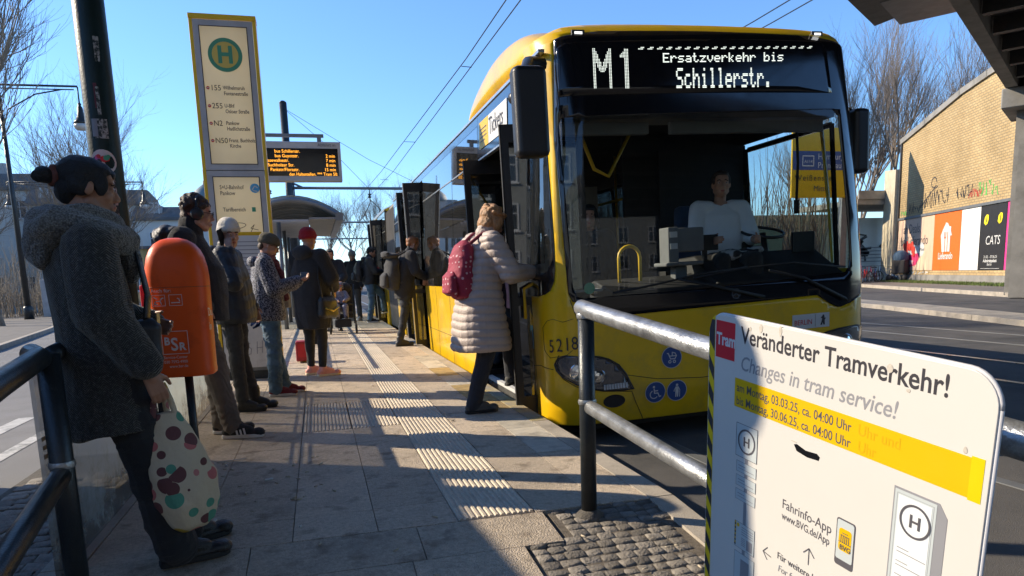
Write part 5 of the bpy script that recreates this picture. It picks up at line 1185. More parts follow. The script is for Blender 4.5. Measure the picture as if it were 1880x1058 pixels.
b = MB(); b.tube([(0,.02,-.02),(0,.02,.64)], .022, 12); b.build('post', M['dark_metal'], bin_, 'all')
ba = math.radians(-8); P_ = Plane((-.190,-BD-.0012,0), (1,0,0), (0,0,1), bin_)
WP = mat('bin_print', (.82,.62,.55), .5, var=.05)
X0 = .190
P_.text('Auch für:', X0-.112, 1.087, .026, WP, .0005)
for x in (X0-.110, X0-.028): P_.lines([[(x,1.017),(x+.062,1.017),(x+.062,1.073),(x,1.073),(x,1.017)]], .0024, WP, .0005)
x = X0-.110; P_.lines([[(x+.008,1.026),(x+.016,1.040),(x+.038,1.042),(x+.045,1.055),(x+.054,1.058)],[(x+.038,1.042),(x+.043,1.026)],[(x+.016,1.040),(x+.012,1.025),(x+.024,1.027)],[(x+.010,1.062),(x+.024,1.053)]], .005, WP, .0005)
x = X0-.028; P_.lines([[(x+.010,1.032),(x+.050,1.032)],[(x+.050,1.039),(x+.048,1.05),(x+.040,1.054)]], .005, WP, .0005)
P_.lines([[(X0-.083,.763),(X0+.043,.763),(X0+.043,.882),(X0-.083,.882),(X0-.083,.763)]], .003, WP, .0005); P_.text('B', X0-.074, .812, .056, WP, .0005, sx=.9, bold=.002); P_.text('S', X0-.043, .782, .094, WP, .0005, sx=.85, bold=.002); P_.text('R', X0-.003, .782, .056, WP, .0005, sx=.95, bold=.002)
P_.text('Service-Center', X0-.083, .738, .021, WP, .0005, sx=.9); P_.text('030 7592-4900', X0-.083, .714, .021, WP, .0005, sx=.9); P_.text('www.bsr.de', X0-.060, .690, .021, WP, .0005, sx=.9)
sp_ = Plane((.142,-.125,0), (.15,1,0), (0,0,1), bin_); sp_.text('Du', .0, .955, .062, WP, .010); sp_.text('in', .0, .88, .062, WP, .010)
rb = empty('litter_bin', (-1.02,4.75,0), 0, 'small bright red box on the pole, just left of the orange bin', 'box'); b = MB(); b.box((-.0,-.05,.86), (.14,.1,1.13)); b.build('box', M['red_print'], rb, bevel=.01); rb.name = 'red_box'
b = MB(); b.box((.02,.0,.0), (.05,.03,.86)); b.build('bracket', M['dark_metal'], rb)
# ---- stop column (stele)
stl = empty('stop_column', (-.785,8.78,0), 0, 'tall yellow framed tram and bus stop column with a green H sign', 'stop sign'); SW, SH, SDp = .345, 4.03, .16

def acrylic(name, c, t=.5):
    m, nt, b = newmat(name); L = nt.links.new; df = N(nt, 'ShaderNodeBsdfTranslucent'); g = N(nt, 'ShaderNodeTexCoord'); n = N(nt, 'ShaderNodeTexNoise', i_Scale=1.6, i_Detail=6.); L(g.outputs['Object'], n.inputs['Vector']); r = ramp(nt, n.outputs[0], [(.35, tuple(x*.86 for x in c)), (.65, c)])
    L(r.outputs[0], df.inputs[0]); L(r.outputs[0], b.inputs['Base Color']); b.inputs['Roughness'].default_value = .25; mx = N(nt, 'ShaderNodeMixShader'); mx.inputs[0].default_value = t; L(b.outputs[0], mx.inputs[1]); L(df.outputs[0], mx.inputs[2]); L(mx.outputs[0], nt.nodes['Material Output'].inputs[0]); return m
M['sign_panel'] = acrylic('sign_panel', (.88,.80,.58), .45); M['acrylic'] = acrylic('acrylic', (.9,.86,.75), .6); M['frame_grey'] = mat('frame_grey', (.42,.42,.44), .4, metal=.2)
b = MB(); b.quad((-SW+.037,SDp-.012,.98), (SW-.037,SDp-.012,.98), (SW-.037,SDp-.012,SH-.056), (-SW+.037,SDp-.012,SH-.056)); b.build('rear_panel', M['acrylic'], stl); b = MB(); b.box((-SW+.037,.03,.10), (SW-.037,SDp-.013,.96)); b.box((-SW+.037,.02,2.34),(SW-.037,SDp-.02,2.39)); b.build('core', M['grey_metal'], stl)
for x0, x1 in ((-SW,-SW+.035),(SW-.035,SW)): b = MB(); b.box((x0,-.004,.06), (x1,SDp,SH-.055)); b.build('side_frame', M['yellow'], stl, bevel=.006)
b = MB(); b.box((-SW-.004,-.008,SH-.054), (SW+.004,SDp+.004,SH)); b.build('top_frame', M['yellow'], stl, bevel=.006)
b = MB(); b.box((-SW+.02,.02,-.02), (SW-.02,SDp-.02,.099)); b.build('plinth', M['dark_metal'], stl)
P_ = Plane((-SW+.036,0,0), (1,0,0), (0,0,1), stl); w2 = 2*SW-.072
def panel(z0, z1, nm):
    b = MB()
    for q in ((-SW+.037,z0,SW-.037,z0+.066),(-SW+.037,z1-.066,SW-.037,z1),(-SW+.037,z0+.0665,-SW+.102,z1-.0665),(SW-.102,z0+.0665,SW-.037,z1-.0665)): b.box((q[0],.0,q[1]), (q[2],.011,q[3]))
    o = b.build('panel_frame', M['frame_grey'], stl)
    P_.lines([[(.063,z0+.065),(w2-.063,z0+.065),(w2-.063,z1-.065),(.063,z1-.065),(.063,z0+.065)]], .008, M['black_print'], .0035, name='gasket'); b = MB(); b.quad(*[P_.at(x,z,-.002) for x, z in ((.06,z0+.06),(w2-.06,z0+.06),(w2-.06,z1-.06),(.06,z1-.06))]); return b.build('sign_face', M['sign_panel'], stl)
panel(2.385, SH-.06, 'a'); panel(.98, 2.375, 'b')
P_.disc(.31,3.61,.178, mat('h_green', (.07,.30,.18), .5, var=.05), .005, 48); P_.disc(.31,3.61,.137, mat('h_yellow', (.66,.49,.11), .5, var=.05), .007, 48)
HG = bpy.data.materials['h_green']; P_.poly([(.235,3.52),(.275,3.52),(.275,3.595),(.345,3.595),(.345,3.52),(.385,3.52),(.385,3.705),(.345,3.705),(.345,3.635),(.275,3.635),(.275,3.705),(.235,3.705)], HG, .009)
for z, a, t1, t2 in ((3.235,'155','Wilhelmsruh','Fontanestraße'),(3.045,'255','U-Bhf','Osloer Straße'),(2.86,'N2','Pankow','Hadlichstraße'),(2.675,'N50','Franz. Buchholz','Kirche')):
    P_.disc(.100,z+.025,.017, M['red_print'], .004, 16); P_.rect(.090,z+.021,.110,z+.029, M['white_print'], .005); P_.text(a, .125, z, .082, M['black_print'], .004, sx=.92)
    P_.text(t1, .255 if a[0] != 'N' or a == 'N2' else .27, z+.012, .056, M['mid_print'], .004, sx=.78, bold=.0008); P_.text(t2, .26 if a[0] != 'N' or a == 'N2' else .275, z-.048, .056, M['mid_print'], .004, sx=.78, bold=.0008)
P_.text('S+U-Bahnhof', .125, 2.175, .064, M['mid_print'], .004, sx=.74, bold=.0006); P_.text('Pankow', .125, 2.11, .064, M['mid_print'], .004, sx=.78, bold=.0006); P_.text('Tarifbereich', .14, 1.93, .062, M['mid_print'], .004, sx=.8, bold=.0006); P_.rect(.45,1.925,.49,1.975, M['green_print'], .004)
P_.disc(.50,2.185,.052, M['lblue_print'], .004, 24); P_.lines([[(.47,2.17),(.5,2.21),(.53,2.19)],[(.48,2.16),(.52,2.15)]], .010, M['white_print'], .006)
P_.rect(.10,1.10,.53,1.70, mat('timetable', (.55,.55,.56), .5, var=.05), .004, name='timetable'); P_.rect(.10,1.66,.53,1.70, M['sign_yellow'], .0055); P_.rect(.11,1.58,.17,1.64, M['red_print'], .0055)
for k in range(10): P_.rect(.20,1.18+k*.045,.50,1.19+k*.045, M['grey_print'], .0055)
P_.lines([[(.24+.13*math.cos(R(a)), 1.765+.035*math.sin(R(a))+.10*(.13*math.cos(R(a)))) for a in range(0, 370, 15)], [(.42,1.70),(.46,1.78),(.42,1.74),(.5,1.72)]], .006, M['black_print'], .0065, name='graffiti')
lowp = P_.rect(.01,.14,w2-.01,.96, mat('low_white', (.58,.56,.52), .6, dirt=(.3,.27,.22), ds=3), .003, name='lower_panel'); P_.rect(.30,.74,.47,.95, M['sign_yellow'], .005, name='sticker'); P_.text('BVG', .30,.81,.10, M['black_print'], .006, bold=.002); P_.rect(.13,.14,.17,.7, M['sign_yellow'], .0055); P_.lines([[(.30,.66),(.36,.72),(.33,.63),(.42,.70),(.38,.61),(.47,.68),(.35,.6),(.45,.64)]], .018, M['blue_print'], .006, name='graffiti')
P_.lines([[(.30,.42),(.27,.44),(.26,.40),(.31,.36),(.30,.30),(.25,.29)],[(.38,.44),(.37,.30)],[(.37,.37),(.43,.37)],[(.44,.45),(.43,.31)]], .008, M['grey_print'], .0065, name='graffiti')
# ---- mast with departure board
def catmast(y, x, h, z, x1, label, r=.2):
    mast = empty('catenary_mast', (x,y,0), 0, label, 'mast')
    b = MB(); b.tube([(0,0,-.02),(0,0,h-.1)], [r,r*.85], 18); b.lathe([(r*.85,0),(r*.8,.06),(r*.4,.12),(.01,.14)], (0,0,h-.1), 18); b.build('shaft', M['dark_metal'], mast, 'all')
    b = MB(); b.tube([(.1,0,z+.05),(x1-x,0,z)], .07, 10); b.tube([(.1,0,z+.3),(.6,0,z+.07)], .05, 8); b.build('cross_arm', M['grey_metal'], mast, 'all')
    w0 = 2.85-x; b = MB(); b.lathe([(.03,0),(.10,.06),(.04,.12),(.10,.18),(.03,.24)], (w0,0,z-.45), 12); b.tube([(w0,0,z),(w0,0,z-.7),(w0-.4,0,z-1.4),(w0,0,z-1.9),(w0+.5,0,z-1.0),(w0,0,z-.5)], .022, 6); b.tube([(-.2,0,z-.6),(-.95,0,z-.5),(-.9,0,z+.4),(-.1,0,z+.5)], .03, 6); b.lathe([(.03,0),(.12,.05),(.05,.1),(.12,.15),(.03,.22)], (-.92,0,z-.25), 10); b.build('insulators', M['dark_metal'], mast, 'all')
catmast(36.4, -.9, 9.5, 5.5, 7.0, 'dark round steel mast carrying the overhead wires behind the departure board')
catmast(57.5, -1.2, 8.5, 5.5, 8.5, 'second catenary mast further down the line, left of the tram wires', .18)
catmast(80, -1.5, 8.5, 5.5, 8.5, 'third and farthest catenary mast down the line', .18)
db = empty('departure_board', (-1.0,15.0,0), 0, 'hanging electronic departure board with amber lettering behind the stop column', 'display')
b = MB(); b.box((0,0,3.075), (1.66,.22,3.83)); b.build('housing', mat('housing_grey', (.46,.45,.44), .5), db, bevel=.01); P_ = Plane((0,-.001,3.075), (1,0,0), (0,0,1), db); P_.rect(.02,.10,1.60,.625, M['black_gloss'], .002, name='screen')
P_.text('Abfahrt in', 1.22, .665, .085, M['mid_print'], .003)
for i, (a, c_) in enumerate((('bus Schillerstr.',''),('bus Guyotstr.','2 min'),('Pasewalkestr.','7 min'),('Buchholzer Str.','8 min'),('Pankstr/Florastr.','15 min'),('den Haltestellen. *** Tram 50:',''))):
    z = .540-.087*i; P_.text(a, (.40,.40,.22,.25,.30)[i] if i < 5 else 1.575, z, .088, M['led_amber'], .004, bold=.0004, sx=.92 if i < 5 else .86, align='LEFT' if i < 5 else 'RIGHT')
    if c_: P_.text(c_, 1.545, z, .088, M['led_amber'], .004, bold=.0004, align='RIGHT', sx=.92)
b = MB(); b.box((-.2,.08,3.93), (1.35,.15,3.99)); b.box((1.22,.08,3.83),(1.30,.15,3.93)); b.box((-.2,.06,-.02),(-.08,.18,3.99)); b.build('bracket', M['grey_metal'], db)
# ---- shelter
sh = empty('waiting_shelter', (-1.0,17.6,-.12), 0, 'platform shelter with a curved ribbed roof behind the stop column', 'shelter')
rg = []; RR = 3.3
def arc(y, r_, z): return [Vector((-.55+2.25*i/12, y, z+.42*(1-((i/12*2-1)**2))-.0)) for i in range(13)]
b = MB()
for y0, y1 in ((0,6.5),):
    A = arc(y0,RR,2.75)+list(reversed([p+Vector((0,0,.05)) for p in arc(y0,RR,2.75)])); Bq = [p+Vector((0,y1-y0,0)) for p in A]; b.rings([A,Bq])
b.build('roof', M['clear_glass'] if False else thin_glass('roof_glass', (.55,.62,.60), .7, streak=.35), sh)
for k in range(14):
    y = .0+.5*k; b = MB(); b.tube([p+Vector((0,0,-.06)) for p in arc(y,RR,2.75)], .045 if k % 3 else .07, 6); b.build('roof_rib', M['grey_metal'], sh, 'all')
b = MB(); b.box((.95,-.15,2.66),(1.60,6.6,2.70)); b.box((-.6,-.15,2.66),(-.2,6.6,2.70)); b.build('roof_underside', mat('soffit', (.30,.29,.28), .6), sh)
for k in range(17): b = MB(); b.box((-.19,-.1+.4*k,2.62),(.94,.02+.4*k,2.66)); b.build('louvre', M['frame_grey'], sh)
b = MB(); b.box((1.55,-.2,2.62),(1.72,6.7,2.80)); b.build('gutter', M['grey_metal'], sh)
for y in (.2,3.2,6.2): b = MB(); b.tube([(.25,y,-.02),(.25,y,2.62)], .05, 10); b.build('post', M['grey_metal'], sh, 'all')
b = MB(); b.box((.0,.2,.1),(.02,6.2,2.2)); b.build('glass_wall', M['clear_glass'], sh)
rbx = empty('vending_box', (-.44,10.2,0), 0, 'low red box standing behind the stop column', 'box'); b = MB(); b.box((0.10,0,.02),(.28,.25,.30)); b.build('cabinet', mat('red_dark', (.30,.012,.018), .5), rbx, bevel=.02); b = MB(); b.box((.13,-.004,.08),(.25,0.0,.26)); b.build('door', mat('red_d', (.42,.01,.02), .5), rbx)
# ---- lamps on the left
def street_lamp(x, y, h, armL, side_, label, k=1.):
    o = empty('street_lamp', (x,y,-.15), 0, label, 'street lamp', 'old style street lamps along the left road')
    b = MB(); b.tube([(0,0,0),(0,0,h*.5),(0,0,h)], [.13*k,.10*k,.06*k], 14); b.lathe([(.2*k,0),(.2*k,.5),(.14*k,.6)], n=14); b.build('pole', M['dark_metal'], o, 'all')
    for s_ in side_:
        b = MB(); b.tube([(0,0,h),(s_*armL,0,h+.02)], .045*k, 8); b.tube([(0,0,h-.14),(s_*armL*.95,0,h-.12)], .025*k, 6); b.tube([(0,0,h-1.8),(s_*.25,0,h-1.0),(s_*armL*.45,0,h-.35),(s_*armL*.8,0,h-.12)], .03*k, 8); b.build('arm', M['dark_metal'], o, 'all')
        l = MB(); l.M = Matrix.Translation((s_*armL,0,h)); l.tube([(0,0,0),(0,0,-.65)], .03, 8); l.lathe([(.02,-.65),(.08,-.70),(.05,-.78),(.10,-.84),(.14,-1.2),(.20,-1.34),(.30,-1.45),(.32,-1.55)], n=20); la = l.build('lantern', M['dark_metal'], o, 'all')
        l = MB(); l.M = Matrix.Translation((s_*armL,0,h)); l.lathe([(.31,-1.555),(.31,-1.68),(.24,-1.78),(.02,-1.82)], n=20); l.build('globe', mat('globe', (.6,.6,.58), .3) if 'globe' not in bpy.data.materials else bpy.data.materials['globe'], la, 'all')
    return o
street_lamp(-12.35,36,9.9,3.0,(1,),'tall dark street lamp at the left frame edge with one hanging lantern')
street_lamp(-15.6,57,8.6,4.2,(1,-1),'street lamp with two arms in front of the white house, near the headphones man')
street_lamp(-24.6,84,8.2,3.6,(1,),'far street lamp with a small pale lantern left of the orange bin')
cb = empty('utility_cabinet', (-12.6,38.5,-.15), 0, 'pale grey street cabinet on the pavement beside the left lamp', 'cabinet'); b = MB(); b.box((0,0,0),(1.15,.5,1.75)); b.build('housing', mat('cab', (.42,.43,.43), .6, dirt=(.25,.26,.28), ds=4), cb, bevel=.03); b = MB(); b.box((.06,-.02,.12),(.56,-.002,1.65)); b.build('door', bpy.data.materials['cab'], cb); b = MB(); b.box((.59,-.02,.12),(1.09,-.002,1.65)); b.build('door', bpy.data.materials['cab'], cb)
yp = empty('post', (-11.1,38.2,-.15), 0, 'ochre wooden post right beside the grey street cabinet', 'post'); b = MB(); b.tube([(0,0,0),(0,0,2.0)], .11, 10); b.build('shaft', M['yellow'], yp, 'all')
# ---- overhead wires
def wire(name, pts, r, label, sag=0):
    P_ = []
    for a, c in zip(pts[:-1], pts[1:]):
        a, c = Vector(a), Vector(c)
        for k in range(10): t = k/10; P_.append(a.lerp(c, t)-Vector((0,0,sag*4*t*(1-t))))
    P_.append(Vector(pts[-1])); b = MB(); b.tube(P_, r, 5); return b.build(name, M['dark_metal'], None, 'all', label=label, cat='overhead wire', group='overhead tram wires')
wire('tram_wire', [(3.30,-4,5.5),(3.28,15,5.5),(2.93,30.5,5.5),(2.45,43,5.5),(1.7,80,5.5)], .011, 'left one of two parallel tram wires above the bus roof')
wire('tram_wire', [(3.60,-4,5.5),(3.50,15,5.5),(3.42,30.5,5.5),(2.85,46,5.5),(2.0,80,5.5)], .011, 'right one of two parallel tram wires above the bus roof')
wire('tram_wire', [(7.9,-4,5.5),(7.98,12,5.5),(7.2,40,5.5),(6.5,80,5.5)], .011, 'left one of the two wires at the top, right of the bus number display')
wire('tram_wire', [(8.35,-4,5.5),(8.36,12,5.5),(7.5,40,5.5),(6.9,80,5.5)], .011, 'right one of the two wires at the top, right of the bus number display')
wire('span_wire', [(-.9,36.4,9.2),(2.9,36.4,6.9),(8,36.4,4.4)], .010, 'thin stay wire running down to the right from the mast top')
wire('span_wire', [(-.9,36.4,9.2),(.9,36.4,7.6),(2.85,36.4,5.5)], .010, 'short stay wire from the mast top to the wire hanger')
for (x, x2) in ((3.29,3.51),):
    for y in (8.5, 15.5, 24, 33): 
        b = MB(); b.tube([(3.29 if y < 20 else 3.1,y,5.5),(3.51 if y < 20 else 3.46,y,5.49)], .008, 5); b.build('wire_spacer', M['dark_metal'], None, 'all', label=['highest','second highest','third highest','lowest'][(8.5,15.5,24,33).index(y)]+' spacer bar joining the pair of tram wires in the picture', cat='wire fitting', group='spacers on the tram wires')
# ================================================================ TREES
def tree_mesh(seed, h, spread, twigs, m, trunk_r=.2, levels=5, up=.35, multi=1, lean=0):
    r = random.Random(seed); T = MB(); Bm = MB()
    def grow(p, d, L_, rad, lev):
        n = 4 if lev < 3 else 3; pts = [p]; rs = [rad]; q = p; dd = d.copy()
        for i in range(n):
            dd = (dd + Vector((r.uniform(-1,1), r.uniform(-1,1), r.uniform(-.4,1)+up))*.16).normalized(); q = q+dd*L_/n; pts.append(q); rs.append(rad*(1-.55*(i+1)/n))
        (T if lev == 0 else Bm).tube(pts, rs, 8 if lev == 0 else (5 if lev == 1 else 3), cap=False)
        if lev >= levels: return
        k = twigs[lev]
        for i in range(k):
            t = r.uniform(.25 if lev else .35, 1.0); idx = min(int(t*n), n-1); base = pts[idx].lerp(pts[idx+1], t*n-idx); rr = rs[idx]*.62
            az = r.uniform(0, 6.283); a = r.uniform(.35, .95)*spread; o1 = dd.orthogonal().normalized(); o2 = dd.cross(o1); nd = (dd*math.cos(a)+(o1*math.cos(az)+o2*math.sin(az))*math.sin(a)).normalized()
            grow(base, nd, L_*r.uniform(.48,.72), max(rr, .006), lev+1)
    for k in range(multi):
        a = r.uniform(0, 6.28); grow(Vector((math.cos(a)*.3*(multi > 1), math.sin(a)*.3*(multi > 1), 0)), Vector((lean+r.uniform(-.1,.1)*multi**.5, r.uniform(-.1,.1)*multi**.5, 1)).normalized(), h*.55, trunk_r, 0)
    return T.mesh('trunk', m), Bm.mesh('crown', m)
TM = [tree_mesh(1, 15, 1.0, (7,7,6,5), M['bark'], .24, 4), tree_mesh(7, 17, .62, (9,7,6,4), M['bark'], .17, 4, .75), tree_mesh(13, 15, .9, (6,6,6,4), M['bark_pale'], .17, 4, .5, 3)]
TM += [tree_mesh(21, 15, .75, (8,7,6,5), M['bark_pale'], .13, 4, .5), tree_mesh(25, 16, .6, (8,8,6,4), M['bark_pale'], .12, 4, .6)]
def tree(k, x, y, sc, rz, label, group=None, cat='tree', z=-.15, zs=1):
    o = empty('bare_tree', (x,y,z), rz, label, cat, group); o.scale = (sc,sc,sc*zs); link('trunk', TM[k][0], o); link('crown', TM[k][1], o); return o
tree(3, -13.3, 33, 1.15, 1.0, 'large bare tree at the left frame edge beside the street lamp')
tree(4, -11.2, 30, 1.0, 2.2, 'bare tree with upright branches just behind the dark sticker pole')
tree(4, -15.5, 36, 1.1, 4.0, 'bare tree with dense twigs left of the woman in the wool coat')
tree(2, -10.2, 40, .62, .5, 'multi stemmed pale young tree right of the sticker pole', zs=1.1)
tree(2, -13.2, 46, .66, 2.5, 'thin pale young tree in front of the white house')
tree(2, -19.5, 48, .75, 1.5, 'pale multi stemmed tree in front of the grey roofed apartment block')
TL1 = ['bare tree nearest the right wing mirror of the bus, behind the brick wall','second bare tree from the bus behind the brick wall','bare tree above the slope of the brick parapet','tall bare tree behind the highest part of the brick wall','bare tree partly hidden by the right side of the bus','bare tree farthest right, below the bridge edge','tallest bare tree at the back, behind the brick wall']
for i, (x, y, s, r_, k) in enumerate(((49,56,1.15,.3,1),(53,58,1.3,1.2,1),(57.5,56,1.25,2.0,1),(61,60,1.25,3.3,1),(46.5,60,1.0,4.1,1),(65,58,1.2,5.0,0),(56,66,1.35,2.6,1))): tree(k, x, y, s, r_, TL1[i], 'bare trees behind the brick wall')
TL2 = ['small bare tree just right of the shelter roof on the skyline','bare tree on the skyline above the bearded man','largest bare tree on the skyline left of the rear of the bus','bare tree on the skyline low behind the shelter roof','bare tree on the skyline just hidden by the rear of the bus','smallest bare tree on the skyline under the shelter','bare tree at the street end behind the bus body']
for i, (x, y, s, r_, k) in enumerate(((5,95,.75,.3,0),(9,100,.8,1.2,1),(13,105,.95,2.0,0),(1,110,.8,3.3,1),(17,98,.9,4.1,1),(-3,100,.6,2.0,0),(21,105,1.0,1.0,0))): tree(k, x, y, s, r_, TL2[i], 'bare trees at the end of the street')
# shrubs: thin upright stems
M['shrub'] = mat('shrub', (.27,.22,.16), .9, var=.4, vs=2)
def thicket(n, area, h, rad, name, m):
    b = MB(); r = random.Random(4)
    for i in range(n):
        x, y = area(r); hh = h*r.uniform(.5,1.15); p = Vector((x,y,-.15)); pts = [p]; d = Vector((r.uniform(-.15,.15), r.uniform(-.15,.15), 1))
        for k in range(3): d += Vector((r.uniform(-.12,.12), r.uniform(-.12,.12), 0)); p = p+d*hh/3; pts.append(p)
        b.tube(pts, [rad, rad*.8, rad*.6, rad*.25], 3, cap=False)
        for k in range(3):
            q = pts[1+k % 2].lerp(pts[2], r.random()); b.tube([q, q+Vector((r.uniform(-.5,.5), r.uniform(-.5,.5), r.uniform(.4,1.1)))], [rad*.45, rad*.2], 3, cap=False)
    return b.build(name, m, kind='stuff')
thicket(480, lambda r: (r.uniform(-26,-9.5), r.uniform(40,52)), 3.6, .018, 'winter_shrubs', M['shrub'])
thicket(420, lambda r: (-10.8-r.random()*12, 38.5+r.random()*3+0), 1.6, .018, 'undergrowth', M['bark_pale'])
thicket(260, lambda r: (r.uniform(17,34), r.uniform(41.5,43.5)), 8.5, .04, 'bare_hedge', M['bark'])
# ================================================================ BUILDINGS
M['plaster_w'] = mat('plaster_w', (.64,.61,.55), .85, var=.08, vs=1); M['plaster_g'] = mat('plaster_g', (.36,.36,.36), .85, var=.1, vs=1); M['plaster_o'] = mat('plaster_o', (.42,.32,.12), .85, var=.1, vs=1)
M['roof_dark'] = mat('roof_dark', (.12,.112,.108), .7, var=.25, vs=2); M['pane'] = mat('pane', (.05,.06,.07), .08, var=.2, spec=.8); M['roof_red'] = mat('roof_red', (.20,.10,.07), .8, var=.25, vs=2)
WM = {}
def building(name, x0, y0, ang, length, depth, h, rh, m, label, floors=4, bayw=2.6, roof='roof_dark', cols=None, z=-.2, chim=3, dormer=True, win=True, cat='building', faces=('front',)):
    o = empty(name, (x0,y0,z), R(ang), label, cat)
    b = MB(); b.box((0,0,0),(length,depth,h)); b.build('wall', m, o)
    b = MB(); i_ = min(1.5, rh*.4); b.rings([[Vector((-.25,-.3,h+.002)),Vector((length+.25,-.3,h+.002)),Vector((length+.25,depth+.3,h+.002)),Vector((-.25,depth+.3,h+.002))],[Vector((-.25,-.3,h+.25)),Vector((length+.25,-.3,h+.25)),Vector((length+.25,depth+.3,h+.25)),Vector((-.25,depth+.3,h+.25))],[Vector((0,i_,h+rh*.75)),Vector((length,i_,h+rh*.75)),Vector((length,depth-i_,h+rh*.75)),Vector((0,depth-i_,h+rh*.75))],[Vector((0,depth*.45,h+rh)),Vector((length,depth*.45,h+rh)),Vector((length,depth*.55,h+rh)),Vector((0,depth*.55,h+rh))]]); rf = b.build('roof', M[roof], o)
    r = random.Random(int(length*10))
    for k in range(chim): x = length*(k+.5+r.uniform(-.2,.2))/chim; b = MB(); b.box((x,depth*.4,h+rh*.6),(x+1.1,depth*.4+.7,h+rh+1.0)); b.build('chimney', M['plaster_g'], rf)
    if not win: return o
    if 'w' not in WM:
        fr = MB(); 
        for q in ((-.6,0,-.5,1.7),(.5,0,.6,1.7),(-.04,.08,.04,1.62),(-.5,0,.5,.08),(-.5,1.62,.5,1.7),(-.5,1.05,.5,1.11)): fr.box((q[0],-.06,q[1]),(q[2],.02,q[3]))
        fr.box((-.68,-.14,-.1),(.68,.02,-.005)); WM['w'] = fr.mesh('window', M['white_print']); g = MB(); g.box((-.5,-.025,.08),(.5,-.01,1.62)); WM['p'] = g.mesh('pane', M['pane'])
    nb = int(length/bayw); fh = h/floors
    for f in range(floors):
        for k in range(nb):
            x = (k+.5)*length/nb; wo = link('window', WM['w'], o); wo.location = (x, 0, f*fh+.95); p = link('pane', WM['p'], wo)
    if dormer:
        for k in range(0, nb, 2):
            x = (k+.5)*length/nb; b = MB(); b.box((x-.7,.1,h+.3),(x+.7,2.2,h+.3+min(1.7,rh*.6))); b.build('dormer', M['plaster_g'], rf)
            wo = link('window', WM['w'], rf); wo.location = (x, .1, h+.42); wo.scale = (.8,1,.7); link('pane', WM['p'], wo) if False else None
    return o
building('apartment_block', -62, 78, 0, 37, 12, 10.6, 2.2, M['plaster_w'], 'long grey apartment block with a dark roof behind the bare trees at the left', 3)
building('town_house', -24.9, 76, 0, 9.0, 11, 9.0, 2.0, M['plaster_w'], 'pale house with a dark mansard roof right of the sticker pole', 3, chim=2)
building('town_house', -15.8, 74, 0, 6.8, 11, 7.4, 1.7, M['plaster_w'], 'white house with a steep dark roof behind the headphones man', 2, chim=1)
ax = building('garage_block', -17.6, 70, 0, 5.0, 3.5, 4.6, .01, M['plaster_o'], 'ochre annex with small white windows in front of the white house', 1, chim=0, dormer=False)
ch_ = empty('church_tower', (-12.2, 95, -.2), 0, 'small domed tower with a spire on the skyline left of the stop column', 'tower')
b = MB(); b.box((-1.3,-1.3,0),(1.3,1.3,11.6)); b.build('tower_wall', M['plaster_g'], ch_); b = MB(); b.lathe([(1.5,11.6),(1.45,11.9),(1.2,12.5),(.6,13.0),(.2,13.3),(.15,13.7),(.02,13.8)], n=16); b.tube([(0,0,13.6),(0,0,15.0)], .06, 6); b.build('dome', mat('copper', (.12,.17,.19), .6), ch_, 'all')
building('apartment_block', -9.3, 78, 0, 3.6, 10, 6.9, 2.0, M['plaster_w'], 'narrow pale house directly left of the stop column', 2, chim=1)
# blocks across the road on the left, mirrored in the bus windows
building('apartment_block', -33, 2, -96, 30, 12, 11.5, 3.5, M['plaster_w'], 'pale apartment block across the road, seen mirrored in the bus windows', 4, chim=3) if False else None
def side_block(x, y0, L_, h, m, label, roof='roof_dark'):
    o = building('apartment_block', x, y0, 90, L_, 12, h, 3.2, m, label, 4, 2.8, roof); return o
side_block(-21, 33-5, 26, 9.0, M['plaster_w'], 'pale apartment block across the road, mirrored in the bus side windows') if False else None
bx = building('apartment_block', -27, -2, 90, 24, 12, 9.0, 2.8, M['plaster_w'], 'pale apartment block out of frame to the left, mirrored in the bus windows', 3, 2.8)
bx = building('apartment_block', -30, 56, -90+180, 18, 12, 9.4, 2.8, M['plaster_g'], 'grey apartment block across the left road, behind the trees', 3, 2.8)
bk2 = building('apartment_block', 34, -34, 180, 76, 10, 12, 3, mat('plaster_dull', (.27,.275,.25), .85), 'pale apartment block far behind the camera, mirrored in the windscreen', 4, 3.4)
building('apartment_block', 20, 130, 0, 40, 12, 9, 3, M['plaster_g'], 'long grey block far down the street behind the bus', 3, win=False)
# ================================================================ OUT OF FRAME VAN, added to cast the shade on the left
van = empty('shade_van', (-4.9, 3.0, -.25), 0, 'unseen white van added just outside the frame to shade the left foreground', 'van')
b = MB(); b.rings([[Vector((x,y,z)) for y, z in ((-2.7,.35),(-2.7,1.0),(-2.2,1.25),(-1.6,2.3),(-1.3,2.52),(3.0,2.52),(3.1,2.40),(3.1,.35))] for x in (0,1.85)]); b.build('body', M['white_print'], van, bevel=.08)
for x in (-.02, 1.65):
    for y in (-1.8, 2.2): b = MB(); b.M = Matrix.Translation((x,y,.34)) @ Matrix.Rotation(R(90),4,'Y'); b.lathe([(.2,0),(.33,.02),(.34,.1),(.33,.2),(.2,.22)], n=24); b.build('wheel', M['black_rubber'], van, 'all')
b = MB(); b.box((1.851,-2.0,1.25),(1.856,-1.0,1.95)); b.build('window', M['black_gloss'], van)
for y in (-2.71,): b = MB(); b.box((.1,-2.72,.6),(.4,-2.69,.8)); b.box((1.45,-2.72,.6),(1.75,-2.69,.8)); b.build('headlight', M['lens'], van)

col_ = empty('shade_pillar', (-1.77,3.20,-.235), 0, 'unseen round pillar added outside the frame to shade the notice board', 'pillar')  # added out of view so its shadow falls across the notice board
b = MB(); b.lathe([(.36,0),(.36,.12),(.30,.13),(.30,2.75),(.35,2.78),(.35,2.85),(.2,3.0),(.02,3.05)], n=32); b.build('shaft', M['concrete'], col_, True)
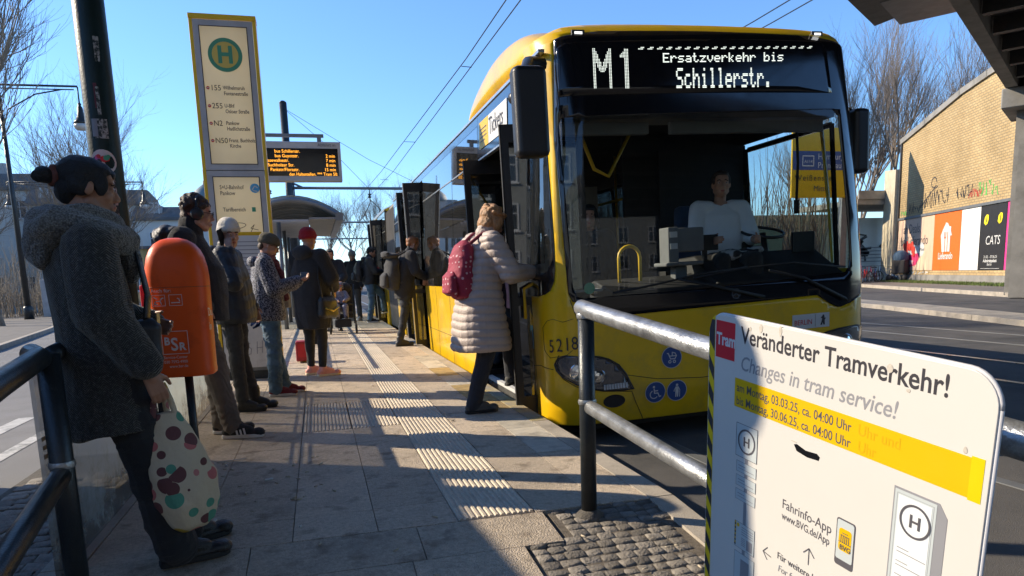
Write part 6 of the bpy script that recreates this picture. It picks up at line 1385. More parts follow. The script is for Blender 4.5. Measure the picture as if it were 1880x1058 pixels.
# ================================================================ NOTICE BOARD
A_ = Vector((.8994,1.51,1.0160)); C_ = Vector((.9589,.80,.9500)); ud = (C_-A_); BW = ud.length; ud.normalize()
vd = Vector((0,0,1)); vd = (vd-ud*vd.dot(ud)).normalized(); nn = ud.cross(vd); vd = (vd*math.cos(R(3))+nn*math.sin(R(3))).normalized(); nn = ud.cross(vd)
nb_ = empty('notice_board', (0,0,0), 0, 'white notice board about changes in tram service leaning by the railing', 'notice board')
P_ = Plane(A_, ud, vd, nb_); H_ = 1.02
b = MB(); b.prism(rrect(0,-H_,BW,0,.055,8), P_.at(0,0,-.012), ud, vd, nn*.012); b.build('board_panel', M['board_white'], nb_, bevel=.0015)
b = MB(); b.tube([P_.at(x, y, -.006) for x, y in rrect(-.001,-H_,BW+.001,.001,.055,8)+[(BW+.001,.001-.055)]], .0038, 6); b.build('edge_trim', mat('trim_grey', (.55,.54,.54), .4), nb_, 'all')
for x in (.12, BW-.12): b = MB(); b.prism([(x-.02,-.1),(x+.02,-.1),(x+.02,-H_-.13),(x-.02,-H_-.13)], P_.at(0,0,-.045), ud, vd, nn*.03); b.build('support_leg', M['dark_metal'], nb_)
# hazard tape along the far edge
b = MB(); b.prism([(.003,-.04),(.014,-.012),(.024,-.003),(.024,-H_+.02),(.003,-H_+.02)], P_.at(0,0,.0002), ud, vd, nn*.0005); tp_ = b.build('hazard_tape', mat('tape_yellow', (.78,.53,.01), .4, var=.05), nb_)
k = 0; y = -.035
while y > -H_+.05: P_.poly([(.0035,y),(.0235,y-.030),(.0235,y-.062),(.0035,y-.032)] if k else [(.0035,y-.005),(.012,y+.02),(.0235,y+.02),(.0235,y-.055),(.0035,y-.03)], M['black_print'], .0012, .0004, name='hazard_stripe').parent = tp_; y -= .066; k += 1
P_.rect(.028,-.102,.098,-.014, M['red_print'], .0006); P_.text('Tram', .0315,-.070,.040, M['white_print'], .001, sx=.80, bold=.0012)
def fit(t, x, y, x1, size, m, **k):
    """sets the text so that it ends at x1"""
    import math as _m
    o = P_.text(t, x, y, size, m, .0008 if y < -.13 and y > -.205 else .0003, ext=0, **k); c = o.data; _tmp.collection.objects.link(o); _tmp.view_layers[0].update(); wd = o.evaluated_get(_tmp.view_layers[0].depsgraph).dimensions.x/ (o.matrix_local.to_scale().x); _tmp.collection.objects.unlink(o)
    f = (x1-x)/max(wd, 1e-4); mt = o.matrix_local.copy(); u_ = mt.col[0].xyz.normalized()*f; o.matrix_local = Matrix((( u_.x, mt[0][1], mt[0][2], mt[0][3]),(u_.y, mt[1][1], mt[1][2], mt[1][3]),(u_.z, mt[2][1], mt[2][2], mt[2][3]),(0,0,0,1))); return o
fit('Veränderter Tramverkehr!', .119, -.054, .632, .054, M['black_print'], bold=.0008)
fit('Changes in tram service!', .119, -.116, .540, .047, M['grey_print'], shear=.18, bold=.0004)
P_.rect(.103,-.2055,.684,-.138, M['sign_yellow'], .0005); P_.rect(.684,-.2085,.706,-.135, M['sign_yellow2'], .0005)
fit('am Montag, 03.03.25, ca. 04:00 Uhr', .110, -.168, .446, .0285, M['mid_print'], bold=.0002); fit('bis Montag, 30.06.25, ca. 04:00 Uhr', .110, -.199, .446, .0285, M['mid_print'], bold=.0002)
fit('Uhr und', .462, -.168, .553, .031, M['ghost_print'], bold=.0002); fit('Uhr', .465, -.200, .505, .031, M['ghost_print'], bold=.0002)
P_.poly([(.301,-.238),(.309,-.235),(.335,-.241),(.366,-.238),(.374,-.243),(.371,-.251),(.34,-.254),(.31,-.250)], M['black_gloss'], .0006, name='grip_slot')
def outl(x0, y0, x1, y1, m, wd=.0012): P_.lines([[(x0,y0),(x1,y0),(x1,y1),(x0,y1),(x0,y0)]], wd, m, .0012)
def circleH(x, y, r, m, s, z=.0014): P_.ring(x, y, r*.86, r, m, z); P_.text('H', x-s*.36, y-s*.36, s, m, z, bold=.0006)
P_.rect(.115,-.322,.188,-.242, M['pale_print'], .0006); outl(.115,-.322,.188,-.242, M['mid_print']); circleH(.1515,-.281,.030, M['mid_print'], .032)
P_.rect(.148,-1.0,.158,-.322, M['grey_print'], .0005); 
for y in (-.334,-.369,-.404): P_.rect(.119,y-.026,.188,y, M['pale_print'], .0008); outl(.119,y-.026,.188,y, M['mid_print'], .0008); P_.rect(.126,y-.011,.150,y-.009, M['grey_print'], .0012); P_.rect(.126,y-.018,.180,y-.0165, M['grey_print'], .0012)
P_.rect(.120,-.553,.191,-.487, M['pale_print'], .0008); outl(.120,-.553,.191,-.487, M['mid_print'], .0008); P_.disc(.132,-.495,.005, M['sign_yellow'], .0014, 14); 
for k in range(6): P_.rect(.1205,-.550+k*.0105,.1245,-.5455+k*.0105, M['black_print'], .0013); P_.rect(.1205,-.5455+k*.0105,.1245,-.5405+k*.0105, M['sign_yellow'], .0013)
for k in range(4): P_.rect(.145,-.497-.006*k,.186,-.4955-.006*k, M['grey_print'], .0013)
for k in range(5): P_.rect(.145,-.525-.0045*k,.160,-.5235-.0045*k, M['grey_print'], .0013)
P_.rect(.164,-.548,.184,-.522, M['grey_print'], .0013); P_.rect(.122,-.70,.193,-.565, M['pale_print'], .0008); outl(.122,-.70,.193,-.565, M['mid_print'], .0008); P_.rect(.145,-.66,.175,-.58, M['grey_print'], .0013)
fit('Fahrinfo-App', .275, -.391, .414, .030, M['mid_print'], bold=.0002); fit('www.BVG.de/App', .276, -.417, .413, .024, M['mid_print'], bold=.0003)
P_.lines([[(.248,-.524),(.222,-.521)],[(.236,-.506),(.222,-.521),(.236,-.536)],[(.361,-.486),(.361,-.449)],[(.346,-.464),(.361,-.449),(.376,-.464)]], .0022, M['mid_print'], .0008)
P_.text('Für weitere Infos', .268, -.516, .023, M['mid_print'], .0007, sx=.9); P_.text('For further', .272, -.545, .023, M['grey_print'], .0007, sx=.9, shear=.18)
P_.poly(rrect(.429,-.446,.475,-.346,.006), M['mid_print'], .0008, name='print'); P_.poly(rrect(.4315,-.432,.4725,-.349,.004), M['pale_print'], .0012, name='print'); P_.poly(rrect(.437,-.412,.468,-.365,.006), M['sign_yellow'], .0016, name='print')
P_.text('BVG', .4405,-.4095,.0145, M['mid_print'], .002, bold=.0003); P_.lines([[(.438,-.394),(.467,-.394)],[(.442,-.379),(.463,-.379)],[(.446,-.374),(.459,-.374)]]+[[(x,-.394),(x,-.379)] for x in (.443,.448,.4525,.457,.462)], .0016, M['mid_print'], .002)
P_.poly([(.551,-.66),(.551,-.234),(.640,-.234),(.656,-.256),(.656,-.66)], M['grey_print'], .0006, name='print'); P_.rect(.554,-.66,.636,-.238, M['pale_print'], .0010); outl(.559,-.70,.631,-.244, M['grey_print'], .0007); P_.rect(.562,-.66,.628,-.247, mat('pale2', (.68,.70,.69), .5, var=.03), .0014); circleH(.5985,-.2855,.031, M['mid_print'], .034, .002)
for k in range(8): y = -.345-.026*k; P_.rect(.568,y,.592,y+.0015, M['grey_print'], .002); P_.rect(.568,y-.0075,.626,y-.0060, M['grey_print'], .002)

M['stain'] = mat('stain', (.50,.45,.38), .6, var=.3, vs=60)
for x, y, w_, h_, sd_ in ((.185,-.012,.010,.016,1),(.245,-.008,.008,.020,2),(.150,-.018,.006,.008,3),(.52,-.030,.012,.014,4),(.56,-.060,.007,.006,5),(.672,-.13,.006,.010,6),(.30,-.232,.016,.0022,7)):
    r_ = random.Random(sd_); P_.poly([(x+w_*(.5+.15*r_.random())*math.cos(t), y+h_*(.5+.15*r_.random())*math.sin(t)) for t in [2*math.pi*i/11 for i in range(11)]], M['stain'], .0006, .0003, name='stain')
# ================================================================ PEOPLE
# -- woman in the herringbone coat
p = Person('woman in grey herringbone wool coat, black hair in a bun, leaning at the railing', (-.755,3.06,0), 27, 1.62,
    dict(hipR=(.085,-.06,.88), hipL=(-.085,-.06,.88), kneeR=(.095,.03,.47), kneeL=(-.095,.10,.47), ankR=(.11,.10,.09), ankL=(-.10,.20,.09), toeR=(.13,.27,.03), toeL=(-.12,.37,.03), pelvis=(0,-.07,.93), chest=(0,-.10,1.20), neck=(0,-.09,1.42), head=(.0,-.045,1.565),
    shoR=(.175,-.11,1.36), shoL=(-.175,-.11,1.36), elbR=(.25,-.13,1.08), wriR=(.235,.035,.84), elbL=(-.24,-.05,1.10), wriL=(-.10,.14,1.02)), look=(-6,-8), skin='skin_tan', vox=.005, hands=((.0,.35,-1),(.8,.5,-.2)), curl=(.9,.5), nose=.8)
hero = p
p.hair('bun', M['hair_black'], .002)
B = p.inhead(Blob()); B.ell((0,-.108,.028), (.036,.020,.040)); B.ell((.012,-.118,.05), (.022,.016,.016)); B.ell((-.01,-.12,.0), (.022,.016,.018)); B.build('scrunchie', cloth('scrunchie', (.17,.06,.045)), p.root, .006, 2)
def herocoat(B):
    J = hero.J
    B.loft([((0,-.065,.60), .225, .172), ((0,-.07,.80), .212, .160), ((0,-.085,1.05), .195, .148), ((0,-.10,1.25), .19, .140), ((0,-.10,1.36), .16, .115), ((0,-.09,1.42), .09, .08)])
    B.cone((.185,-.11,1.33), (.25,-.11,1.08), .095, .095); B.cone((.25,-.11,1.08), (.235,.02,.88), .095, .075)
B = Blob(); herocoat(B); J = p.J; B.cone((-.17,-.10,1.33), J['elbL'], .10, .09); B.cone(J['elbL'], J['wriL'], .09, .07)
fd = folds(.016, 8.5, 3, (1,1,.45)); B.build('wool_coat', M['herringbone'], p.root, .007, 3, disp=fd)
B = Blob()   # big knitted cowl with a hood hanging at the back
for i in range(18):
    a = 2*math.pi*i/18; f = lambda t: Vector((math.sin(t)*.145, -.085+math.cos(t)*.135, 1.395-.035*math.cos(t)+.0)); B.cone(f(a), f(a+2*math.pi/18), .058, .058, n=10)
for i in range(14):
    a = 2*math.pi*i/14; f = lambda t: Vector((math.sin(t)*.105, -.075+math.cos(t)*.110, 1.440-.02*math.cos(t))); B.cone(f(a), f(a+2*math.pi/14), .042, .042, n=10)
B.ell((0,-.205,1.375), (.140,.080,.080)); B.ell((0,-.235,1.335), (.115,.055,.085)); B.ell((.08,-.19,1.40), (.09,.10,.06)); B.ell((0,.055,1.33), (.085,.05,.085)); B.ell((.03,.065,1.26), (.06,.04,.08))
B.build('knitted_cowl', M['knit_scarf'], p.root, .006, 2, disp=folds(.011, 17, 11, (1,1,1.5)))
p.trousers(M['cloth_black'], (.115,.090,.088), seed=4, end=.055); p.shoes(M['leather_black'], None, .03, w=.05)
# bag straps and tote bag
b = MB(); b.tube([(-.12,-.19,1.44),(-.03,-.02,1.47),(.05,.09,1.36),(.14,.125,1.20),(.22,.12,1.06),(.25,.08,1.0)], .0, 6)
def strap(pts, wd, m, parent, nrm=(0,1,0), name='strap', th=.004):
    b = MB(); pts = [Vector(q) for q in pts]; P2 = []
    for a, c in zip(pts[:-1], pts[1:]):
        for k in range(4): P2.append(a.lerp(c, k/4))
    P2.append(pts[-1]); rg = []
    for i, q in enumerate(P2):
        d = (P2[min(i+1,len(P2)-1)]-P2[max(i-1,0)]).normalized(); n_ = Vector(nrm); n_ = (n_-d*n_.dot(d)).normalized(); s_ = d.cross(n_)*wd/2; rg.append([q-s_-n_*th, q+s_-n_*th, q+s_+n_*th, q-s_+n_*th])
    b.rings(rg); return b.build(name, m, parent, 'all')
sbg = empty('shoulder_bag', tuple(p.root.location), p.root.rotation_euler.z, 'small black shoulder bag on a diagonal strap across the grey wool coat', 'bag'); sbg.scale = p.root.scale
strap([(-.10,-.20,1.46),(-.02,-.02,1.47),(.05,.085,1.36),(.10,.085,1.25),(.15,.085,1.14),(.17,.065,1.04)], .042, M['leather_black'], sbg, (.6,.8,.2))
B = Blob(); B.loft([((.17,.035,.86), .050, .060), ((.17,.04,.89), .055,.070), ((.17,.04,1.02), .053,.068), ((.17,.035,1.05), .03,.05)], pw=.7); B.build('bag_body', M['nylon_black'], sbg, .007, 2, disp=folds(.006, 20, 2))
b = MB(); b.box((.17,.10,1.03),(.184,.112,1.07)); b.build('buckle', mat('brass', (.55,.42,.2), .3, metal=1), sbg)
tb = empty('tote_bag', (-.555,2.98,0), R(15), 'cream tote bag with maroon, pink and green spots held by the wool coat woman', 'bag')
B = Blob(); B.loft([((.02,0,.155), .055, .04), ((.015,0,.18), .085, .065), ((.0,0,.27), .125, .085), ((-.01,0,.38), .130, .080), ((-.025,0,.48), .112, .062), ((-.04,0,.57), .085, .040), ((-.055,0,.635), .055, .022)], pw=.85)
B.build('bag_body', M['tote'], tb, .007, 3, disp=folds(.013, 14, 8, (1,1,.5)))
strap([(-.095,-.02,.62),(-.085,-.015,.68),(-.07,.0,.735),(-.045,.0,.745),(-.025,-.01,.68),(-.01,-.02,.60)], .022, M['tote'], tb, (0,1,0), 'handle'); strap([(-.105,.02,.60),(-.095,.015,.68),(-.075,.01,.738),(-.05,.01,.74),(-.035,.02,.58)], .022, M['tote'], tb, (0,1,0), 'handle')
# -- man with headphones
p = Person('young man with curly hair, black over-ear headphones and glasses behind the orange bin', (-.86,5.57,0), 2, 1.76,
    dict(neck=(0,.02,1.42), head=(0,.075,1.565), elbR=(.25,-.08,1.12), wriR=(.22,.08,.93), elbL=(-.25,-.08,1.12), wriL=(-.22,.08,.93), ankR=(.12,.18,.09), toeR=(.15,.35,.03), kneeR=(.11,.11,.49), ankL=(-.09,.10,.09), toeL=(-.10,.27,.03), kneeL=(-.09,.09,.49), pelvis=(0,.05,.95), chest=(0,.03,1.22)), look=(8,-6), vox=.006, curl=(.8,.8))
p.hair('curly', M['hair_brown'], .003); p.glasses(M['brow'])
hp = MB(); Mh = p.Mh; hp.M = Mh; hp.tube([(.083*math.sin(t), -.005, .105*math.cos(t)+.018) for t in [R(-95+19*i) for i in range(11)]], .011, 8)
ho = hp.build('headphones', M['black_plastic'], p.root, 'all')
for s_ in (-1,1): c = MB(); c.M = Mh @ Matrix.Translation((s_*.080,-.002,-.008)) @ Matrix.Rotation(R(90*s_),4,'Y'); c.lathe([(.02,-.004),(.040,.0),(.043,.012),(.036,.026),(.015,.032),(.002,.033)], n=22); c.build('ear_cup', M['black_plastic'], ho, True)
p.coat(M['cloth_black'], [(.83,.055,.20,.165),(1.0,.06,.205,.170),(1.2,.045,.20,.165),(1.34,.01,.185,.135),(1.43,.0,.10,.09)], (.088,.088,.070), seed=5, amp=.010, collar=.075, name='parka')
B = Blob(); B.ell((0,-.13,1.435), (.135,.075,.06)); B.ell((0,-.165,1.40), (.11,.05,.07)); B.ell((.09,-.05,1.43), (.05,.09,.05)); B.ell((-.09,-.05,1.43), (.05,.09,.05)); B.build('hood', M['nylon_black'], p.root, .007, 2, disp=folds(.010, 22, 9))
p.trousers(M['khaki_brown'], (.105,.085,.068), seed=6, amp=.010, end=.06); p.shoes(M['cloth_black'], M['sole_white'], stripes=M['white_print'])
# -- woman in the cream beanie on the phone
p = Person('woman in a cream knitted beanie and dark puffer jacket holding a phone to her ear', (-.72,6.66,0), -8, 1.66,
    dict(elbR=(.29,.10,1.16), wriR=(.150,.060,1.415), elbL=(-.25,-.03,1.10), wriL=(-.21,.13,.93), ankR=(.10,.04,.09), toeR=(.11,.20,.03), ankL=(-.09,.10,.09), toeL=(-.08,.26,.03), head=(.01,.03,1.575)), look=(-52,-4), vox=.0055, hands=((-.20,-.16,1),(0,.3,-1)), palms=((-.9,.1,.0),(1,0,0)), curl=(.55,.5), handsize=1.1)
p.beanie(M['knit_cream'], .012, tall=1.0)
fdp = lambda co, no: .007*np.abs(np.sin(co[:,2]*26+np.sin(co[:,0]*9)*.7+np.sin(co[:,1]*11)*.6))
p.coat(M['nylon_black'], [(.80,.02,.195,.155),(.84,.02,.215,.175),(1.0,.01,.215,.175),(1.2,.0,.205,.160),(1.34,-.01,.18,.125),(1.43,.0,.10,.09)], (.088,.082,.050), seed=7, amp=.007, collar=.04, hood=(-.12,1.415,.135,.07,.075), disp=fdp, name='puffer_jacket')
B = p.inhead(Blob()); B.ell((.060,-.025,-.03), (.018,.035,.045)); B.ell((-.060,-.02,-.03), (.018,.035,.045)); B.build('hair', M['hair_brown'], p.root, .006, 2)
p.trousers(M['cloth_charcoal'], (.098,.066,.056), seed=8, end=.09); p.shoes(M['leather_black'], None, .10, w=.048)
hd = p.world((.098,-.015,1.545)); phone(hd, (-.15,-.35,1), (1,-.6,0), 'dark phone held to the ear of the woman in the cream beanie')
# -- woman in the patterned jacket
p = Person('older woman in an olive beanie and dark squiggle patterned jacket looking at her phone', (-.47,7.42,0), 6, 1.60,
    dict(elbR=(.24,.06,1.12), wriR=(.10,.30,1.19), elbL=(-.23,.06,1.12), wriL=(-.05,.28,1.17), head=(0,.055,1.57), neck=(0,.0,1.42), ankR=(.10,.0,.09), toeR=(.11,.17,.03), ankL=(-.10,.10,.09), toeL=(-.09,.27,.03)), look=(0,-22), vox=.0055, hands=((-.15,1,.25),(.25,1,.2)), palms=((0,0,1),(0,0,1)), curl=(.7,.7), handsize=1.1)
p.beanie(M['knit_olive'], .004, tall=.82); p.glasses(M['brow']); B = p.inhead(Blob()); B.ell((0,-.07,-.03), (.06,.035,.045)); B.build('hair', M['hair_brown'], p.root, .006, 2)
p.coat(M['swirl'], [(.80,.0,.205,.165),(.84,.0,.215,.175),(1.0,.0,.205,.170),(1.2,.0,.20,.160),(1.34,-.01,.18,.125),(1.42,.0,.10,.09)], (.092,.090,.070), seed=9, amp=.008, collar=.03, name='patterned_jacket', hood=(-.11,1.41,.12,.06,.06))
B = Blob()
for i in range(14):
    a = 2*math.pi*i/14; f = lambda t: Vector((math.sin(t)*.085, .0+math.cos(t)*.085, 1.43+.01*math.cos(t))); B.cone(f(a), f(a+2*math.pi/14), .036, .036, n=8)
B.cone((.03,.10,1.40),(.05,.165,1.22), .04,.035); B.cone((.05,.165,1.22),(.04,.18,1.02), .035,.03); B.build('scarf', M['scarf_red'], p.root, .007, 2, disp=folds(.008, 26, 4))
p.trousers(M['jeans'], (.108,.080,.072), seed=10, amp=.009, end=.045); p.shoes(M['shoe_maroon'], M['sole_white'])
phone(p.world((.02,.385,1.235)), (.0,.8,.65), (0,-.6,.8), 'black phone held out in the hand of the woman in the patterned jacket')
cbx = empty('shoulder_bag', tuple(p.root.location), p.root.rotation_euler.z, 'small pale bag at the hip of the woman in the patterned jacket', 'bag'); B = Blob(); B.loft([((-.16,.17,.86),.08,.05),((-.16,.17,.98),.09,.055),((-.16,.16,1.05),.06,.03)], pw=.7); B.build('bag_body', cloth('bag_pale', (.34,.31,.26)), cbx, .01, 2, disp=folds(.006,20,1))
# -- woman in the black coat with the red hat
p = Person('person in a long black hooded coat and bright red knitted hat, seen from behind', (-.06,8.72,0), 50, 1.72,
    dict(elbR=(.25,.06,1.14), wriR=(.16,.20,1.02), elbL=(-.25,.02,1.12), wriL=(-.18,.2,1.0), ankR=(.10,-.02,.09), toeR=(.19,.12,.03), ankL=(-.13,.05,.09), toeL=(-.02,.19,.03)), look=(0,-4), vox=.0075, curl=(.6,.6))
p.beanie(M['knit_red'], -.002, tall=.98)
p.coat(M['cloth_black'], [(.56,.0,.195,.165),(.70,.0,.215,.180),(.95,.0,.215,.175),(1.2,-.01,.215,.165),(1.36,-.01,.185,.125),(1.43,.0,.10,.09)], (.095,.090,.068), seed=12, amp=.010, hood=(-.115,1.43,.145,.075,.085), name='long_coat')
p.trousers(M['cloth_black'], (.098,.064,.046), seed=13, amp=.003, end=.10); p.shoes(M['shoe_pink'], M['sole_cream'])
hb = empty('handbag', tuple(p.root.location), p.root.rotation_euler.z, 'black and gold handbag hanging at the side of the person in the red hat', 'bag'); hb.scale = p.root.scale
B = Blob(); B.loft([((.245,-.03,.68),.05,.12),((.25,-.03,.72),.065,.15),((.245,-.03,.88),.06,.14),((.24,-.03,.93),.03,.11)], pw=.75); B.build('bag_body', M['leather_black'], hb, .009, 2, disp=folds(.006,18,3))
strap([(.26,.08,.90),(.24,.03,1.15),(.17,-.02,1.45),(.20,-.10,1.15),(.26,-.13,.90)], .025, M['leather_black'], hb, (1,0,0))
b = MB(); b.tube([(.305,-.14,.80),(.315,-.03,.76),(.30,.09,.80)], .012, 8); b.build('gold_trim', mat('gold', (.45,.32,.06), .3, metal=.8), hb, 'all')
# -- father and others further back
p = Person('bearded man in a black coat pushing the stroller towards the camera', (.34,16.4,0), -94, 1.82, dict(elbR=(.25,.10,1.12), wriR=(.18,.30,1.02), elbL=(-.25,.10,1.12), wriL=(-.18,.30,1.02), head=(0,.05,1.57)), look=(0,-16), vox=.010, hands=((0,1,-.2),(0,1,-.2)), palms=((0,0,-1),(0,0,-1)), curl=(.9,.9))
p.hair('short', M['hair_black']); B = p.inhead(Blob()); B.ell((0,.045,-.085), (.050,.042,.034)); B.ell((0,.082,-.052), (.024,.010,.005)); B.build('beard', M['hair_black'], p.root, .008, 1)
p.coat(M['cloth_black'], [(.70,.0,.20,.15),(1.0,.0,.20,.15),(1.2,-.01,.205,.15),(1.36,-.01,.185,.12),(1.44,0,.10,.09)], (.09,.085,.065), seed=14, collar=.05); p.trousers(M['cloth_black'], seed=15); p.shoes(M['leather_black'])
st = empty('stroller', (.50,15.55,0), R(-2), 'black pushchair rolling towards the camera with a child in it', 'stroller')
for x in (-.26,.26):
    b = MB(); b.tube([(x,.45,1.02),(x,.10,.62),(x*.9,-.28,.22)], .014, 8); b.tube([(x,.05,.60),(x,.38,.16)], .014, 8); b.build('frame_side', M['dark_metal'], st, 'all')
    for y, r_ in ((-.30,.10),(.38,.13)): b = MB(); b.M = Matrix.Translation((x*1.02-.02,y,r_)) @ Matrix.Rotation(R(90),4,'Y'); b.lathe([(.02,0),(r_-.02,.0),(r_,.01),(r_,.03),(r_-.02,.04),(.02,.04)], n=20); b.build('wheel', M['black_rubber'], st, 'all')
b = MB(); b.tube([(-.26,.45,1.02),(.26,.45,1.02)], .018, 8); b.build('handlebar', M['black_rubber'], st, 'all')
b = MB(); b.rings([[Vector((x,y,z)) for y, z in ((-.22,.32),(-.24,.42),(.06,.46),(.22,1.0),(.28,.98),(.14,.36))] for x in (-.22,.22)]); b.build('seat', M['cloth_black'], st, bevel=.03)
B = Blob(); B.ell((0,.20,.95),(.22,.14,.13)); B.build('canopy', M['cloth_black'], st, .012, 2)
b = MB(); b.tube([(-.22,-.05,.60),(-.15,-.20,.62),(.15,-.20,.62),(.22,-.05,.60)], .02, 8); b.build('bumper_bar', M['black_rubber'], st, 'all'); b = MB(); b.box((-.17,-.30,.14),(.17,.1,.30)); b.build('basket', M['cloth_black'], st, bevel=.02)
c = Person('small child in patterned snowsuit and blue and red hat sitting in the pushchair', (.48,15.50,.10), -92, 1.02, dict(pelvis=(0,.05,.78), chest=(0,-.02,1.05), neck=(0,-.05,1.30), head=(0,.0,1.46), shoR=(.15,-.04,1.24), shoL=(-.15,-.04,1.24), elbR=(.24,.10,1.05), wriR=(.12,.24,.98), elbL=(-.24,.10,1.05), wriL=(-.12,.24,.98), hipR=(.09,.05,.76), hipL=(-.09,.05,.76), kneeR=(.14,.38,.78), kneeL=(-.14,.38,.78), ankR=(.15,.42,.45), ankL=(-.15,.42,.45), toeR=(.16,.56,.42), toeL=(-.16,.56,.42)), look=(0,-4), vox=.014, hands=((-.3,1,-.2),(.3,1,-.2)), curl=(.6,.6), cat='child', name='child')
B = c.inhead(Blob()); B.ell((0,-.01,.06),(.12,.125,.11)); B.ell((.095,.0,-.03),(.025,.05,.06)); B.ell((-.095,.0,-.03),(.025,.05,.06)); B.build('hat', M['camo'], c.root, .012, 2)
B = c.inhead(Blob()); B.ell((0,.05,.065),(.09,.07,.022)); B.build('hat_band', M['red_print'], c.root, .012, 1)
c.coat(M['camo'], [(.72,.05,.19,.17),(.95,.0,.20,.16),(1.2,-.04,.18,.13),(1.30,-.04,.12,.10)], (.095,.09,.07), seed=16, name='snowsuit'); c.trousers(M['camo'], (.12,.11,.09), seed=17, name='snowsuit_legs'); c.shoes(M['cloth_black'])
p = Person('person in a pale grey beanie and dark jacket standing behind the man with the stroller', (1.0,20.0,0), -120, 1.88, dict(), look=(20,-12), vox=.011, curl=(.7,.7)); p.beanie(M['knit_grey'], .004)
p.coat(M['cloth_black'], [(.78,.0,.20,.15),(1.0,.0,.20,.15),(1.2,-.01,.205,.15),(1.36,-.01,.185,.12),(1.44,0,.10,.09)], (.09,.085,.065), seed=18, collar=.05); p.trousers(M['grey_trousers'], seed=19); p.shoes(M['sole_white'], M['sole_white'])
# -- man boarding the rear door
p = Person('man in black jacket and blue jeans with a backpack stepping to the rear door', (1.33,18.9,0), 8, 1.95, dict(ankL=(-.10,.34,.28), kneeL=(-.10,.30,.62), toeL=(-.10,.50,.24), ankR=(.09,-.05,.09), toeR=(.10,.12,.03), neck=(0,.03,1.42), head=(0,.09,1.57), elbR=(.24,.10,1.14), wriR=(.14,.30,1.12)), look=(-6,-16), vox=.010, curl=(.7,.5))
p.hair('short', M['hair_black']); p.coat(M['nylon_black'], [(.86,.0,.19,.15),(1.0,.0,.20,.155),(1.2,.0,.205,.155),(1.36,.0,.185,.125),(1.44,.02,.10,.09)], (.09,.085,.065), seed=20, collar=.04, hood=(-.10,1.42,.12,.06,.06)); p.trousers(M['jeans'], (.105,.075,.065), seed=21, amp=.008); p.shoes(M['cloth_black'], M['sole_white']); backpack(p, M['nylon_black'], 'black rucksack on the back of the man in blue jeans at the rear door', -.23, 1.15, vox=.011)
# -- person boarding the middle door
p = Person('person in black leaning into the middle door with a large black roll-top rucksack', (1.40,11.95,0), 14, 1.84, dict(neck=(0,.12,1.40), head=(0,.19,1.55), chest=(0,.06,1.20), shoR=(.175,.08,1.36), shoL=(-.175,.08,1.36), elbR=(.25,.12,1.12), wriR=(.18,.28,1.05), ankR=(.09,-.14,.09), toeR=(.10,.03,.03), kneeR=(.09,-.04,.5), ankL=(-.10,.34,.26), kneeL=(-.10,.28,.60), toeL=(-.10,.50,.22), pelvis=(0,0,.95)), look=(0,-10), vox=.008, curl=(.7,.6))
p.hair('short', mat('hair_ginger', (.32,.13,.05), .5, var=.3)); p.coat(M['cloth_black'], [(.72,.0,.17,.14),(.9,.0,.185,.15),(1.1,.03,.19,.15),(1.3,.07,.195,.14),(1.40,.11,.12,.10)], (.088,.082,.062), seed=22, collar=.03); p.trousers(M['jeans_dark'], (.098,.066,.052), seed=23); p.shoes(M['leather_black'], None, .05)
backpack(p, M['cloth_charcoal'], 'large black roll-top rucksack worn by the person at the middle door', -.16, 1.12, (1.15,1.25,1.15), True, vox=.010)
# -- woman in the pale quilted coat
p = Person('woman with ginger blond hair in a pale quilted coat stepping into the front door', (1.27,5.74,0), 16, 1.72,
    dict(hipR=(.085,0,.90), kneeR=(.10,.02,.50), ankR=(.09,-.12,.09), toeR=(.12,.04,.03), kneeL=(-.08,.32,.66), ankL=(-.08,.36,.26), toeL=(-.08,.52,.23), neck=(0,.10,1.40), head=(.0,.165,1.530), chest=(0,.05,1.21), shoR=(.175,.07,1.365), shoL=(-.175,.07,1.365), elbR=(.27,.16,1.12), wriR=(.16,.40,1.12), elbL=(-.25,.10,1.12), wriL=(-.18,.34,1.10)), look=(4,-22), vox=.0055, hands=((-.2,1,.0),(0,1,0)), curl=(.9,.9))
p.hair('bob', M['hair_blond'], .004); p.glasses(M['black_plastic'])
M['pale_quilt'] = mat('pale_quilt', (.45,.37,.32), .55, var=.07, vs=8, bump=1, bs=60)
def quilt(co, no):
    z = co[:,2]; t = (z/.062)+.10*np.sin(co[:,0]*16)+.08*np.sin(co[:,1]*13); k = np.abs(np.sin(np.pi*t)); a = np.arctan2(co[:,1], co[:,0]); return .013*np.sqrt(k)-.006-.004*np.exp(-(np.sin(a*3.0+.6)/.06)**2)
p.coat(M['pale_quilt'], [(.50,.02,.255,.225),(.54,.02,.262,.235),(.75,.01,.235,.205),(1.0,.02,.205,.165),(1.2,.05,.20,.155),(1.33,.075,.175,.125),(1.40,.09,.10,.095)], (.088,.086,.066), seed=24, amp=.004, collar=.055, disp=quilt, name='quilted_coat', vox=.0065)
p.trousers(M['jeans_dark'], (.10,.078,.064), seed=25, amp=.006, end=.045); p.shoes(cloth('shoe_grey', (.10,.10,.095)), M['black_rubber'])
M['strap_red'] = cloth('strap_red', (.20,.02,.045))
backpack(p, M['dot_red'], 'raspberry red dotted backpack on the woman in the pale quilted coat', -.12, 1.15, (.95,1.05,1.0), strapm=M['strap_red'], vox=.007)
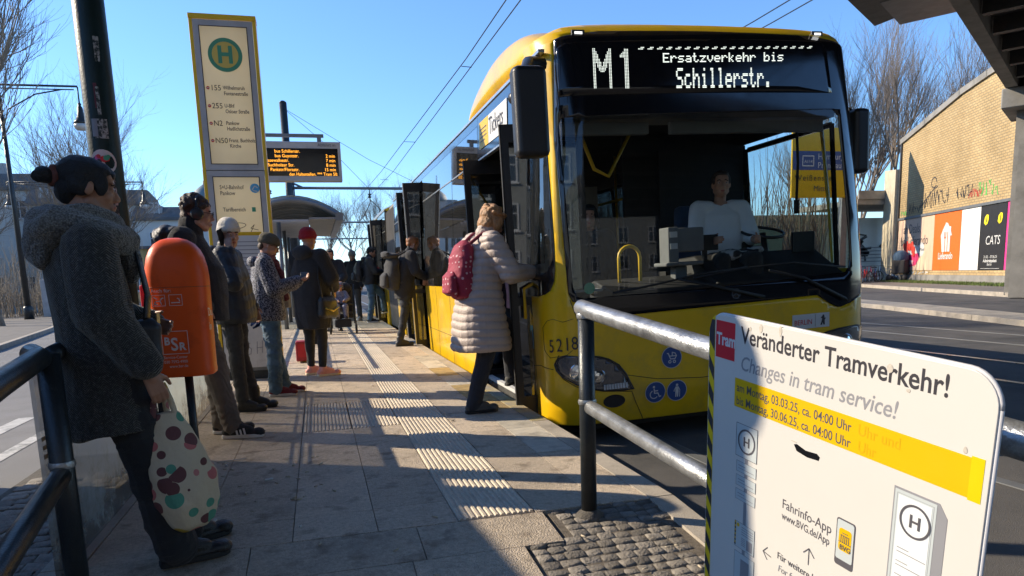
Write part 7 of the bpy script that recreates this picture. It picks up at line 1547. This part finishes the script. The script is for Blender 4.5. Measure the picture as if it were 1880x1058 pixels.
# -- driver and passengers
seat_j = dict(pelvis=(0,0,.62), hipR=(.09,.02,.58), hipL=(-.09,.02,.58), kneeR=(.13,.45,.60), kneeL=(-.13,.45,.60), ankR=(.13,.50,.16), ankL=(-.13,.50,.16), toeR=(.13,.66,.10), toeL=(-.13,.66,.10), chest=(0,-.05,.90), neck=(0,-.06,1.12), head=(0,-.03,1.27), shoR=(.19,-.06,1.06), shoL=(-.19,-.06,1.06), elbR=(.25,.04,.80), wriR=(.19,.34,.76), elbL=(-.25,.04,.80), wriL=(-.19,.34,.76))
p = Person('bus driver in a white polo shirt sitting behind the windscreen', (3.80,6.18,.52), -104, 1.86, seat_j, look=(-8,0), vox=.009, hands=((-.1,1,.1),(.1,1,.1)), curl=(.8,.8)); p.hair('short', mat('hair_dk', (.03,.02,.015), .6, var=.2), .001)
p.coat(mat('shirt_white', (.85,.86,.87), .8, var=.05), [(.62,0,.17,.13),(.8,-.03,.19,.15),(1.0,-.06,.185,.12),(1.06,-.06,.12,.08),(1.10,-.06,.07,.06)], (.080,.072,.03), seed=26, amp=.006, cuff=.16, name='polo_shirt'); p.trousers(M['cloth_black'], seed=27)
b = MB(); b.box((3.55,6.35,.35),(4.10,6.75,.52+.5)); b.box((3.58,6.62,.9),(4.08,6.76,1.75)); b.build('driver_seat', M['seat_cloth'], None, bevel=.05, label='dark driver seat behind the man in the white polo shirt', cat='seat')
p = Person('dark haired passenger standing inside the bus behind the windscreen', (2.82,7.15,.05), -110, 1.76, dict(elbR=(.27,.14,1.15), wriR=(.15,.15,1.40)), look=(0,-4), vox=.011, hands=((-.1,0,1),(0,0,-1)), palms=((-1,0,0),(1,0,0))); p.hair('long', M['hair_black']); p.coat(M['cloth_black'], [(.75,.0,.20,.15),(1.0,.0,.20,.15),(1.2,-.01,.205,.15),(1.36,-.01,.185,.12),(1.44,0,.10,.09)], (.09,.085,.065), seed=28); p.trousers(M['cloth_black']); p.shoes(M['cloth_black'])
p = Person('passenger in light jeans already standing inside the front door', (2.15,7.45,.05), 20, 1.70, dict(ankR=(.10,-.18,.09), toeR=(.10,-.02,.03), kneeR=(.1,.0,.5)), vox=.012); p.hair('short', M['hair_brown']); p.coat(cloth('pinkish', (.30,.17,.19)), [(.70,.0,.20,.15),(1.0,.0,.20,.15),(1.2,-.01,.205,.15),(1.36,-.01,.185,.12),(1.44,0,.10,.09)], (.09,.085,.065), seed=29); p.trousers(cloth('jeans_light', (.24,.33,.42))); p.shoes(M['cloth_black'])
p = Person('man in a dark jacket waiting beyond the stroller at the platform edge', (-.1,13.3,0), 175, 1.72, dict(), look=(0,-10), vox=.011); p.hair('short', M['hair_brown']); p.coat(M['cloth_charcoal'], [(.78,.0,.20,.15),(1.0,.0,.20,.15),(1.2,-.01,.205,.15),(1.36,-.01,.185,.12),(1.44,0,.10,.09)], (.09,.085,.065), seed=30, collar=.05); p.trousers(M['cloth_black']); p.shoes(M['leather_black'])
# ================================================================ BICYCLES AND SMALL THINGS
def bicycle(x, y, rz, label, m):
    o = empty('bicycle', (x,y,-.13), rz, label, 'bicycle', 'bicycles parked by the brick building')
    for wx_ in (-.52,.52):
        b = MB(); b.M = Matrix.Translation((wx_,0,.34)) @ Matrix.Rotation(R(90),4,'X'); b.tube([(.33*math.cos(t),.33*math.sin(t),0) for t in [2*math.pi*i/24 for i in range(25)]], .02, 6); wl = b.build('wheel', M['black_rubber'], o, 'all')
        b = MB(); b.M = Matrix.Translation((wx_,0,.34)) @ Matrix.Rotation(R(90),4,'X')
        for i in range(10): t = math.pi*i/10; b.tube([(.32*math.cos(t),.32*math.sin(t),0),(-.32*math.cos(t),-.32*math.sin(t),0)], .004, 3)
        b.build('spokes', M['silver'], wl)
    b = MB()
    for q in ([(-.52,0,.34),(-.12,0,.32),(.38,0,.80),(-.22,0,.82),(-.12,0,.32)], [(-.52,0,.34),(-.22,0,.82)], [(.52,0,.34),(.38,0,.80),(.36,0,.98)]): b.tube(q, .02, 6)
    b.build('frame', m, o, 'all'); b = MB(); b.box((-.36,-.06,.90),(-.10,.06,.95)); b.build('saddle', M['black_rubber'], o, bevel=.015); b = MB(); b.tube([(.30,-.28,1.0),(.38,-.1,1.02),(.38,.1,1.02),(.30,.28,1.0)], .014, 6); b.build('handlebar', M['black_rubber'], o, 'all'); return o
for i, (x, y, rz) in enumerate(((34.6,38.2,.3),(35.0,38.6,.9),(35.3,39.1,1.3),(34.3,38.9,.5),(35.7,38.4,2.0),(33.7,38.0,.6))): bicycle(x, y, rz, ['bicycle with dark frame nearest the brick wall corner','blue framed bicycle among the parked bicycles by the brick wall','red framed bicycle at the back of the parked bicycles','dark bicycle half hidden behind the blue hooded pushchair','blue bicycle turned sideways nearest the pushchair','red bicycle leftmost of the parked bicycles, by the bus mirror'][i], [M['dark_metal'],M['blue_print'],M['red_print']][i % 3])
pc = empty('covered_stroller', (36.0,37.6,-.13), R(200), 'blue hooded pushchair standing among the bicycles by the brick wall', 'stroller'); pc.scale = (1.35,1.35,1.35)
B = Blob(); B.ell((0,0,1.12),(.30,.36,.34)); B.build('hood', cloth('hood_blue', (.045,.085,.14)), pc, .03, 2); b = MB(); b.box((-.3,-.3,.35),(.3,.35,1.0)); b.build('body', M['cloth_black'], pc, bevel=.08)
for x in (-.3,.3):
    for y in (-.35,.35): b = MB(); b.M = Matrix.Translation((x,y,.16)) @ Matrix.Rotation(R(90),4,'Y'); b.lathe([(.02,0),(.15,.0),(.16,.02),(.02,.04)], n=18); b.build('wheel', M['black_rubber'], pc, 'all')
# cigarette ends and scraps of paper on the platform
rnd = random.Random(21); M['paper'] = mat('paper', (.58,.55,.50), .8, var=.15); M['butt'] = mat('butt', (.50,.42,.30), .8, var=.2)
spots = [(rnd.uniform(-.72,-.05), rnd.uniform(3.45,4.75)) for _ in range(30)]+[(rnd.uniform(-.6,1.4), rnd.uniform(3.2,9)) for _ in range(16)]+[(rnd.uniform(1.02,1.45), rnd.uniform(2.3,2.9)) for _ in range(5)]+[(rnd.uniform(-.8,.6), rnd.uniform(2.6,3.2)) for _ in range(8)]
b = MB(); b.tube([(-.014,0,.0045),(.014,0,.0045)], .004, 8); bm_ = b.mesh('butt', M['butt'], 'all')
for i, (x, y) in enumerate(spots):
    o = link('cigarette_end', bm_, None, label='cigarette end lying on the platform paving', cat='cigarette end', group='cigarette ends on the platform'); o.location = (x, y, zr(y)+.0015); o.rotation_euler = (0,0,rnd.uniform(0,6.28)); o.scale = (rnd.uniform(.6,1.2),)*3
def scrap(x, y, s, label, seed):
    r_ = random.Random(seed); n = 9; pts = [(s*(.6+.5*r_.random())*math.cos(2*math.pi*i/n), s*.5*(.6+.5*r_.random())*math.sin(2*math.pi*i/n)) for i in range(n)]
    b = MB(); top_ = [(px,py,.004+r_.uniform(0,.008)) for px,py in pts]; b.add([(px,py,.001) for px,py in pts]+top_+[(0,0,.010)], [(i,(i+1)%n,(i+1)%n+n,i+n) for i in range(n)]+[(i+n,(i+1)%n+n,2*n) for i in range(n)]+[tuple(range(n-1,-1,-1))]); o = b.build('paper_scrap', M['paper'], None, label=label, cat='litter'); o.location = (x, y, zr(y)+.001); o.rotation_euler = (0,0,r_.uniform(0,3)); return o
scrap(-.34,4.17,.035,'largest white paper scrap on the platform, right of the spotted tote bag',1); scrap(-.55,3.52,.022,'small crumpled paper scrap nearest the spotted tote bag',2); scrap(-.15,3.28,.012,'tiny pale scrap near the bottom centre of the platform',3); scrap(-.62,4.6,.02,'small scrap by the shoes of the headphones man',4); scrap(.22,6.5,.015,'tiny scrap on the ribbed side branch of the guide strip',5)
b = MB(); b.tube([(-.09,0,.004),(-.03,.006,.005),(.03,-.004,.004),(.09,.004,.005)], .0035, 6); o = b.build('drinking_straw', M['paper'], None, 'all', label='pale straw lying left on the platform near the headphones man', cat='litter'); o.location = (-.60,4.72,0.002); o.rotation_euler = (0,0,.25)
bpy.data.scenes.remove(_tmp)
# lettering becomes plain mesh
bpy.context.view_layer.update(); dg = bpy.context.evaluated_depsgraph_get()
for ob in [o for o in scene.objects if o.type == 'FONT']:
    me = bpy.data.meshes.new_from_object(ob.evaluated_get(dg), depsgraph=dg); nm = ob.name; par = ob.parent; mt = ob.matrix_local.copy()
    bpy.data.objects.remove(ob); o = link(nm, me, par); o.matrix_local = mt
